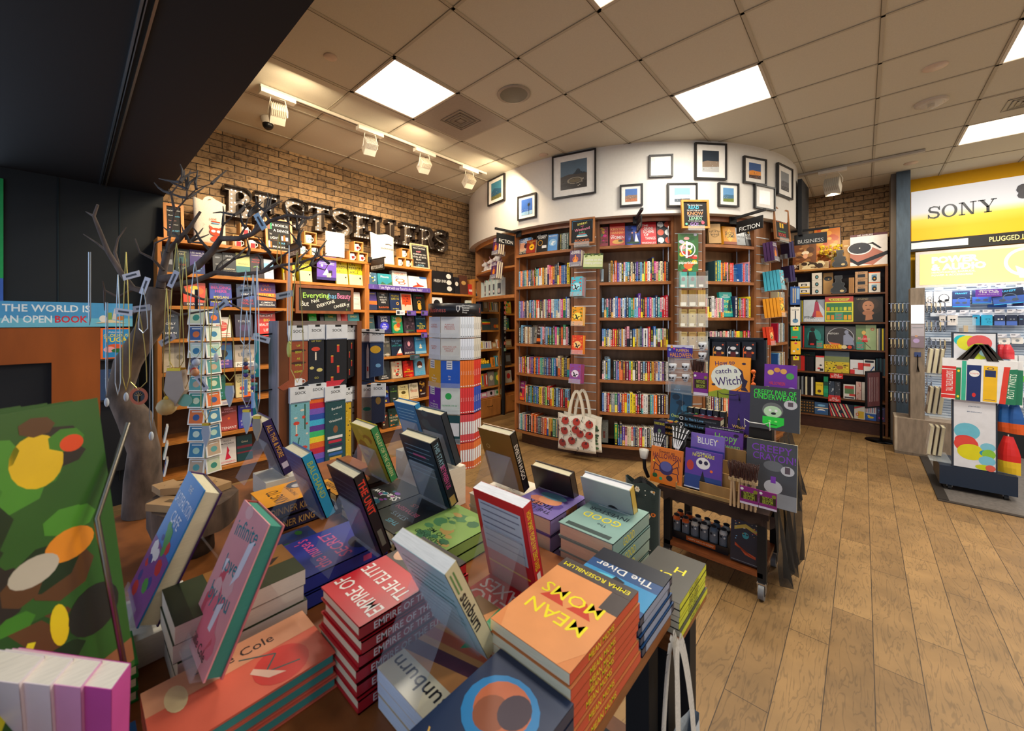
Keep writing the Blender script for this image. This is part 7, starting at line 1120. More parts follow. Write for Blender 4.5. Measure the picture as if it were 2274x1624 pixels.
hb(1695,1768,812,862,2.90,'6a2a98','purple bagged pack of halloween rubber ducks at the cart top right',[('e',.2,.85,.1,.1,'d8b060'),('e',.4,.9,.1,.09,'d08a40'),('e',.6,.88,.1,.1,'d8a050'),('e',.8,.8,.12,.12,'4aa04a'),('e',.85,.55,.13,.12,'b8a8d8'),T_('HALLOWEEN',.66,.1,'d83a3a',.5,.4),T_('DUCKS',.5,.2,'8ac050',.65,.42,.006),('e',.12,.55,.1,.1,'8a9a30'),T_('6',.55,.16,'h',.1,.12),('n',12,['e8d8b0','o','e8e0d0'],.08,3,(.05,0,.7,.3)),('e',.85,.12,.06,.05,'h')],z=.905,name='duck_pack',cat='toy pack')
m=MB('plastic');m.box((-.455,2.88,.879+.0015),(-.345,2.93,.904),'2a2a2e');tag(m.build('wedge_block'),'small dark block under the purple duck pack','block')
def cup(px,pb,Y,lab,hh=.055):
 a=onY(px,pb,Y);c=Vector((a.x,Y,a.z));m=MB('gloss');m.lathe([(.001,0),(.012,0),(.014,.008),(.022,.022),(.026,.05),(.024,.052),(.001,.05)],'d8dce4',n=16,o=c);T=FR(c+Vector((0,-.0275,.03)),(1,0,0),(0,0,1))
 for s_ in(-1,1):m.poly([(s_*.003,.002,0),(s_*.018,.010,.004),(s_*.016,-.006,.004),(s_*.006,-.008,0)],'1c1c22',None,T)
 m.poly([(-.003,-.008,0),(.003,-.008,0),(0,-.002,0)],'1c1c22',None,T);m.box((-.010,-.019,-.004),(.010,-.014,.001),'4a4a54',T=T);tag(m.build('skull_cup',loc=c),lab,'cup','skull-shaped cups')
for k,(px,pb)in enumerate(((1494,848),(1523,848),(1494,824),(1523,824))):cup(px,pb,2.985,'silver skull cup, %s of the four below the halloween header'%('lower left','lower right','upper left','upper right')[k])
cup(1560,778,3.0,'upper silver skull cup beside the black tub');cup(1560,800,3.0,'lower silver skull cup beside the black tub')
m=MB('acrylic');a=onY(1549,800,3.0);b=onY(1572,800,3.0);m.box((a.x,3.03,.992),(b.x,3.035,1.36),'d0d8e0');m.box((a.x,2.972,a.z-.004),(b.x,3.03,a.z),'d0d8e0');m.box((a.x,2.972,onY(1560,778,3.0).z-.003),(b.x,3.03,onY(1560,778,3.0).z),'d0d8e0');tag(m.build('cup_stand'),'clear stand holding the two skull cups beside the tub','stand')
m=MB('acrylic');a=onY(1481,848,2.985);b=onY(1537,848,2.985);zz_=onY(1508,848,2.985).z;m.box((a.x,2.955,.9915),(b.x,3.015,zz_-.0005),'d0d8e0');m.box((a.x,3.012,.9915),(b.x,3.016,1.25),'d0d8e0');m.box((a.x,2.96,zz_+.066),(b.x,3.01,zz_+.069),'d0d8e0');tag(m.build('cup_stand'),'clear stand with four skull cups at the cart upper left','stand')
hb(1482,1538,767,795,3.005,'3a2a90','purple card with orange HALLOWEEN lettering and balloons above the cups',[('r',0,.8,1,1,'c8c8e0'),('e',.18,.85,.1,.12,'e8a030'),('e',.1,.6,.1,.1,'8ab0e0'),('e',.28,.7,.08,.08,'c83aa0'),('e',.65,.6,.3,.25,'5a3aa0'),T_('PUMPKIN',.58,.18,'e8b040',.5,.6),T_('HALLOWEEN',.22,.26,'f0a020',.9,.55,.006)],th=.004,lean=0,name='header_card',cat='card',grp=None)
hb(1485,1533,857,910,2.97,'1f4a68','blue dark-castle novel face out at the left end of the riser',[('p',[(.2,.2),(.5,.7),(.8,.2)],'183040'),('n',6,['2f6a8a','14283a'],.2,3),T_('Once Upon',.35,.12,'c8d860',.85,.5),T_('a Dream',.22,.12,'c8d860',.7),T_('what if',.9,.06,'s',.4,.3)],z=.702)
hb(1615,1663,872,930,2.90,'3a2468','violet novel with gold A Whole New World title, right end of riser',[('p',[(0,0),(1,0),(1,.2),(.6,.35),(.5,.62),(.4,.35),(0,.2)],'1a1228'),T_('A',.5,.08,'d8b050',.2),T_('Whole',.36,.13,'d8b050',.6),T_('New World',.22,.13,'d8b050')],z=.702)
for k in range(6):
 a=onY(1527+14.3*k,868,2.95);b=onY(1527+14.3*(k+1),868,2.95);T=FR((a.x+.001,2.93,.702),(0,1,0),(0,0,1));w_=b.x-a.x-.002
 book(T@Matrix.Translation((0,0,0)),.05,.205,w_,('22252a','1e2422','1c2438','1a2444','24262c','22282a')[k],[],'thick dark fairy-tale novel spine out on the riser, %s from the left'%('first','second','third','fourth','fifth','sixth')[k],'book','dark fairy-tale novels on the riser',sdeco=[('e',.5,.8,.25,.25,('a','l','s','s','h','a')[k],.4),('t','Twisted Tale',.5,.42,.5,'a',90,.5,0)])
def lay(x0,y0,w,l,z,th,n,c,deco,lab,spine=None,sd=(),faceY=+1,rot=0,pages='e',grp=None,hard=True,side=None,jit=.004,zt=None):
 """flat stack; (x0,y0) = right near corner; faceY +1: read from the far side (spine to the right), -1: read from the near side"""
 rn=random.Random(int(abs(x0*1000)));N_=('lowest','second from below','third from below','fourth from below','fifth from below','sixth from below','seventh from below')
 for k in range(n):
  dx,dy=(rn.uniform(-jit,jit),rn.uniform(-jit,jit))if k<n-1 else(0,0);zz=z+k*(th+.0008)
  if faceY>0:T=FR((x0+dx,y0+l+dy,zz),(-1,0,0),(0,-1,0))
  else:T=FR((x0-w+dx,y0+dy,zz),(1,0,0),(0,1,0))
  if rot:c0=T@Vector((w/2,l/2,0));T=Matrix.Translation(c0)@Matrix.Rotation(R_(rot+rn.uniform(-2,2)),4,'Z')@Matrix.Translation(-c0)@T
  book(T,w,l,th,c,deco if k==n-1 else(),lab+(', topmost copy' if k==n-1 and n>1 else ', %s copy'%N_[min(k,6)]if n>1 else ''),'book',grp or 'flat stacks of books on tables and cart',spine=spine,sdeco=sd,pages=pages,hard=hard)
def layf(pl,pr,pt,Y,zt,th,n,c,lab,txt,tc,deco=()):
 a=onY(pl,pt,Y);b=onY(pr,pt,Y);w=b.x-a.x
 for k in range(n):T=FR((b.x,Y,zt-(k+1)*(th+.001)),(0,1,0),(-1,0,0));book(T,.14,w,th,c,deco if k==0 else(),'%s, %s of the pair'%(lab,('upper','lower')[k])if n>1 else lab,'book','dark novels lying on the halloween cart',sdeco=[('t',txt,.5,.62,.42,tc,-90,.45,.01),('e',.5,.93,.3,.3,'h',.3),('t','A TWISTED TALE',.5,.25,.2,'a',-90,.3,0)])
layf(1453,1536,921,2.86,.702+.083,.04,2,'232021','black novel with red swirl lying at the riser left end','Unbirthday','m',[('n',10,['8a2a1c','m','3a3a80'],.16,3)])
layf(1507,1600,903,2.83,.702+.042*4,.04,2,'1d2024','black novel lying across, red and slate jacket','So This Is Love','s',[('r',0,0,1,.5,'5a1c24'),('n',10,['8a3a40','2a4a5a'],.16,4)])
layf(1512,1590,935,2.845,.702+.0405*2,.038,2,'1a1c20','plain black novel under the crosswise pair','Part of Your World','a')
layf(1568,1662,946,2.80,.70,.045,1,'221a18','black novel with orange jacket lying right of centre','What Once Was Mine','q',[('n',10,['a85a30','5a2a1c'],.16,5)])
m=MB('matte_black');m.box((-.72,2.81,CZ+.001),(-.5,2.838,.652),'17120f');tag(m.build('support_block'),'dark block under the orange-jacket novel','block')
for k,(px,py,s,r_)in enumerate(((1463,990,.85,0),(1507,985,1.1,20))):
 c=onY(px,py,2.66+.02*k);t=thing('skeleton_glove',('small','large')[k]+' black glove printed with white hand bones, '+('left','right')[k]+' one on the cart','glove',c,'skeleton gloves');T=FR(c,(math.cos(R_(r_)),0,math.sin(-R_(r_)*.3)),(0,.3,1))@Matrix.Scale(s,4)
 m=MB('cloth');m.ball((0,.01,0),.04,'121216',sc=(1,1.25,.5),T=T)
 for q in range(5):a=-.035+.0175*q;m.tube([(a*.7,.02,.01),(a*1.05,.07,.012),(a*1.25,.10-abs(q-2)*.008,.0)],.009,'121216',T=T)
 m.build('palm',t);m=MB('plastic')
 for q in range(5):
  a=-.035+.0175*q
  for(u,v)in(((a*.35,-.03),(a*.7,.02)),((a*.75,.028),(a*.98,.058)),((a*1.02,.064),(a*1.15,.082)),((a*1.2,.087),(a*1.25,.098-abs(q-2)*.008))):m.tube([(u[0],u[1],.0225),(v[0],v[1],.0225)],.0035,'e4e4e8',n=5,T=T)
 m.ball((0,-.035,.006),.011,'e4e4e8',T=T);m.build('bone_print',t)
m=MB('matte_black');m.box((-.955,2.64,CZ+.001),(-.83,2.80,.60),'16110e');tag(m.build('riser_block'),'low black block under the skeleton gloves','block')
hb(1452,1477,934,951,2.80,'2a2040','small purple card with yellow FUNNY BONES lettering',[T_('FUNNY BONES',.8,.18,'e8e020'),('e',.5,.35,.15,.2,'6a8a6a'),('r',0,0,1,.1,'m')],th=.003,lean=0,name='label_card',cat='label',grp=None,z=.702)
c=onY(1430,1020,2.60);t=thing('metal_cup','pale cup on a dark stem at the left end of the halloween cart','cup',(c.x,2.60,CZ));m=MB('plastic');m.tube([(c.x+.02,2.62,CZ+.0),(c.x+.005,2.60,CZ+.06),(c.x,2.60,.60)],.012,'16141a');m.build('stem',t);m=MB('gloss');m.lathe([(.022,0),(.03,.055),(.028,.055),(.02,.004)],'b8b4ac',n=16,o=(c.x,2.6,.60));m.build('bowl',t)
a=onY(1393,1215,2.50);b=onY(1466,1200,2.50);rn=random.Random(12);dd=[]
for q in range(70):
 x,y=.06+.88*rn.random(),.03+.94*rn.random();k=q%3
 if k==0:dd+=[('e',x,y,.055,.055,'d8701c'),('e',x,y,.022,.022,'2a2a20')]
 elif k==1:dd+=[('e',x+.05*math.cos(j*1.05),y+.025*math.sin(j*1.05),.03,.03,'e4d8b8')for j in range(6)]+[('e',x,y,.025,.025,'d89030')]
 else:dd+=[('e',x,y,.015,.015,'e4e0d0')]
dd=[(d[0],min(max(d[1],.06),.93),min(max(d[2],.04),.95))+tuple(d[3:])for d in dd]
tote(FR((a.x,2.50,a.z-.0),(1,-.15,0),(0,0,1)),b.x-a.x+.015,.46,'233430',dd[:210],'dark green bag printed with daisies and small pumpkins hanging from the cart left end',depth=.06,hh=.05,hc='16181a')
rn=random.Random(5)
def cloth(o,u,v,nu,nv,c,name,t,amp=.012,mat='lace',hem=.04):
 o,u,v=Vector(o),Vector(u),Vector(v);n_=u.cross(v).normalized();vs=[]
 for j in range(nv+1):
  for i in range(nu+1):s,q=i/nu,j/nv;h=(hem*(i%3-1)*rn.uniform(.6,1))if j==nv else 0;vs.append(o+u*s+v*(q+h)+n_*amp*math.sin(i*1.4+q*2)*(.3+q))
 m=MB(mat);m.add(vs,[(j*(nu+1)+i,j*(nu+1)+i+1,(j+1)*(nu+1)+i+1,(j+1)*(nu+1)+i)for j in range(nv)for i in range(nu)],c,mat,None,True);return m.build(name,t)
t=thing('lace_drape','black ragged lace cloth draped over the cart right side down to the floor','cloth',(-.33,2.8,.1))
cloth((-.345,2.60,CZ+.004),(0,.44,0),(.05,0,-.40),14,10,'0c0a0b','side_fall',t,.02);cloth((-.335,2.72,.84),(0,.38,0),(.06,.04,-.40),12,8,'0e0b0c','upper_fall',t,.02);cloth((-.93,2.522,CZ+.003),(.6,0,0),(0,-.012,-.06),24,4,'2a1810','front_fringe',t,.004,hem=.2);cloth((-.31,2.78,.47),(.03,.3,0),(.01,.03,-.42),8,8,'120e0f','trailing_corner',t,.02,hem=.08)
t=thing('counter_box','dark box of rolled halloween socks lettered HAPPY HAUL-O-WEEN on lower shelf','box',(-.72,2.66,.141));m=MB('gloss');m.box((-.885,2.62,.1415),(-.565,2.80,.147),'1c1a1c');m.box((-.885,2.62,.147),(-.565,2.625,.185),'1c1a1c');m.box((-.885,2.625,.147),(-.88,2.80,.25),'5a2a1c');m.box((-.57,2.625,.147),(-.565,2.80,.25),'1c1a1c');m.box((-.79,2.6185,.152),(-.63,2.6195,.178),'c85a1c');m.text('HAPPY HAUL-O-WEEN!',-.71,.165,.011,'f0d8b0',0,'gloss',FR((0,2.618,0),(1,0,0),(0,0,1)),fit=.14);m.build('carton',t)
for k in range(12):
 r=k//6;x=-.855+.052*(k%6);y=2.65+.07*r;c1=('d8601c','d8601c','d8ccb8','d8ccb8','5a6878','d0c8bc')[k%6];m=MB('cloth');m.tube([(x,y,.148),(x,y,.19+.0),(x,y,.25)],[.021,.022,.021],('6a6e74','3a2a30')[r],n=10);m.ball((x,y,.25),.022,c1);m.ball((x-.008,y-.018,.235),.007,'1c1a20');m.ball((x+.009,y-.018,.232),.006,'e8e4dc');m.ball((x,y,.275),.014,'121014',sc=(1.3,1,.7));tag(m.build('rolled_sock',loc=(x,y,.148)),'rolled halloween sock, %s row of the dark box, %s'%(('front','back')[r],('far left','left','left of centre','right of centre','right','far right')[k%6]),'socks','rolled socks in the dark box')
hb(1621,1688,1160,1255,2.585,'2a2430','dark boxed tarot set with teal skull and ribbon on the lower shelf',[('e',.5,.62,.11,.12,'3a9aa0'),('e',.45,.64,.03,.03,'2a2430'),('e',.55,.64,.03,.03,'2a2430'),('p',[(.12,.78),(.5,.88),(.88,.78),(.88,.70),(.5,.80),(.12,.70)],'c8a840'),('p',[(.15,.35),(.5,.28),(.85,.22),(.85,.16),(.5,.2),(.15,.42)],'c8502a'),('n',24,['c83a50','s','e','m'],.025,3,(.1,.5,.9,.95)),('r',.04,.03,.96,.04,'a'),('r',.04,.96,.96,.97,'a')],th=.05,z=.1415,name='boxed_set',cat='boxed set',grp=None)
# business spinner
SR=Vector((0,0,0));q0=atD(1010,713,3.2);SR=Vector((q0.x,q0.y,0))
t=thing('spinner_rack','black-topped business book spinner between bestseller shelves and floor','display rack',SR)
m=MB('plastic');m.lathe([(.001,0),(.2,0),(.2,.03),(.02,.04),(.02,1.52),(.001,1.53)],'2a2c30',n=24,o=SR);m.build('base_and_pole',t)
m=MB('gloss');m.lathe([(.205,1.54),(.212,1.54),(.212,1.635),(.205,1.635),(.205,1.54)],'181a22',n=40,o=SR);m.lathe([(.001,1.545),(.205,1.545)],'2a2c30',n=24,o=SR);m.build('header_ring',t)
def ringtext(tx,ang,z,s,c,bold=0):
 m=MB('gloss');vs,fs,w=glyphs(tx,bold,0);k=s/.72;m.add([(SR.x+.2135*math.cos(ang+(vx-w/2)*k/.2135),SR.y+.2135*math.sin(ang+(vx-w/2)*k/.2135),z+vy*k)for vx,vy in vs],fs,c);m.build('ring_lettering',t)
ca=math.atan2(-SR.y,-SR.x)
ringtext('Business',ca-.72,1.567,.036,'c0564a');ringtext('Harvard',ca+.40,1.612,.013,'e0e0e0',.01);ringtext('Business',ca+.40,1.594,.013,'e0e0e0',.01);ringtext('Review',ca+.40,1.576,.013,'e0e0e0',.01);ringtext('Press',ca+.36,1.558,.013,'e0e0e0',0);ringtext('S',ca+1.15,1.567,.036,'c0564a')
m=MB('gloss');a_=ca+.11;o=Vector((SR.x+.2138*math.cos(a_),SR.y+.2138*math.sin(a_),1.565));T=FR(o,(-math.sin(a_),math.cos(a_),0),(0,0,1));m.poly([(-.014,.05,0),(.014,.05,0),(.014,.02,0),(0,0,0),(-.014,.02,0)],'d8d8d8',T=T);m.poly([(-.009,.045,.0005),(.009,.045,.0005),(.009,.022,.0005),(0,.008,.0005),(-.009,.022,.0005)],'3a3a42',T=T);m.build('shield_mark',t)
CO=[atD(*p)for p in((952,713,3.14),(978,713,3.02),(1022,713,2.99),(1053,713,3.04),(1069,713,3.16))]
RZ=[(1.372,.16),(1.205,.16),(.992,.205),(.795,.195),(.575,.21),(.37,.20)]
RC=[('d8e0ee','dcdcdc','e0e8f4','d8d4cc'),('d4dcec','d4d4d0','dce4f4','ccc8bc'),('e0a830','1f5ac8','e0702c','d03a2a'),('6a2fa8','dce4e0','d83a40','2a4ab0'),('2a4aa8','1c4a50','d04a54','c83a34'),('3a8a70','d85a3c','d8603c','d8743c')]
TXT=[(('POSITIVE','HAPPINESS'),('PURPOSE','MEANING','+ PASSION')),(('POWER +','IMPACT'),('DEALING with','DIFFICULT','PEOPLE')),(('On','Managing','People'),('On','AI')),(('On','Strengthening','Your Soft Skills'),('','GENERATIVE AI')),(('Your','Professional','Growth'),('Better','Business','Writing')),((),('Guide to',))]
RN6=('top','second','third','fourth','fifth','lowest')
for r,(z,h)in enumerate(RZ):
 for f in range(2):
  A,B=CO[f],CO[f+1];x=(B-A);x.z=0;w=x.length-.006;n_=x.normalized().cross(Vector((0,0,1)));T=FR(Vector((A.x,A.y,z))+x.normalized()*.003-n_*.02,x,(0,0,1));tc=('c06a60' if r<2 else 'h' if r<3 or f==0 else '3ab060' if r==3 else 'd05a40')
  D=[('t',s_,.45,(.62 if r<2 else.42)-.1*i,.085,tc,0,.8,.008)for i,s_ in enumerate(TXT[r][f])]
  if r in(2,3)and not(r==3 and f):D.append(('r',.3 if f else.12,.68,.6 if f else.5,1,'e8e8ec'));D+=[('r',.34 if f else.16,.9-.08*i,.56 if f else.46,.93-.08*i,'2a4a8a')for i in range(3)]
  if r==3 and f:D=[('e',.4,.68,.17,.17,'2ab050')]+D+[('r',.1,.1+.06*i,.95,.11+.06*i,'c8d0cc')for i in range(5)]
  if r==4:D=[('r',.04,.25,.96,.72,'e4e8ec'),('r',.04,0,.96,.12,'14202c')]+D
  if r==5:D=[('r',.04,.1,.96,.6,'e4e8ec')]+D
  book(T,w,h,.018,RC[r][f],D,'%s business book cover, %s facet, %s tier of the spinner'%(('pale blue white','white','gold and navy','violet','royal blue','green')[r]if f==0 and r!=2 else 'mustard' if f==0 else('off-white','light grey','bright blue','white green-dotted','dark teal','red orange')[r],('left','front')[f],RN6[r]),'book','business books on the spinner',hard=False)
  m=MB('acrylic');m.box((-.002,-.004,-.002),(w+.002,-.001,.03),'d8e0e8',T=T);m.box((-.002,-.004,.024),(w+.002,.035,.026),'d8e0e8',T=T);m.build('pocket',t)
 for f in(2,3):
  A,B=CO[f],CO[f+1];x=(B-A);x.z=0;L_=x.length;xn=x.normalized();n_=xn.cross(Vector((0,0,1)));K=6 if f==2 else 4;th=L_/K*.9
  for k in range(K):
   o=Vector((A.x,A.y,z))+xn*(k*L_/K+.002)-n_*.004;T=FR(o,-n_,(0,0,1));T=FR(o,-n_,(0,0,1));zc=(-n_).cross(Vector((0,0,1)))
   c=RC[r][f];m=MB('gloss');m.box((0,0,0),(.075 if f==2 else.035,h,th),c,T=T if zc.dot(xn)>0 else T@Matrix.Translation((0,0,-th)));T3=FR(o+n_*.0008,xn,(0,0,1));art(m,T3,th,h,0,[('t','Review',.5,.55,.4,'h' if r>1 else 'a',90,.4,0),('r',.2,.04,.8,.08,'h' if r>1 else 'a')]+([('r',.1,.3,.9,.75,'e4e8ec')]if r>3 else[]))
   tag(m.build('business_book',loc=o),'slim %s business book spine, %s facet, %s tier of spinner, %s'%(CNAME.get({'e0e8f4':'h','dce4f4':'h','d8d4cc':'e','ccc8bc':'e','e0702c':'o','d03a2a':'r','d83a40':'r','2a4ab0':'b','d04a54':'c','c83a34':'r','d8603c':'o','d8743c':'q'}[c]),('right front','far right')[f-2],RN6[r],('leftmost','second','third','fourth','fifth','last')[k]),'book','business books on the spinner')
# sock fixture
FX=-2.30
t=thing('sock_fixture','wooden double-sided sock fixture standing beyond the left end of the book table','display fixture',(-2.37,1.03,0))
m=MB('wood');m.box((-2.44,.785,0),(FX,.86,1.50),'6a3a1e');m.box((-2.44,.779,0),(FX,.785,1.50),'8a8088','oak_grey');m.build('left_panel',t);m=MB('wood');m.box((-2.44,1.245,0),(FX,1.275,1.50),'7a4424');m.build('right_panel',t)
m=MB('wood_flat');m.box((-2.44,.86,1.475),(FX,1.245,1.50),'7a6a64');m.build('top_rail',t);m=MB('wood');m.box((-2.445,.86,.1),(-2.43,1.245,1.475),'1c1614');m.build('back_panel',t)
for z in(1.44,1.13):m=MB('metal');m.tube([(-2.37,.86,z),(-2.37,1.245,z)],.005,'2a2c30',n=6);m.build('hook_rail',t)
for z in(1.43,1.12):m=MB('metal');m.tube([(-2.37,1.27,z),(-2.2,1.36,z-.01),(-2.16,1.42,z-.01)],.004,'2a2c30',n=6);m.tube([(-2.38,.79,z),(-2.42,.70,z-.01)],.004,'2a2c30',n=6);m.build('end_hook',t)
def sock(T,h,w,c,deco,lab,foot=None,toe=None,stripes=None,header=True):
 t=thing('sock_pair',lab,'socks',T@Vector((w/2,0,0)),'hanging sock pairs');m=MB('cloth')
 pts=[(0,h),(0,h*.22),(-.0,h*.1)]+([(-w*.55,0),(-w*.3,-.02),(w*.5,.0)]if foot else[(0,0)])+[(w,h*.05),(w,h)]
 if stripes:
  n=16
  for k in range(n):m.prism([(0,h*k/n),(w,h*k/n),(w,h*(k+1)/n),(0,h*(k+1)/n)],0,.022,stripes[(n-k)%len(stripes)],T=T)
 else:m.prism(pts,0,.022,c,T=T)
 if toe:m.poly([(-w*.55,0,.0225),(-w*.3,-.02,.0225),(w*.5,.0,.0225),(w*.9,h*.12,.0225),(0,h*.12,.0225)],toe,'cloth',T)
 art(m,T,w,h*.86,.022,deco,'cloth');m.build('sock_body',t)
 if header:m=MB('paper');m.box((-.004,h-.075,-.002),(w+.004,h+.012,.026),'dfe3e8',T=T);m.text('SOCK',w/2,h-.02,.016,'26262a',.0265,'paper',T,bold=.01);m.box((0,h-.074,.0262),(w,h-.07,.0265),'5a6a8a',T=T);m.poly([(w*.4,h-.0,.0268),(w*.7,h+.0,.0268),(w*.7,h+.012,.0268),(w*.4,h+.012,.0268)],'1a1a1c','paper',T);m.build('header_card',t)
RB=['v','3ac070','y','o','c','7a5ac0','2a50b0','40b8e0']
MU=[('e',.3,.7,.16,.1,'d8452f'),('r',.26,.55,.34,.68,'e8dcc8'),('e',.7,.35,.18,.1,'d8452f'),('r',.66,.2,.74,.33,'e8dcc8'),('e',.3,.2,.14,.1,'d8702f'),('l',[(.75,.6),(.75,.95)],.06,'1f5a40'),('l',[(.3,.3),(.45,.5)],.05,'1f5a40')]
CH=[('r',.2+.3*(i%2),.08+.2*i,.32+.3*(i%2),.2+.2*i,'d0382c')for i in range(4)]+[('r',.2+.3*(i%2),.2+.2*i,.32+.3*(i%2),.22+.2*i,'e0b040')for i in range(4)]
for(pl,pr,pt,pb,X,c_,D,lab,ft,toe,st)in((638,680,728,855,FX-.02,'9a4c2e',[('e',.5,y,.4,.08,'4a2a20')for y in(.95,.7,.45)]+[('t',s_,.5,.93-.13*i,.11,'c8d040',0,.8,.02)for i,s_ in enumerate(('WOKE','UP','SEXY','AS',"H*LL",'AGAIN'))]+[('r',.3,.0,.7,.14,'e8e8ea'),('e',.75,.07,.12,.12,'e8e8ea',.3)],'brown sock pair with lime lettering and white mug, upper left of sock fixture',1,None,None),(682,716,726,855,FX-.018,'1a1e2a',[('e',.45,.72,.28,.14,'d8452f'),('r',.4,.5,.5,.66,'e8dcc8'),('e',.7,.3,.2,.12,'d8c878'),('e',.2,.35,.14,.1,'d8c878'),T_('LET THAT',.88,.08,'d8d060'),T_('GO',.15,.1,'d8d060',.4)],'dark navy sock pair with mushrooms, upper middle of sock fixture',1,None,None),(722,766,726,860,FX-.01,'15171e',CH,'black sock pair with red hot-sauce bottles and red toes, upper right',1,'c8283a',None),(768,784,728,840,FX-.05,'1a161a',CH,'second black bottle-print sock pair behind the upper right one',0,None,None),(642,684,866,1050,FX-.0,'7ab8c4',MU+[('n',10,['d8452f','1f5a40','e8dcc8'],.1,5)],'pale blue knee sock pair with red mushrooms, lower left of sock fixture',0,None,None),(684,719,858,1055,FX-.004,'r',[],'rainbow striped knee sock pair, lower middle of sock fixture',0,None,RB),(719,763,864,1055,FX+.004,'1c4a50',[('t','Booked',.55,.9,.12,'e4e8e4',8,.8,.01),('t','for the',.5,.82,.05,'e4e8e4',8,.4),('t','Weekend',.5,.74,.12,'e4e8e4',8,.9,.01),('e',.5,.62,.12,.18,'8a5a3a')]+[('r',.1+.05*(i%3),.5-.055*i,.85-.05*(i%2),.535-.055*i,('h','c','n','h','b','m','r','h','w')[i])for i in range(9)],'dark teal knee sock pair with book pile picture, lower right of sock fixture',0,None,None),(764,776,866,1030,FX-.04,'d8b020',[('n',16,['2a2418','e8d060'],.14,3)],'narrow yellow patterned sock pair behind the teal one',0,None,None),(777,793,862,1010,FX-.06,'8a8078',[('n',8,['3a3430'],.2,3)],'grey sock pair at the fixture lower right edge',0,None,None)):
 a=onX(pl,pt,X);b=onX(pr,pt,X);c0=onX((pl+pr)/2,pb,X);h=a.z-c0.z;sock(FR((X,a.y,c0.z),(0,1,0),(0,0,1)),h,b.y-a.y,c_,D,lab,ft,toe,st)
RKT=[('r',.4,.15,.6,.75,'d8dce4'),('p',[(.4,.75),(.6,.75),(.5,.9)],'d8dce4'),('r',.45,.3,.55,.4,'r')]
for(pl,pr,pt,pb,c_,D,lab)in((803,822,735,855,'22345c',RKT,'navy rocket-print sock pair hanging past the fixture right edge'),(823,843,735,838,'27406a',[('e',.4,.7,.4,.3,'e0b030'),('e',.6,.3,.2,.15,'7ab0d8')],'navy planet-print sock pair outermost at the upper right'),(804,824,858,960,'8a8a88',[('e',.4,.6,.3,.15,'1f7a70'),('e',.6,.25,.3,.15,'1f7a70')],'grey teal-frog sock pair at the lower right outside the fixture'),(826,846,855,940,'1c2440',[('e',.5,.7,.2,.3,'8a6a30')],'dark navy sock pair outermost at the lower right'),):
 Y=1.30+(.03 if pl>820 else 0);a=onY(pl,pt,Y+.05);b=onY(pr,pt,Y+.05);c0=onY(pl,pb,Y+.05);w=.085;sock(FR((a.x,Y+.05,c0.z),(.6,.8,0),(0,0,1)),a.z-c0.z,w,c_,D,lab)
for(pl,pr,pt,pb,c_,lab)in((575,598,740,838,'1f9aa0','turquoise dotted sock pair at the upper left outside the fixture'),(572,596,850,945,'208a94','turquoise sock pair at the lower left outside the fixture')):
 a=onY(pl,pt,.74);c0=onY(pl,pb,.74);sock(FR((a.x,.74,c0.z),(1,-.3,0),(0,0,1)),a.z-c0.z,.085,c_,[('e',.3,.8,.09,.09,'d8e8e8'),('e',.7,.6,.09,.09,'d8e8e8'),('e',.3,.3,.09,.09,'d8e8e8')],lab,header=False)
# greeting card spinner
a=atD(436,713,3.15);t=thing('card_rack','wire greeting card spinner behind the jewellery tree','display rack',(a.x,a.y,0));m=MB('metal');m.tube([(a.x,a.y,0),(a.x,a.y,1.75)],.012,'2a2c30');m.lathe([(.001,0),(.22,0),(.2,.02),(.001,.02)],'2a2c30',n=20,o=(a.x,a.y,0));m.build('pole',t)
CC=['c8d0b0','3a5a90','c8d8c8','a8c8b8','5a9a9a','3a8a7a','d8703a','3a7aa0','3a7aa0','b8a088']
for k in range(10):
 z=1.47-.128*k
 for f,(pl,w,yaw)in enumerate(((418,.125,0),(458,.11,65),(366,.12,-50))):
  if f==2 and k not in(7,8,9):continue
  o=atD(pl,713,3.05 if f<2 else 3.1);v=Vector((-cs*0+math.cos(-YAW+R_(yaw)),math.sin(-YAW+R_(yaw)),0));T=FR((o.x,o.y,z),v,(0,.0,1))@Matrix.Rotation(R_(-10),4,'X');m=MB('paper');m.box((0,0,0),(w,.12,.012),'e4e2dc',T=T);art(m,T,w,.12,.012,[('r',.08,.08,.92,.92,CC[(k+f)%10]),('e',.5,.45,.22,.2,CC[(k+5+f)%10]),('r',.2,.78,.8,.84,'e4e2dc')],'paper')
  tag(m.build('greeting_card'),'%s greeting card, pocket %s from the top, %s side of the wire spinner'%(('pale','blue','sage','mint','teal','green','orange','sea blue','lighthouse blue','tan')[(k+f)%10],('first','second','third','fourth','fifth','sixth','seventh','eighth','ninth','tenth')[k],('front','right','left')[f]),'card','cards on the wire spinner')
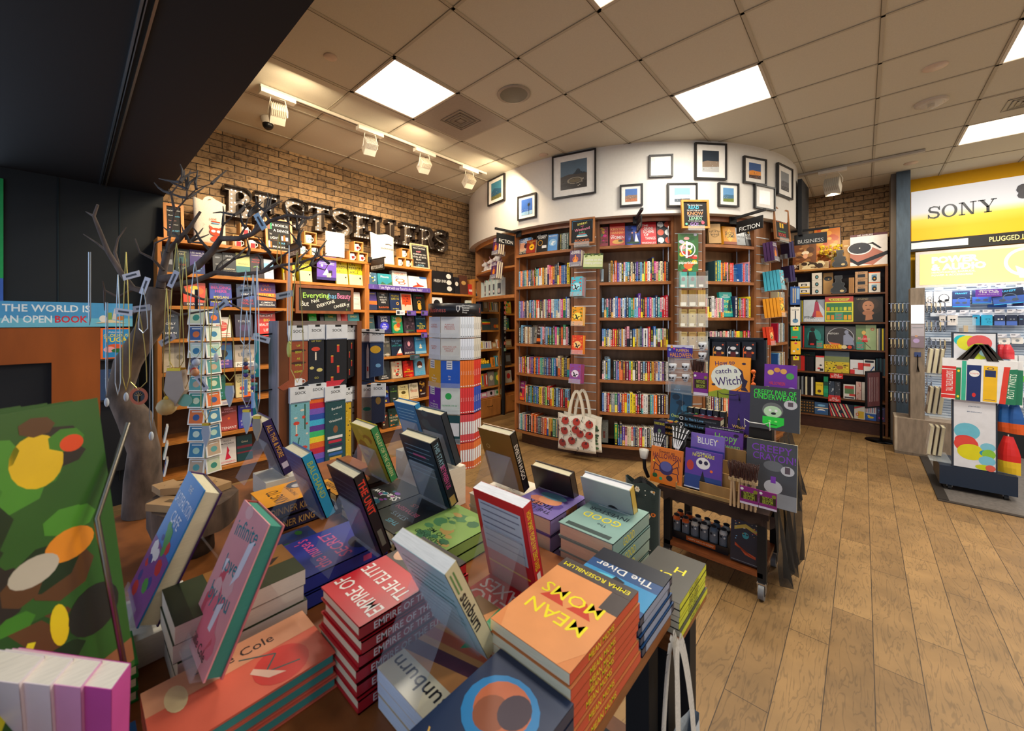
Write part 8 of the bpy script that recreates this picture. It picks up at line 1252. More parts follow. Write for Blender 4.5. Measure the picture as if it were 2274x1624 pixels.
# banner shelf on the jamb
t=thing('jamb_shelf','shallow black shelf unit on the jamb under the open-book banner','shelf',(-4.36,0,0));m=MB('matte_black');m.box((-4.399,-.36,.3),(-4.33,.40,1.44),'101014');m.build('frame',t)
T=FR((-4.325,-.36,1.455),(0,1,0),(0,0,1));m=MB('gloss');m.box((0,0,-.07),(.72,.185,0),'4a94c4',T=T);art(m,T,.72,.185,0,[('r',0,0,1,.35,'6ab4cc'),('t','THE WORLD IS',.36,.75,.28,'d8e4ea',0,.60,.02),('t','AN OPEN',.22,.32,.28,'d8e4ea',0,.33,.02),('t','BOOK',.52,.32,.28,'c83040',0,.24,.02),('p',[(.68,.12),(.82,.2),(.96,.12),(.82,.16)],'6a4a30'),('p',[(.7,.16),(.82,.3),(.94,.16)],'d8c8a0'),('e',.76,.34,.12,.14,'d8d4cc'),('r',.79,.3,.83,.6,'7a9a4a'),('p',[(.83,.3),(.85,.8),(.87,.3)],'c8c0b8'),('e',.9,.36,.12,.1,'b8703a')]);tag(m.build('banner'),'blue banner lettered THE WORLD IS AN OPEN BOOK with pop-up town picture','banner')
for(pl,pr,pt,pb,c_,D,lab)in((223,288,729,798,'2a86c0',[('r',0,0,1,.04,'o'),('r',0,.96,1,1,'o'),('r',0,0,.08,1,'o'),T_('Welcome to',.87,.06,'h',.5),T_('GLORIOUS',.76,.1,'y',.85,.52),T_('TUGA',.62,.16,'y',.8,.52,.02),('e',.5,.38,.3,.14,'d85a30'),('e',.3,.3,.2,.14,'e8a0a0'),('e',.6,.26,.24,.1,'2a6a3a')],'bright blue and orange island novel below the open-book banner'),(222,285,822,890,'33486a',[T_('WHEN',.85,.06,'h',.4),T_('THE MO',.66,.14,'a',.7),T_('HATCHED',.5,.06,'a',.5)],'slate blue novel on the lower ledge of the black shelf')):
 a=onX(pl,pt,-4.30);b=onX(pr,pt,-4.30);c0=onX(pl,pb,-4.30);book(FR((-4.325,a.y,c0.z),(0,1,0),(0,0,1)),b.y-a.y,a.z-c0.z,.025,c_,D,lab,'book','novels on the black jamb shelf');m=MB('matte_black');m.box((-4.329,a.y-.02,c0.z-.012),(-4.285,b.y+.04,c0.z-.001),'1a1a1e');tag(m.build('ledge'),'narrow black ledge under the %s novel'%('island' if pt<800 else 'slate blue'),'ledge')
m=MB('gloss');m.box((-4.395,-.3600,1.62),(-4.385,-.315,2.5),'1f9a50');m.box((-4.395,-.36,1.62),(-4.384,-.315,1.8),'3a60b0');tag(m.build('poster'),'green and blue poster sliver at the far left edge of the photo','poster')
# book tables
TZ=.87
def table(x0,y0,x1,y1,z,lab):
 t=thing('book_table',lab,'table',((x0+x1)/2,(y0+y1)/2,0),'book tables');m=MB('wood_flat');m.box((x0,y0,z-.035),(x1,y1,z),'8a5024');m.build('tabletop',t)
 for x in(x0+.02,x1-.07):
  for y in(y0+.02,y1-.07):m=MB('matte_black');m.box((x,y,0),(x+.05,y+.05,z-.036),'121214');m.build('leg',t)
 m=MB('wood_flat');m.box((x0+.03,y0+.03,.28),(x1-.03,y1-.03,.31),'5a3218');m.build('lower_shelf',t)
table(-1.75,-.40,-.305,.905,TZ,'large dark-legged wooden book table filling the foreground');table(-1.75,.915,-.30,1.16,.80,'lower narrow wooden table along the far side of the book table')
LY=lay
F_=lambda s,x,y,h,c,f=.9,r=0:('t',s,x,y,h,c,r,f,.005)
z1=TZ+.001
LY(-.302,.490,.154,.237,z1,.0175,7,'d8854a',[('p',[(0,.15),(1,.15),(1,.8),(.85,1),(.15,1),(0,.8)],'e0945a'),('r',0,.15,.22,.38,'4a4242'),('p',[(.18,.55),(.48,.55),(.34,.40)],'c8402c'),('p',[(.52,.55),(.84,.55),(.68,.40)],'c8402c'),F_('MEAN',.5,.67,.2,'f0e020',.8),F_('MOMS',.5,.44,.2,'f0e020',.8),('r',0,0,1,.15,'4a4242'),F_('EMMA ROSENBLUM',.5,.08,.08,'f0e020',.9)],'orange novel with yellow MEAN MOMS title',spine='d24a2c',sd=[('t','MEAN MOMS',.5,.6,.6,'f0d820',-90,.5,.01)],hard=False)
LY(-.302,.735,.16,.17,z1,.0175,4,'1f4a80',[('r',0,.5,1,.9,'2f8ac0'),('e',.6,.7,.3,.18,'5ac0d8'),('r',0,0,1,.3,'141c2c'),('p',[(.4,.55),(.5,.8),(.6,.7),(.55,.5)],'101828'),F_('The Diver',.5,.38,.14,'h',.8)],'blue underwater novel with diver silhouette',spine='1c3050',sd=[('r',.1,.1,.9,.9,'8a9ab8')])
LY(-.292,.925,.12,.2,.801,.0145,5,'45423c',[F_('JOHN G',.5,.9,.1,'f0e020',.5),F_('BI',.5,.6,.24,'f0e020',.5),F_('H',.3,.4,.24,'f0e020',.3),F_('My New Novel',.6,.76,.07,'h',.5)],'dark grey paperback with yellow title and lime spine',spine='d0d820',sd=[('t','JOHN GREEN',.5,.5,.6,'3a3a30',-90,.8,0)],hard=False)
LY(-.445,.92,.158,.225,.801,.037,4,'86a8a0',[('r',.1,.88,.9,.96,'3a4a48'),F_('The',.4,.72,.08,'2a3a44',.2),F_('GOOD',.5,.58,.2,'e8d830',.7),F_('INVESTOR',.5,.4,.14,'2a3a44',.75),('r',.2,.2,.8,.215,'h'),('r',.2,.25,.8,.265,'h'),F_('BEN CARPENTER',.5,.1,.06,'h',.6)],'grey green hardcover titled The Good Investor',spine='7a9c98',sd=[('t','GOOD',.5,.6,.6,'e8d830',-90,.3,0)])
LY(-.635,.93,.155,.20,.801,.046,3,'7a6aa8',[('n',10,['5a4a90','9a80b8','c87a60'],.18,4),('e',.45,.5,.25,.18,'d8906a'),('e',.5,.35,.3,.14,'6aa0b0'),F_('THE LAST',.5,.85,.12,'1c1a30',.7),F_('TIGER',.5,.7,.16,'1c1a30',.8)],'violet illustrated hardcover with tiger title',spine='8a7ab0',sd=[('r',0,.3,1,.6,'a8724a'),('t','THE LAST',.5,.5,.5,'2a1c30',-90,.6,0)])
LY(-.81,.925,.15,.215,.801,.04,3,'e4d8c4',[F_('A LITTLE',.5,.78,.13,'3a3430',.8),F_('BOOK',.5,.58,.15,'3a3430',.6),F_('OF',.4,.42,.13,'3a3430',.3),F_('DATA',.5,.25,.16,'c83a30',.6)],'cream paperback with spaced red and black capitals')
LY(-.584,.320,.14,.235,z1,.0225,6,'c01c28',[('r',0,0,1,.42,'2c2422'),('e',.2,.3,.14,.2,'c89070'),('e',.5,.2,.14,.14,'b87a5a'),('e',.82,.28,.14,.2,'d0a080'),('e',.2,.38,.12,.08,'3a2418'),F_('EMPIRE OF',.5,.85,.22,'e8e0d8',.92),F_('THE ELITE',.5,.62,.22,'e8e0d8',.92)],'red hardcover with white Empire of the Elite title and party photos',spine='a81c26',sd=[('t','EMPIRE OF THE ELITE',.5,.55,.55,'e8dcd8',-90,.85,.01)])
LY(-.432,.345,.14,.235,z1,.0215,3,'d8c8a8',[('r',.0,.78,1,1,'e0d4b4'),('p',[(.0,.0),(1,0),(1,.78),(0,.78)],'c8864a'),('p',[(0,.6),(1,.78),(1,.66),(0,.5)],'5a2c3c'),('p',[(0,.45),(1,.6),(1,.5),(0,.36)],'b85a3c'),('p',[(.1,0),(.6,0),(.5,.5),(.2,.3)],'2a8a5a'),('p',[(.6,0),(1,0),(1,.45),(.8,.4)],'6a4a20'),F_('sunburn',.5,.88,.2,'1c1a1c',.9)],'cream paperback with desert painting and black sunburn title',pages='c8d8e8',hard=False)
LY(-.292,.262,.136,.222,z1,.0185,5,'1c2c4c',[F_('WARRIOR',.5,.75,.13,'d8a850',.8),F_('GIRL',.5,.65,.07,'d8a850',.3),F_('UNEARTHED',.5,.9,.1,'5a6a80',.8),('e',.5,.35,.4,.4,'1f78b0'),('e',.5,.33,.3,.3,'b8603c'),('e',.55,.4,.18,.2,'8a4a30'),('e',.38,.3,.16,.2,'3a2a3a'),('e',.15,.6,.03,.03,'h')],'navy novel with copper and blue curling figure',hard=False)
lay(-.657,.075,.14,.24,z1,.02,3,'d8644c',[('r',0,0,.4,1,'d89a74'),('e',.7,.7,.28,.3,'d03a34'),('e',.35,.15,.2,.1,'e0cc98'),('l',[(.3,.5),(.5,.7),(.7,.6),(.8,.8)],.02,'3a5a58'),('p',[(.55,.55),(.85,.7),(.8,.6),(.6,.52)],'e8c0a8'),F_('Tillie Cole',.2,.5,.14,'3a3030',.6,90)],'coral and peach novel with script title and green page edges',faceY=-1,pages='3f8a80')
lay(-.82,.12,.13,.21,z1,.031,4,'28351f',[('r',0,.3,.55,1,'8a5a24'),('r',.0,0,1,.12,'141c10'),('p',[(.3,.3),(.45,.35),(.5,.8),(.35,.9)],'17120c')],'thick dark green and ochre paperback',faceY=-1,pages='cfc6ba',hard=False)
lay(-.88,.335,.165,.225,z1,.034,2,'2c3590',[F_("the nurse's",.5,.7,.22,'e0508a',.9),F_('SECRET',.5,.45,.2,'e0508a',.8),('e',.3,.2,.2,.2,'1a2048')],'blue hardcover with pink lettering',spine='2a3a9a',sd=[('r',.3,.2,.7,.3,'c04a80')])
LY(-.745,.60,.162,.225,z1,.031,2,'7a9a50',[('n',26,['4a7a50','8aa860','3f6a4a','a88a50'],.14,6),F_('THIS',.5,.9,.1,'24402c',.4),F_('HAPPENED',.5,.78,.1,'24402c',.7),F_('TO ME',.5,.66,.1,'24402c',.5)],'misty green leafy hardcover')
LY(-.912,.60,.15,.225,z1,.028,2,'1c1f22',[F_('THIS',.4,.85,.12,'5ab0c8',.4),F_('STAYS',.5,.7,.12,'7a9ab0',.5),F_('BETWEEN',.55,.55,.12,'c85a7a',.7),F_('US',.6,.4,.12,'c85a4a',.3),('n',10,['2a3034'],.15,3,(.05,.02,.9,.3))],'black novel with multicoloured stays-between title')
LY(-1.067,.60,.15,.225,z1,.028,2,'2c2c2a',[('t','Soul',.45,.8,.2,'e8e4dc',6,.7,.01),('t','of',.5,.65,.1,'e8e4dc',6,.2),('t','Shadow',.5,.48,.2,'e8e4dc',6,.85,.01),('n',20,['7a4a9a','3a7a8a','2a5a6a','8a3a7a'],.08,4,(.2,.3,.8,.95))],'charcoal novel with white script shadow title and violet flowers')
LY(-1.245,.60,.15,.22,z1,.03,2,'3a2420',[('e',.5,.5,.35,.3,'d0401c'),('e',.4,.45,.2,.2,'e8902c'),('e',.65,.6,.18,.16,'8a1c14'),('r',0,.82,1,1,'e8a020'),F_('SAWYER',.5,.9,.13,'1c1a1c',.8)],'dark novel with flame figure and yellow band')
LY(-1.255,.395,.15,.19,z1,.042,2,'e89a1c',[F_('KING TO',.4,.75,.26,'2a2218',.7),F_('THE PEOPLE',.5,.5,.08,'2a2218',.8),('e',.75,.3,.2,.25,'4a4a4c'),('e',.7,.35,.1,.1,'c8c0b8')],'bright orange hardcover with grey engraved figure',spine='26284a',sd=[('t','DINNER KING',.5,.6,.5,'d8a860',-90,.7,.01)])
lay(-1.04,.27,.16,.22,z1,.02,1,'3a4a7a',[F_('SATISFACTION',.5,.6,.16,'d8d4cc',.9,90),('e',.3,.3,.2,.2,'c83a4a'),('n',10,['3a8a3a','c83a4a','2a4a8a'],.12,3)],'blue and red illustrated cafe novel lying flat',faceY=-1)
def easel(x,y,z,w,h,th,back,spine,top,lab,face=1,lean=22,deco=(),sd=(),bd=(),hard=True,pages='e',stand=None):
 s,c=math.sin(R_(lean)),math.cos(R_(lean))
 if stand:m=MB('gloss');m.box((x-w,y-.06*face,stand),(x,y+.05*face,z-.003),'d8d0c0','pages');tag(m.build('book_pile',loc=(x-w/2,y,stand)),'pale page-edged book under the '+lab[:60],'book')
 if face>0:T=FR((x,y,z+.006),(-1,0,0),(0,-s,c))
 else:T=FR((x-w,y,z+.006),(1,0,0),(0,s,c))
 T0=T.copy();book(T,w,h,th,back if face>0 and False else top,deco,lab,'book','books leaning on clear easels',spine=spine,sdeco=sd,back=back,bdeco=bd,hard=hard,pages=pages)
 t=thing('acrylic_easel','clear acrylic easel behind the '+' '.join(lab.split()[:10]),'easel',T@Vector((w/2,0,0)),'clear easels');m=MB('acrylic');m.box((w*.12,-.004,-.006),(w*.88,h*.62,-.003),'dde6ee',T=T0);m.box((w*.12,-.007,-.006),(w*.88,-.004,th+.012),'dde6ee',T=T0);m.box((w*.12,-.004,th+.009),(w*.88,.022,th+.012),'dde6ee',T=T0);m.build('cradle',t)
 p=T0@Vector((w*.12,h*.62,-.006));q=T0@Vector((w*.88,h*.62,-.006));yy=p.y-face*.07;zb=z+.002;m=MB('acrylic');m.add([p,q,(q.x,yy,zb),(p.x,yy,zb)],[(0,1,2,3)],'dde6ee');m.build('support_leg',t)
BL_=lambda c,n=8,x0=.1,x1=.9:[('r',x0,.86-.07*i,x1-(.1 if i%3==2 else 0),.875-.07*i,c)for i in range(n)]
easel(-.448,.475,.936,.14,.205,.026,'a4c8cc','d8cca0','d8cca0','cream-spined sunburn novel showing its pale blue back',lean=27,sd=[('t','sunburn',.5,.52,.7,'1c1a1c',-90,.42,.02),('r',.2,.75,.3,.95,'5a8a4a'),('r',.45,.75,.55,.95,'5a8a4a')],bd=BL_('6a9a98',9),hard=False,pages='e8e8e4')
easel(-.52,.715,TZ+.001,.15,.235,.03,'b8202c','c0202a','c8202c','red tax book with yellow spine lettering and pale back text',lean=14,sd=[('t','HOW SMART PEOPLE PAY ZERO TAXES',.5,.62,.5,'f0d020',-90,.62,.01),('r',.3,.1,.7,.28,'e8dcd8')],bd=[('r',.08,.35,.92,.9,'a8bcd4')]+BL_('6a7a98',7,.12,.88)+[('r',.08,.2,.92,.22,'e0b020')],hard=False,pages='ececf0')
lay(-.51,.60,.15,.11,z1,.012,1,'c01c28',[F_('ZERO',.5,.7,.35,'d8ccd0',.9),F_('TAXES',.5,.3,.35,'d8ccd0',.9)],'red paperback with large white ZERO TAXES lettering',hard=False)
easel(-.818,.506,.942,.13,.215,.028,'2c2430','1f1c20','2a2228','dark novel titled THE UNIT on its spine',lean=20,sd=[('t','THE UNIT',.5,.72,.6,'e0402c',-90,.42,.02),('r',.3,.1,.7,.3,'6a6a60')],bd=BL_('4a4450',6))
easel(-1.10,.50,.935,.135,.20,.032,'1f4a88','2f9ac0','2a5a98','blue novel with turquoise spine',lean=20,sd=[('t','BALCHAND',.5,.6,.5,'b8c850',-90,.6,.01)],bd=BL_('3a6aa8',8))
easel(-1.50,.53,.94,.14,.215,.034,'3a3f66','2f2458','3a3068','deep purple novel spine-lettered ALL THIS & MORE',lean=20,sd=[('t','ALL THIS & MORE',.5,.62,.5,'d8a050',-90,.6,.01),('r',.2,.12,.8,.22,'c8c0d8')],stand=TZ+.001)
easel(-1.188,.77,.932,.14,.215,.03,'a89a28','3f8a50','c0a830','mustard-backed novel with green spine',lean=22,sd=[('t','VALLEY OF THE QUEEN',.5,.5,.45,'d8d890',-90,.8,.01)],bd=[('n',8,['8a6a1c','b8a838'],.2,4)])
easel(-1.31,1.03,.95,.15,.215,.03,'2a7ab4','2a8ac4','2f80b8','sky blue novel behind the mustard-backed one',lean=20,bd=BL_('8ac0e0',4),stand=.801)
easel(-.894,.785,.932,.155,.225,.034,'1e3440','1a1f26','1c2c36','dark teal novel spine-lettered THIS STAYS BETWEEN US',lean=20,sd=[('t','THIS STAYS',.5,.78,.5,'8ab0c0',-90,.35,.01),('t','BETWEEN US',.5,.45,.5,'c8508a',-90,.35,.01),('r',.2,.02,.8,.15,'a88a50')],bd=BL_('6a8898',7)+[('r',.3,.72,.7,.75,'c8608a')])
easel(-1.107,.998,.95,.15,.215,.03,'2a4658','24303c','2c4a5c','slate novel with cream pages behind the dark teal one',lean=20,bd=[('n',6,['35586a'],.2,3)],stand=.801)
easel(-.798,1.018,.935,.14,.215,.03,'8a6024','1f1a18','9a6a28','golden brown novel with black lettered spine',lean=20,sd=[('t','EVELYN HUGO',.5,.5,.6,'e8dcc8',-90,.6,.01)],bd=[('e',.2,.7,.06,.06,'c8a060',.3)])
easel(-.66,1.13,.82,.15,.20,.03,'2a2222','2a2222','3a2a26','cream-paged dark novel half hidden behind the violet stack',lean=18)
easel(-.47,1.135,.83,.155,.20,.03,'a8b4b0','c8a84a','b8c0bc','pale novel leaning behind the grey green hardcovers',lean=18,bd=[('e',.6,.5,.15,.2,'2a2a2c')],pages='e8e8ea')
easel(-.722,.165,.936,.135,.225,.028,'d87a7a','c0504a','e6a0a4','pink script-titled novel facing the camera with green page edges',face=-1,lean=24,deco=[('n',10,['e8788a','e8b8b8','d85a6a'],.25,8),('t','infinite',.5,.85,.2,'2a8a94',8,.8,.004),('t','love',.45,.6,.2,'2a8a94',8,.5,.004),('t','by you',.5,.4,.2,'2a8a94',8,.7,.004),('p',[(.7,.8),(.85,.85),(.8,.6),(.65,.5)],'e8e8f0'),('p',[(.25,.6),(.35,.62),(.3,.5)],'e8e8f0'),('p',[(.55,.35),(.7,.4),(.65,.2),(.55,.2)],'e8e8f0'),F_('Tillie Cole',.5,.08,.1,'3a3a3a',.7)],pages='3f8a78')
easel(-.95,.115,.925,.15,.24,.034,'3a1c50','4a2a6a','2a80c0','bright blue cafe novel facing left of the camera with cream pages',face=-1,lean=25,deco=[('r',0,0,1,.45,'7a4a8a'),('n',18,['c83a3a','3a9a4a','e8e4dc','2a4a8a'],.12,4,(.05,.05,.95,.6)),F_('THE',.5,.92,.08,'h',.3),F_('SATISFACTION',.5,.8,.15,'e8ecf4',.9),F_('CAFE',.5,.67,.15,'e8ecf4',.6)],stand=TZ+.001)
c=Vector((-1.33,.235,1.02));t=thing('log_slab','bark-edged log slab carrying small kraft boxes in front of the tree','log',c-Vector((0,0,.07)));rn=random.Random(3);m=MB('bark');ps=[(c.x+(.12+rn.uniform(-.008,.008))*math.cos(q*.3927),c.y+(.10+rn.uniform(-.008,.008))*math.sin(q*.3927))for q in range(16)];m.prism(ps,.95,1.02,'5a4636',smooth=True);m.build('bark_ring',t);m=MB('bark');m.lathe([(.001,0),(.05,0),(.045,.078),(.001,.078)],'4a3828',n=12,o=(c.x,c.y,z1));m.build('stump_foot',t)
for k,(dx,dy,r_,z_,lab)in enumerate(((-.03,.045,20,0,'farthest kraft jewellery box on the log slab'),(.0,-.01,55,.019,'crossed kraft jewellery box lying on top on the log slab'),(.05,-.05,35,0,'nearest kraft jewellery box with dark mark on the log slab'),(-.07,-.04,10,0,'leftmost kraft jewellery box on the log slab'))):
 T=Matrix.Translation((c.x+dx,c.y+dy,1.021+z_))@Matrix.Rotation(R_(r_),4,'Z');m=MB('paper');m.box((-.055,-.025,0),(.055,.025,.018),'b08a5c',T=T);m.box((-.02,-.008,.0181),(.02,.008,.0183),'6a5030',T=T);tag(m.build('kraft_box'),lab,'box','kraft boxes on the log slab')
# jewellery tree
t=thing('jewellery_tree','dark driftwood branch tree hung with necklaces','jewellery stand',atD(318,1010,1.30));D=1.28;rn=random.Random(21)
pp=lambda px,py,d=D:atD(px,py,d)
m=MB('bark');o_=atD(318,950,1.3)
m.tube([Vector((o_.x,o_.y,z1)),Vector((o_.x,o_.y,.98)),pp(320,1000),pp(300,930),pp(265,875),pp(283,808),pp(314,756),pp(335,725),pp(348,683),pp(356,641)],[.055,.05,.042,.045,.034,.036,.034,.036,.032,.03],'66564a',n=12);m.build('trunk',t)
BR=[([(350,655),(325,648),(295,640),(268,605),(240,560),(220,510),(208,480),(217,455)],.017),([(268,605),(255,560),(262,530),(280,505)],.008),([(208,480),(190,470)],.006),([(240,560),(215,540),(185,520)],.006),([(300,640),(262,660),(232,645),(228,625)],.008),([(232,645),(232,690)],.005),([(356,641),(362,600),(372,560),(400,530),(425,500),(445,470)],.02),([(372,560),(378,520),(388,470),(415,440),(436,420),(470,408)],.006),([(388,470),(380,430),(400,405)],.007),([(415,440),(415,420)],.006),([(356,620),(395,615),(440,590),(470,560),(490,530),(530,530),(560,520),(600,490),(640,478),(690,485)],.02),([(470,560),(450,540),(420,538)],.009),([(490,530),(495,500),(520,478)],.008),([(560,520),(590,470),(615,455)],.008),([(530,530),(545,505),(552,480)],.006),([(600,490),(640,495),(660,510)],.006),([(380,635),(430,625),(480,605),(530,610),(580,605),(620,590),(660,585),(705,570)],.015),([(580,605),(610,580),(640,560),(668,548)],.008),([(620,590),(650,605),(690,590),(722,600),(730,585)],.006),([(480,605),(520,575),(550,568),(600,560)],.008),([(395,615),(410,650),(450,665),(500,668),(560,655),(630,665)],.009),([(500,668),(540,690),(590,700),(630,690)],.005),([(362,600),(340,575),(345,540),(380,525)],.008),([(340,575),(310,560),(300,530)],.007),([(356,680),(400,700),(460,690),(510,680)],.008),([(340,700),(310,690),(290,700),(262,690)],.006)]
for pts,r in BR:
 m=MB('bark');n=len(pts);d0=rn.uniform(-.1,.1);m.tube([pp(x,y,D+d0*i/n)for i,(x,y)in enumerate(pts)],[r*.66*(1-.7*i/(n-1))for i in range(n)],'5c504a',n=7);m.build('branch',t)
for pts,r in BR[6:20]:
 for k in range(4):
  x,y=rn.choice(pts[1:]);m=MB('bark');a=rn.uniform(-2.6,-.4);q=[(x,y)]
  for j in range(3):a+=rn.uniform(-.5,.5);q.append((q[-1][0]+16*math.cos(a),q[-1][1]+14*math.sin(a)))
  m.tube([pp(u,v,D+.03*j)for j,(u,v)in enumerate(q)],[.005,.004,.003,.0015],'46403e',n=5);m.build('branch',t)
NK=[(199,560,722,1,0,'s',None),(237,672,880,.4,0,'s','bar'),(262,610,878,.5,6,'s',None),(280,560,868,.6,8,'g','cross'),(308,690,866,0,18,'g','orange disc'),(336,678,955,0,4,'s','drop'),(392,540,830,0,16,'g','quartz'),(410,560,868,0,12,'g','green disc'),(370,640,890,0,8,'g','amber'),(433,580,800,0,14,'s','cluster'),(510,700,846,0,12,'g','arrow'),(458,640,935,0,12,'g','arrow'),(546,600,772,0,12,'s','beads'),(562,610,800,0,8,'s','beads'),(548,690,905,0,10,'s','arrow'),(480,660,780,0,12,'g','bead'),(642,545,762,0,3,'s','leaf'),(660,560,850,0,14,'g',None),(571,590,920,0,6,'s','feather'),(318,640,740,0,10,'s',None),(620,520,590,0,5,'g',None)]
LN={'bar':'silver bar','cross':'small silver cross','orange disc':'orange tree-of-life disc','drop':'silver drop','quartz':'large brown quartz','green disc':'green sea-glass disc','amber':'clear amber ball','cluster':'cluster of small stones','arrow':'grey arrowhead','beads':'glass ball over stacked beads','bead':'round pale bead','leaf':'yellow leaf','feather':'carved brown feather',None:'no pendant'}
for k,(x,y0,y1,_s,w_,mt,pd)in enumerate(NK):
 d=1.20-.004*k;c_='c8d4dc' if mt=='s' else 'c8b468';A=pp(x,y0,d);t=thing('necklace','%s necklace with %s, hanging %s on the jewellery tree'%('silver' if mt=='s' else 'gold',LN[pd],('far left','left','left','left','before the trunk','right of the trunk','centre left','centre left','low centre left','centre','centre right','low centre','right of centre','right of centre','low right','centre','far right','outermost right','lowest right','over the trunk','upper right')[k]),'necklace',A,'necklaces on the jewellery tree')
 m=MB('metal');n=10;L=[pp(x-w_*math.sin(math.pi*(j/n)**.9*.55)*1.0 if w_ else x-2,y0+(y1-y0)*j/n,d)for j in range(n)];bot=pp(x,y1,d);Rr=[pp(2*x-(x-(w_*math.sin(math.pi*(j/n)**.9*.55)if w_ else 2)),y0+(y1-y0)*j/n,d)for j in range(n)];m.tube(L+[bot]+Rr[::-1],.0013,c_,n=5);m.build('chain',t)
 if pd:
  p=pp(x,y1+14,d);r=.011;m=MB('gloss');vx=Vector((cs,-sn,0))if False else Vector((math.cos(-YAW),math.sin(-YAW),0));T=FR(p,vx,(0,0,1))
  if pd=='orange disc':m.ell(0,0,.028,.026,'c85a1c',0,T=T,ring=.35,n=24);m.ell(0,0,.019,.018,'1a1614',-.001,T=T);m.tube([T@Vector((0,-.018,.001)),T@Vector((0,.004,.001))],.002,'b89a6a');[m.tube([T@Vector((0,.0,.001)),T@Vector((.012*math.cos(q),.012*math.sin(q),.001))],.001,'b89a6a')for q in(.4,1,1.6,2.2,2.8)]
  elif pd in('arrow','feather'):q=-.058;m.prism([(0,q),(.010,-.03),(.0125,-.015),(.009,.010),(-.009,.010),(-.0125,-.015),(-.009,-.032)],-.003,.003,'9a9080' if pd=='feather' else 'a8b4c4',T=T);m.box((-.010,.005,-.004),(.010,.012,.004),'c8a83c','metal',T)
  elif pd=='quartz':m.prism([(0,-.08),(.03,-.03),(.022,.03),(-.022,.03),(-.03,-.03)],-.01,.01,'b0a090',T=T);m.box((-.02,.028,-.011),(.02,.036,.011),'c8a83c','metal',T)
  elif pd=='beads':m.ball(p,.013,'a8c0d0','glass',sc=(1,1,1));[m.ball(p+Vector((0,0,-.018-.011*j)),.007,('d8c090','3a4a7a','a83a2c','5a9a8a','4a3a8a')[j])for j in range(5)];m.tube([p+Vector((0,0,-.075)),p+Vector((0,0,-.12))],.005,'8ab0e0')
  elif pd=='green disc':m.ell(0,-.01,.024,.018,'7ab8a0',0,T=T,n=20);m.ell(0,-.01,.024,.018,'7ab8a0',-.003,T=T,n=20)
  elif pd=='amber':m.ball(p,.026,'c8b07a',sc=(1,1,.95));m.ball(p+Vector((0,0,.025)),.008,'d8b030')
  elif pd=='cluster':[m.ball(p+Vector((rn.uniform(-.03,.03),0,rn.uniform(-.02,.02))),.011,q)for q in('a8a8b8','3a4060','a83a2c','b8c0d0','c88a60','8a8a90')]
  elif pd=='leaf':m.ball(p,.02,'c8c860',sc=(.55,.3,1.2))
  else:m.ball(p,.010,'c8d0d8',sc=(.6,.6,1.4))
  m.build('pendant',t)
for k,(x,y,r_,c_)in enumerate(((322,635,70,'d8d8e0'),(292,612,15,'d8d0d0'),(275,693,-8,'d8d8dc'),(315,685,8,'a8a4a8'),(372,755,30,'b8b0ac'),(448,850,-55,'c8ccd8'),(578,492,-60,'a8c8e0'),(385,620,65,'c0c0cc'),(632,655,12,'b8b4b0'),(580,752,-15,'c8ccd4'),(545,645,5,'a8a8a8'),(490,680,40,'b8c4d4'))):
 T=FR(pp(x,y,1.17),(math.cos(-YAW),math.sin(-YAW),0),(0,0,1))@Matrix.Rotation(R_(r_),4,'Z');m=MB('paper');m.box((-.026,-.009,0),(.026,.009,.0008),c_,T=T);m.box((-.016,-.003,.001),(.016,.003,.0011),'4a4a50',T=T);tag(m.build('price_tag'),'small paper price tag on the jewellery tree, %s'%('above the trunk','left of the trunk top','lower left pair, left one','lower left pair, right one','beside the trunk','low by the stone cluster','pale blue at top right','at the branching point','right side','right above the sock fixture side','on the lower right branch','low in the middle')[k],'price tag','price tags on the jewellery tree')
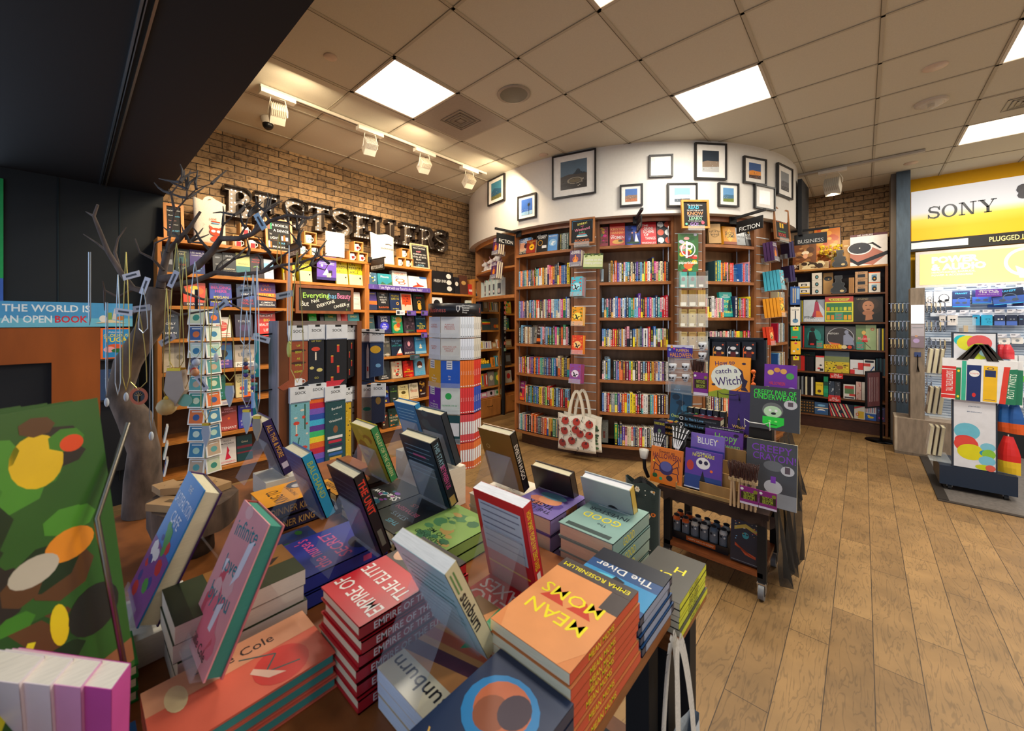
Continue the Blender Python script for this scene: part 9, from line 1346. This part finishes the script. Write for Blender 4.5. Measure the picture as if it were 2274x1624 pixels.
# nearest things at the left
chalk(FR((-1.28,-.35,.875),(0,1,0),(-.02,0,1)),.40,.61,.075,'a2521a',[],'thick orange-brown framed blank board standing left behind the parrot-green book')
o=atD(-25,1460,.42);e=atD(268,1440,.555);v=e-o;v.z=0;v.normalize();W_=.27;o=e-v*W_;T=FR((o.x,o.y,1.018),v,(0,0,1))@Matrix.Rotation(R_(-9),4,'X')
for k_ in(1,2,3):book(T@Matrix.Translation((-.012*k_,.002*k_,-.024*k_)),W_,.375,.022,'2f5a22',[],'copy of the jungle-bird book, %s behind the front one'%('first','second','third')[k_-1],'book','jungle-bird books',pages='cbb9a4')
book(T,W_,.375,.022,'2f5a22',[('n',46,['3f7a24','24481c','5a3a20','2a2420','4a8a2c','1c3018'],.13,6),('e',.72,.83,.10,.12,'e0b81c'),('e',.86,.86,.05,.04,'d8481c'),('e',.80,.53,.10,.07,'e08a24'),('e',.66,.5,.09,.06,'b8b0a0'),('l',[(.45,.08),(.62,.3)],.03,'d8d024'),('e',.72,.30,.035,.09,'d8c01c'),('e',.86,.28,.11,.11,'24261f'),('r',0,.02,1,.1,'8a5a3a')],'huge jungle-bird picture book nearest the camera at the far left','book','jungle-bird books',hard=True,pages='cbb9a4')
t=thing('wire_easel','bent grey wire easel holding the jungle-bird book','easel',T@Vector((W_,0,0)));m=MB('metal');m.tube([T@Vector((W_-.02,.0,-.05)),T@Vector((W_-.03,-.004,.045)),T@Vector((W_-.035,.22,.04)),T@Vector((W_+.03,.33,.03))],.0035,'8a8478');m.build('front_wire',t);m=MB('metal');m.tube([T@Vector((W_-.02,.0,-.05)),T@Vector((W_*.3,.0,-.05)),T@Vector((W_*.3,-.004,.045)),T@Vector((W_*.3,.03,.05))],.0035,'8a8478');m.build('base_wire',t)
lay(e.x-.02,e.y-.21,.17,.17,z1,.035,4,'8a4a24',[],'thick brown book under the jungle-bird book',faceY=-1)
lay(-.872,-.03,.10,.11,z1,.02,3,'1f7a2c',[('r',.3,.2,.7,.8,'4a2a6a')],'small green book with violet mark at lower left',faceY=-1)
lay(-.735,.01,.07,.06,z1,.02,1,'1c62a8',[F_('Ma',.5,.5,.4,'d8e0e8',.7)],'blue book corner with white letters at the bottom edge',faceY=-1)
for k in range(4):book(FR(atD(60+62*k,1760,.45+.008*k)+Vector((0,0,.02)),(-.5,-.6,.2),(.3,-.1,.9)),.14,.155,.026,('e8dce4','e8dce4','e0a0cc','c850a8')[k],[],'pale-paged magenta paperback, %s in the nearest lower left fan'%('leftmost','second','third','rightmost')[k],'book','magenta paperbacks in the nearest fan',hard=False,pages='e4dccf')
a=Vector((-.295,.80,.50));tote(FR((a.x+.004,a.y-.05,.30),(0,1,0),(0,0,1)),.26,.30,'a8b4c0',[],'pale grey canvas tote hanging from the table right edge',depth=.04,hh=.26,hc='c8c4bc')
lay(-.45,.72,.16,.22,.312,.03,5,'2a3038',[],'pale-edged hardcover on the lower shelf of the book table',pages='b8c8d4')
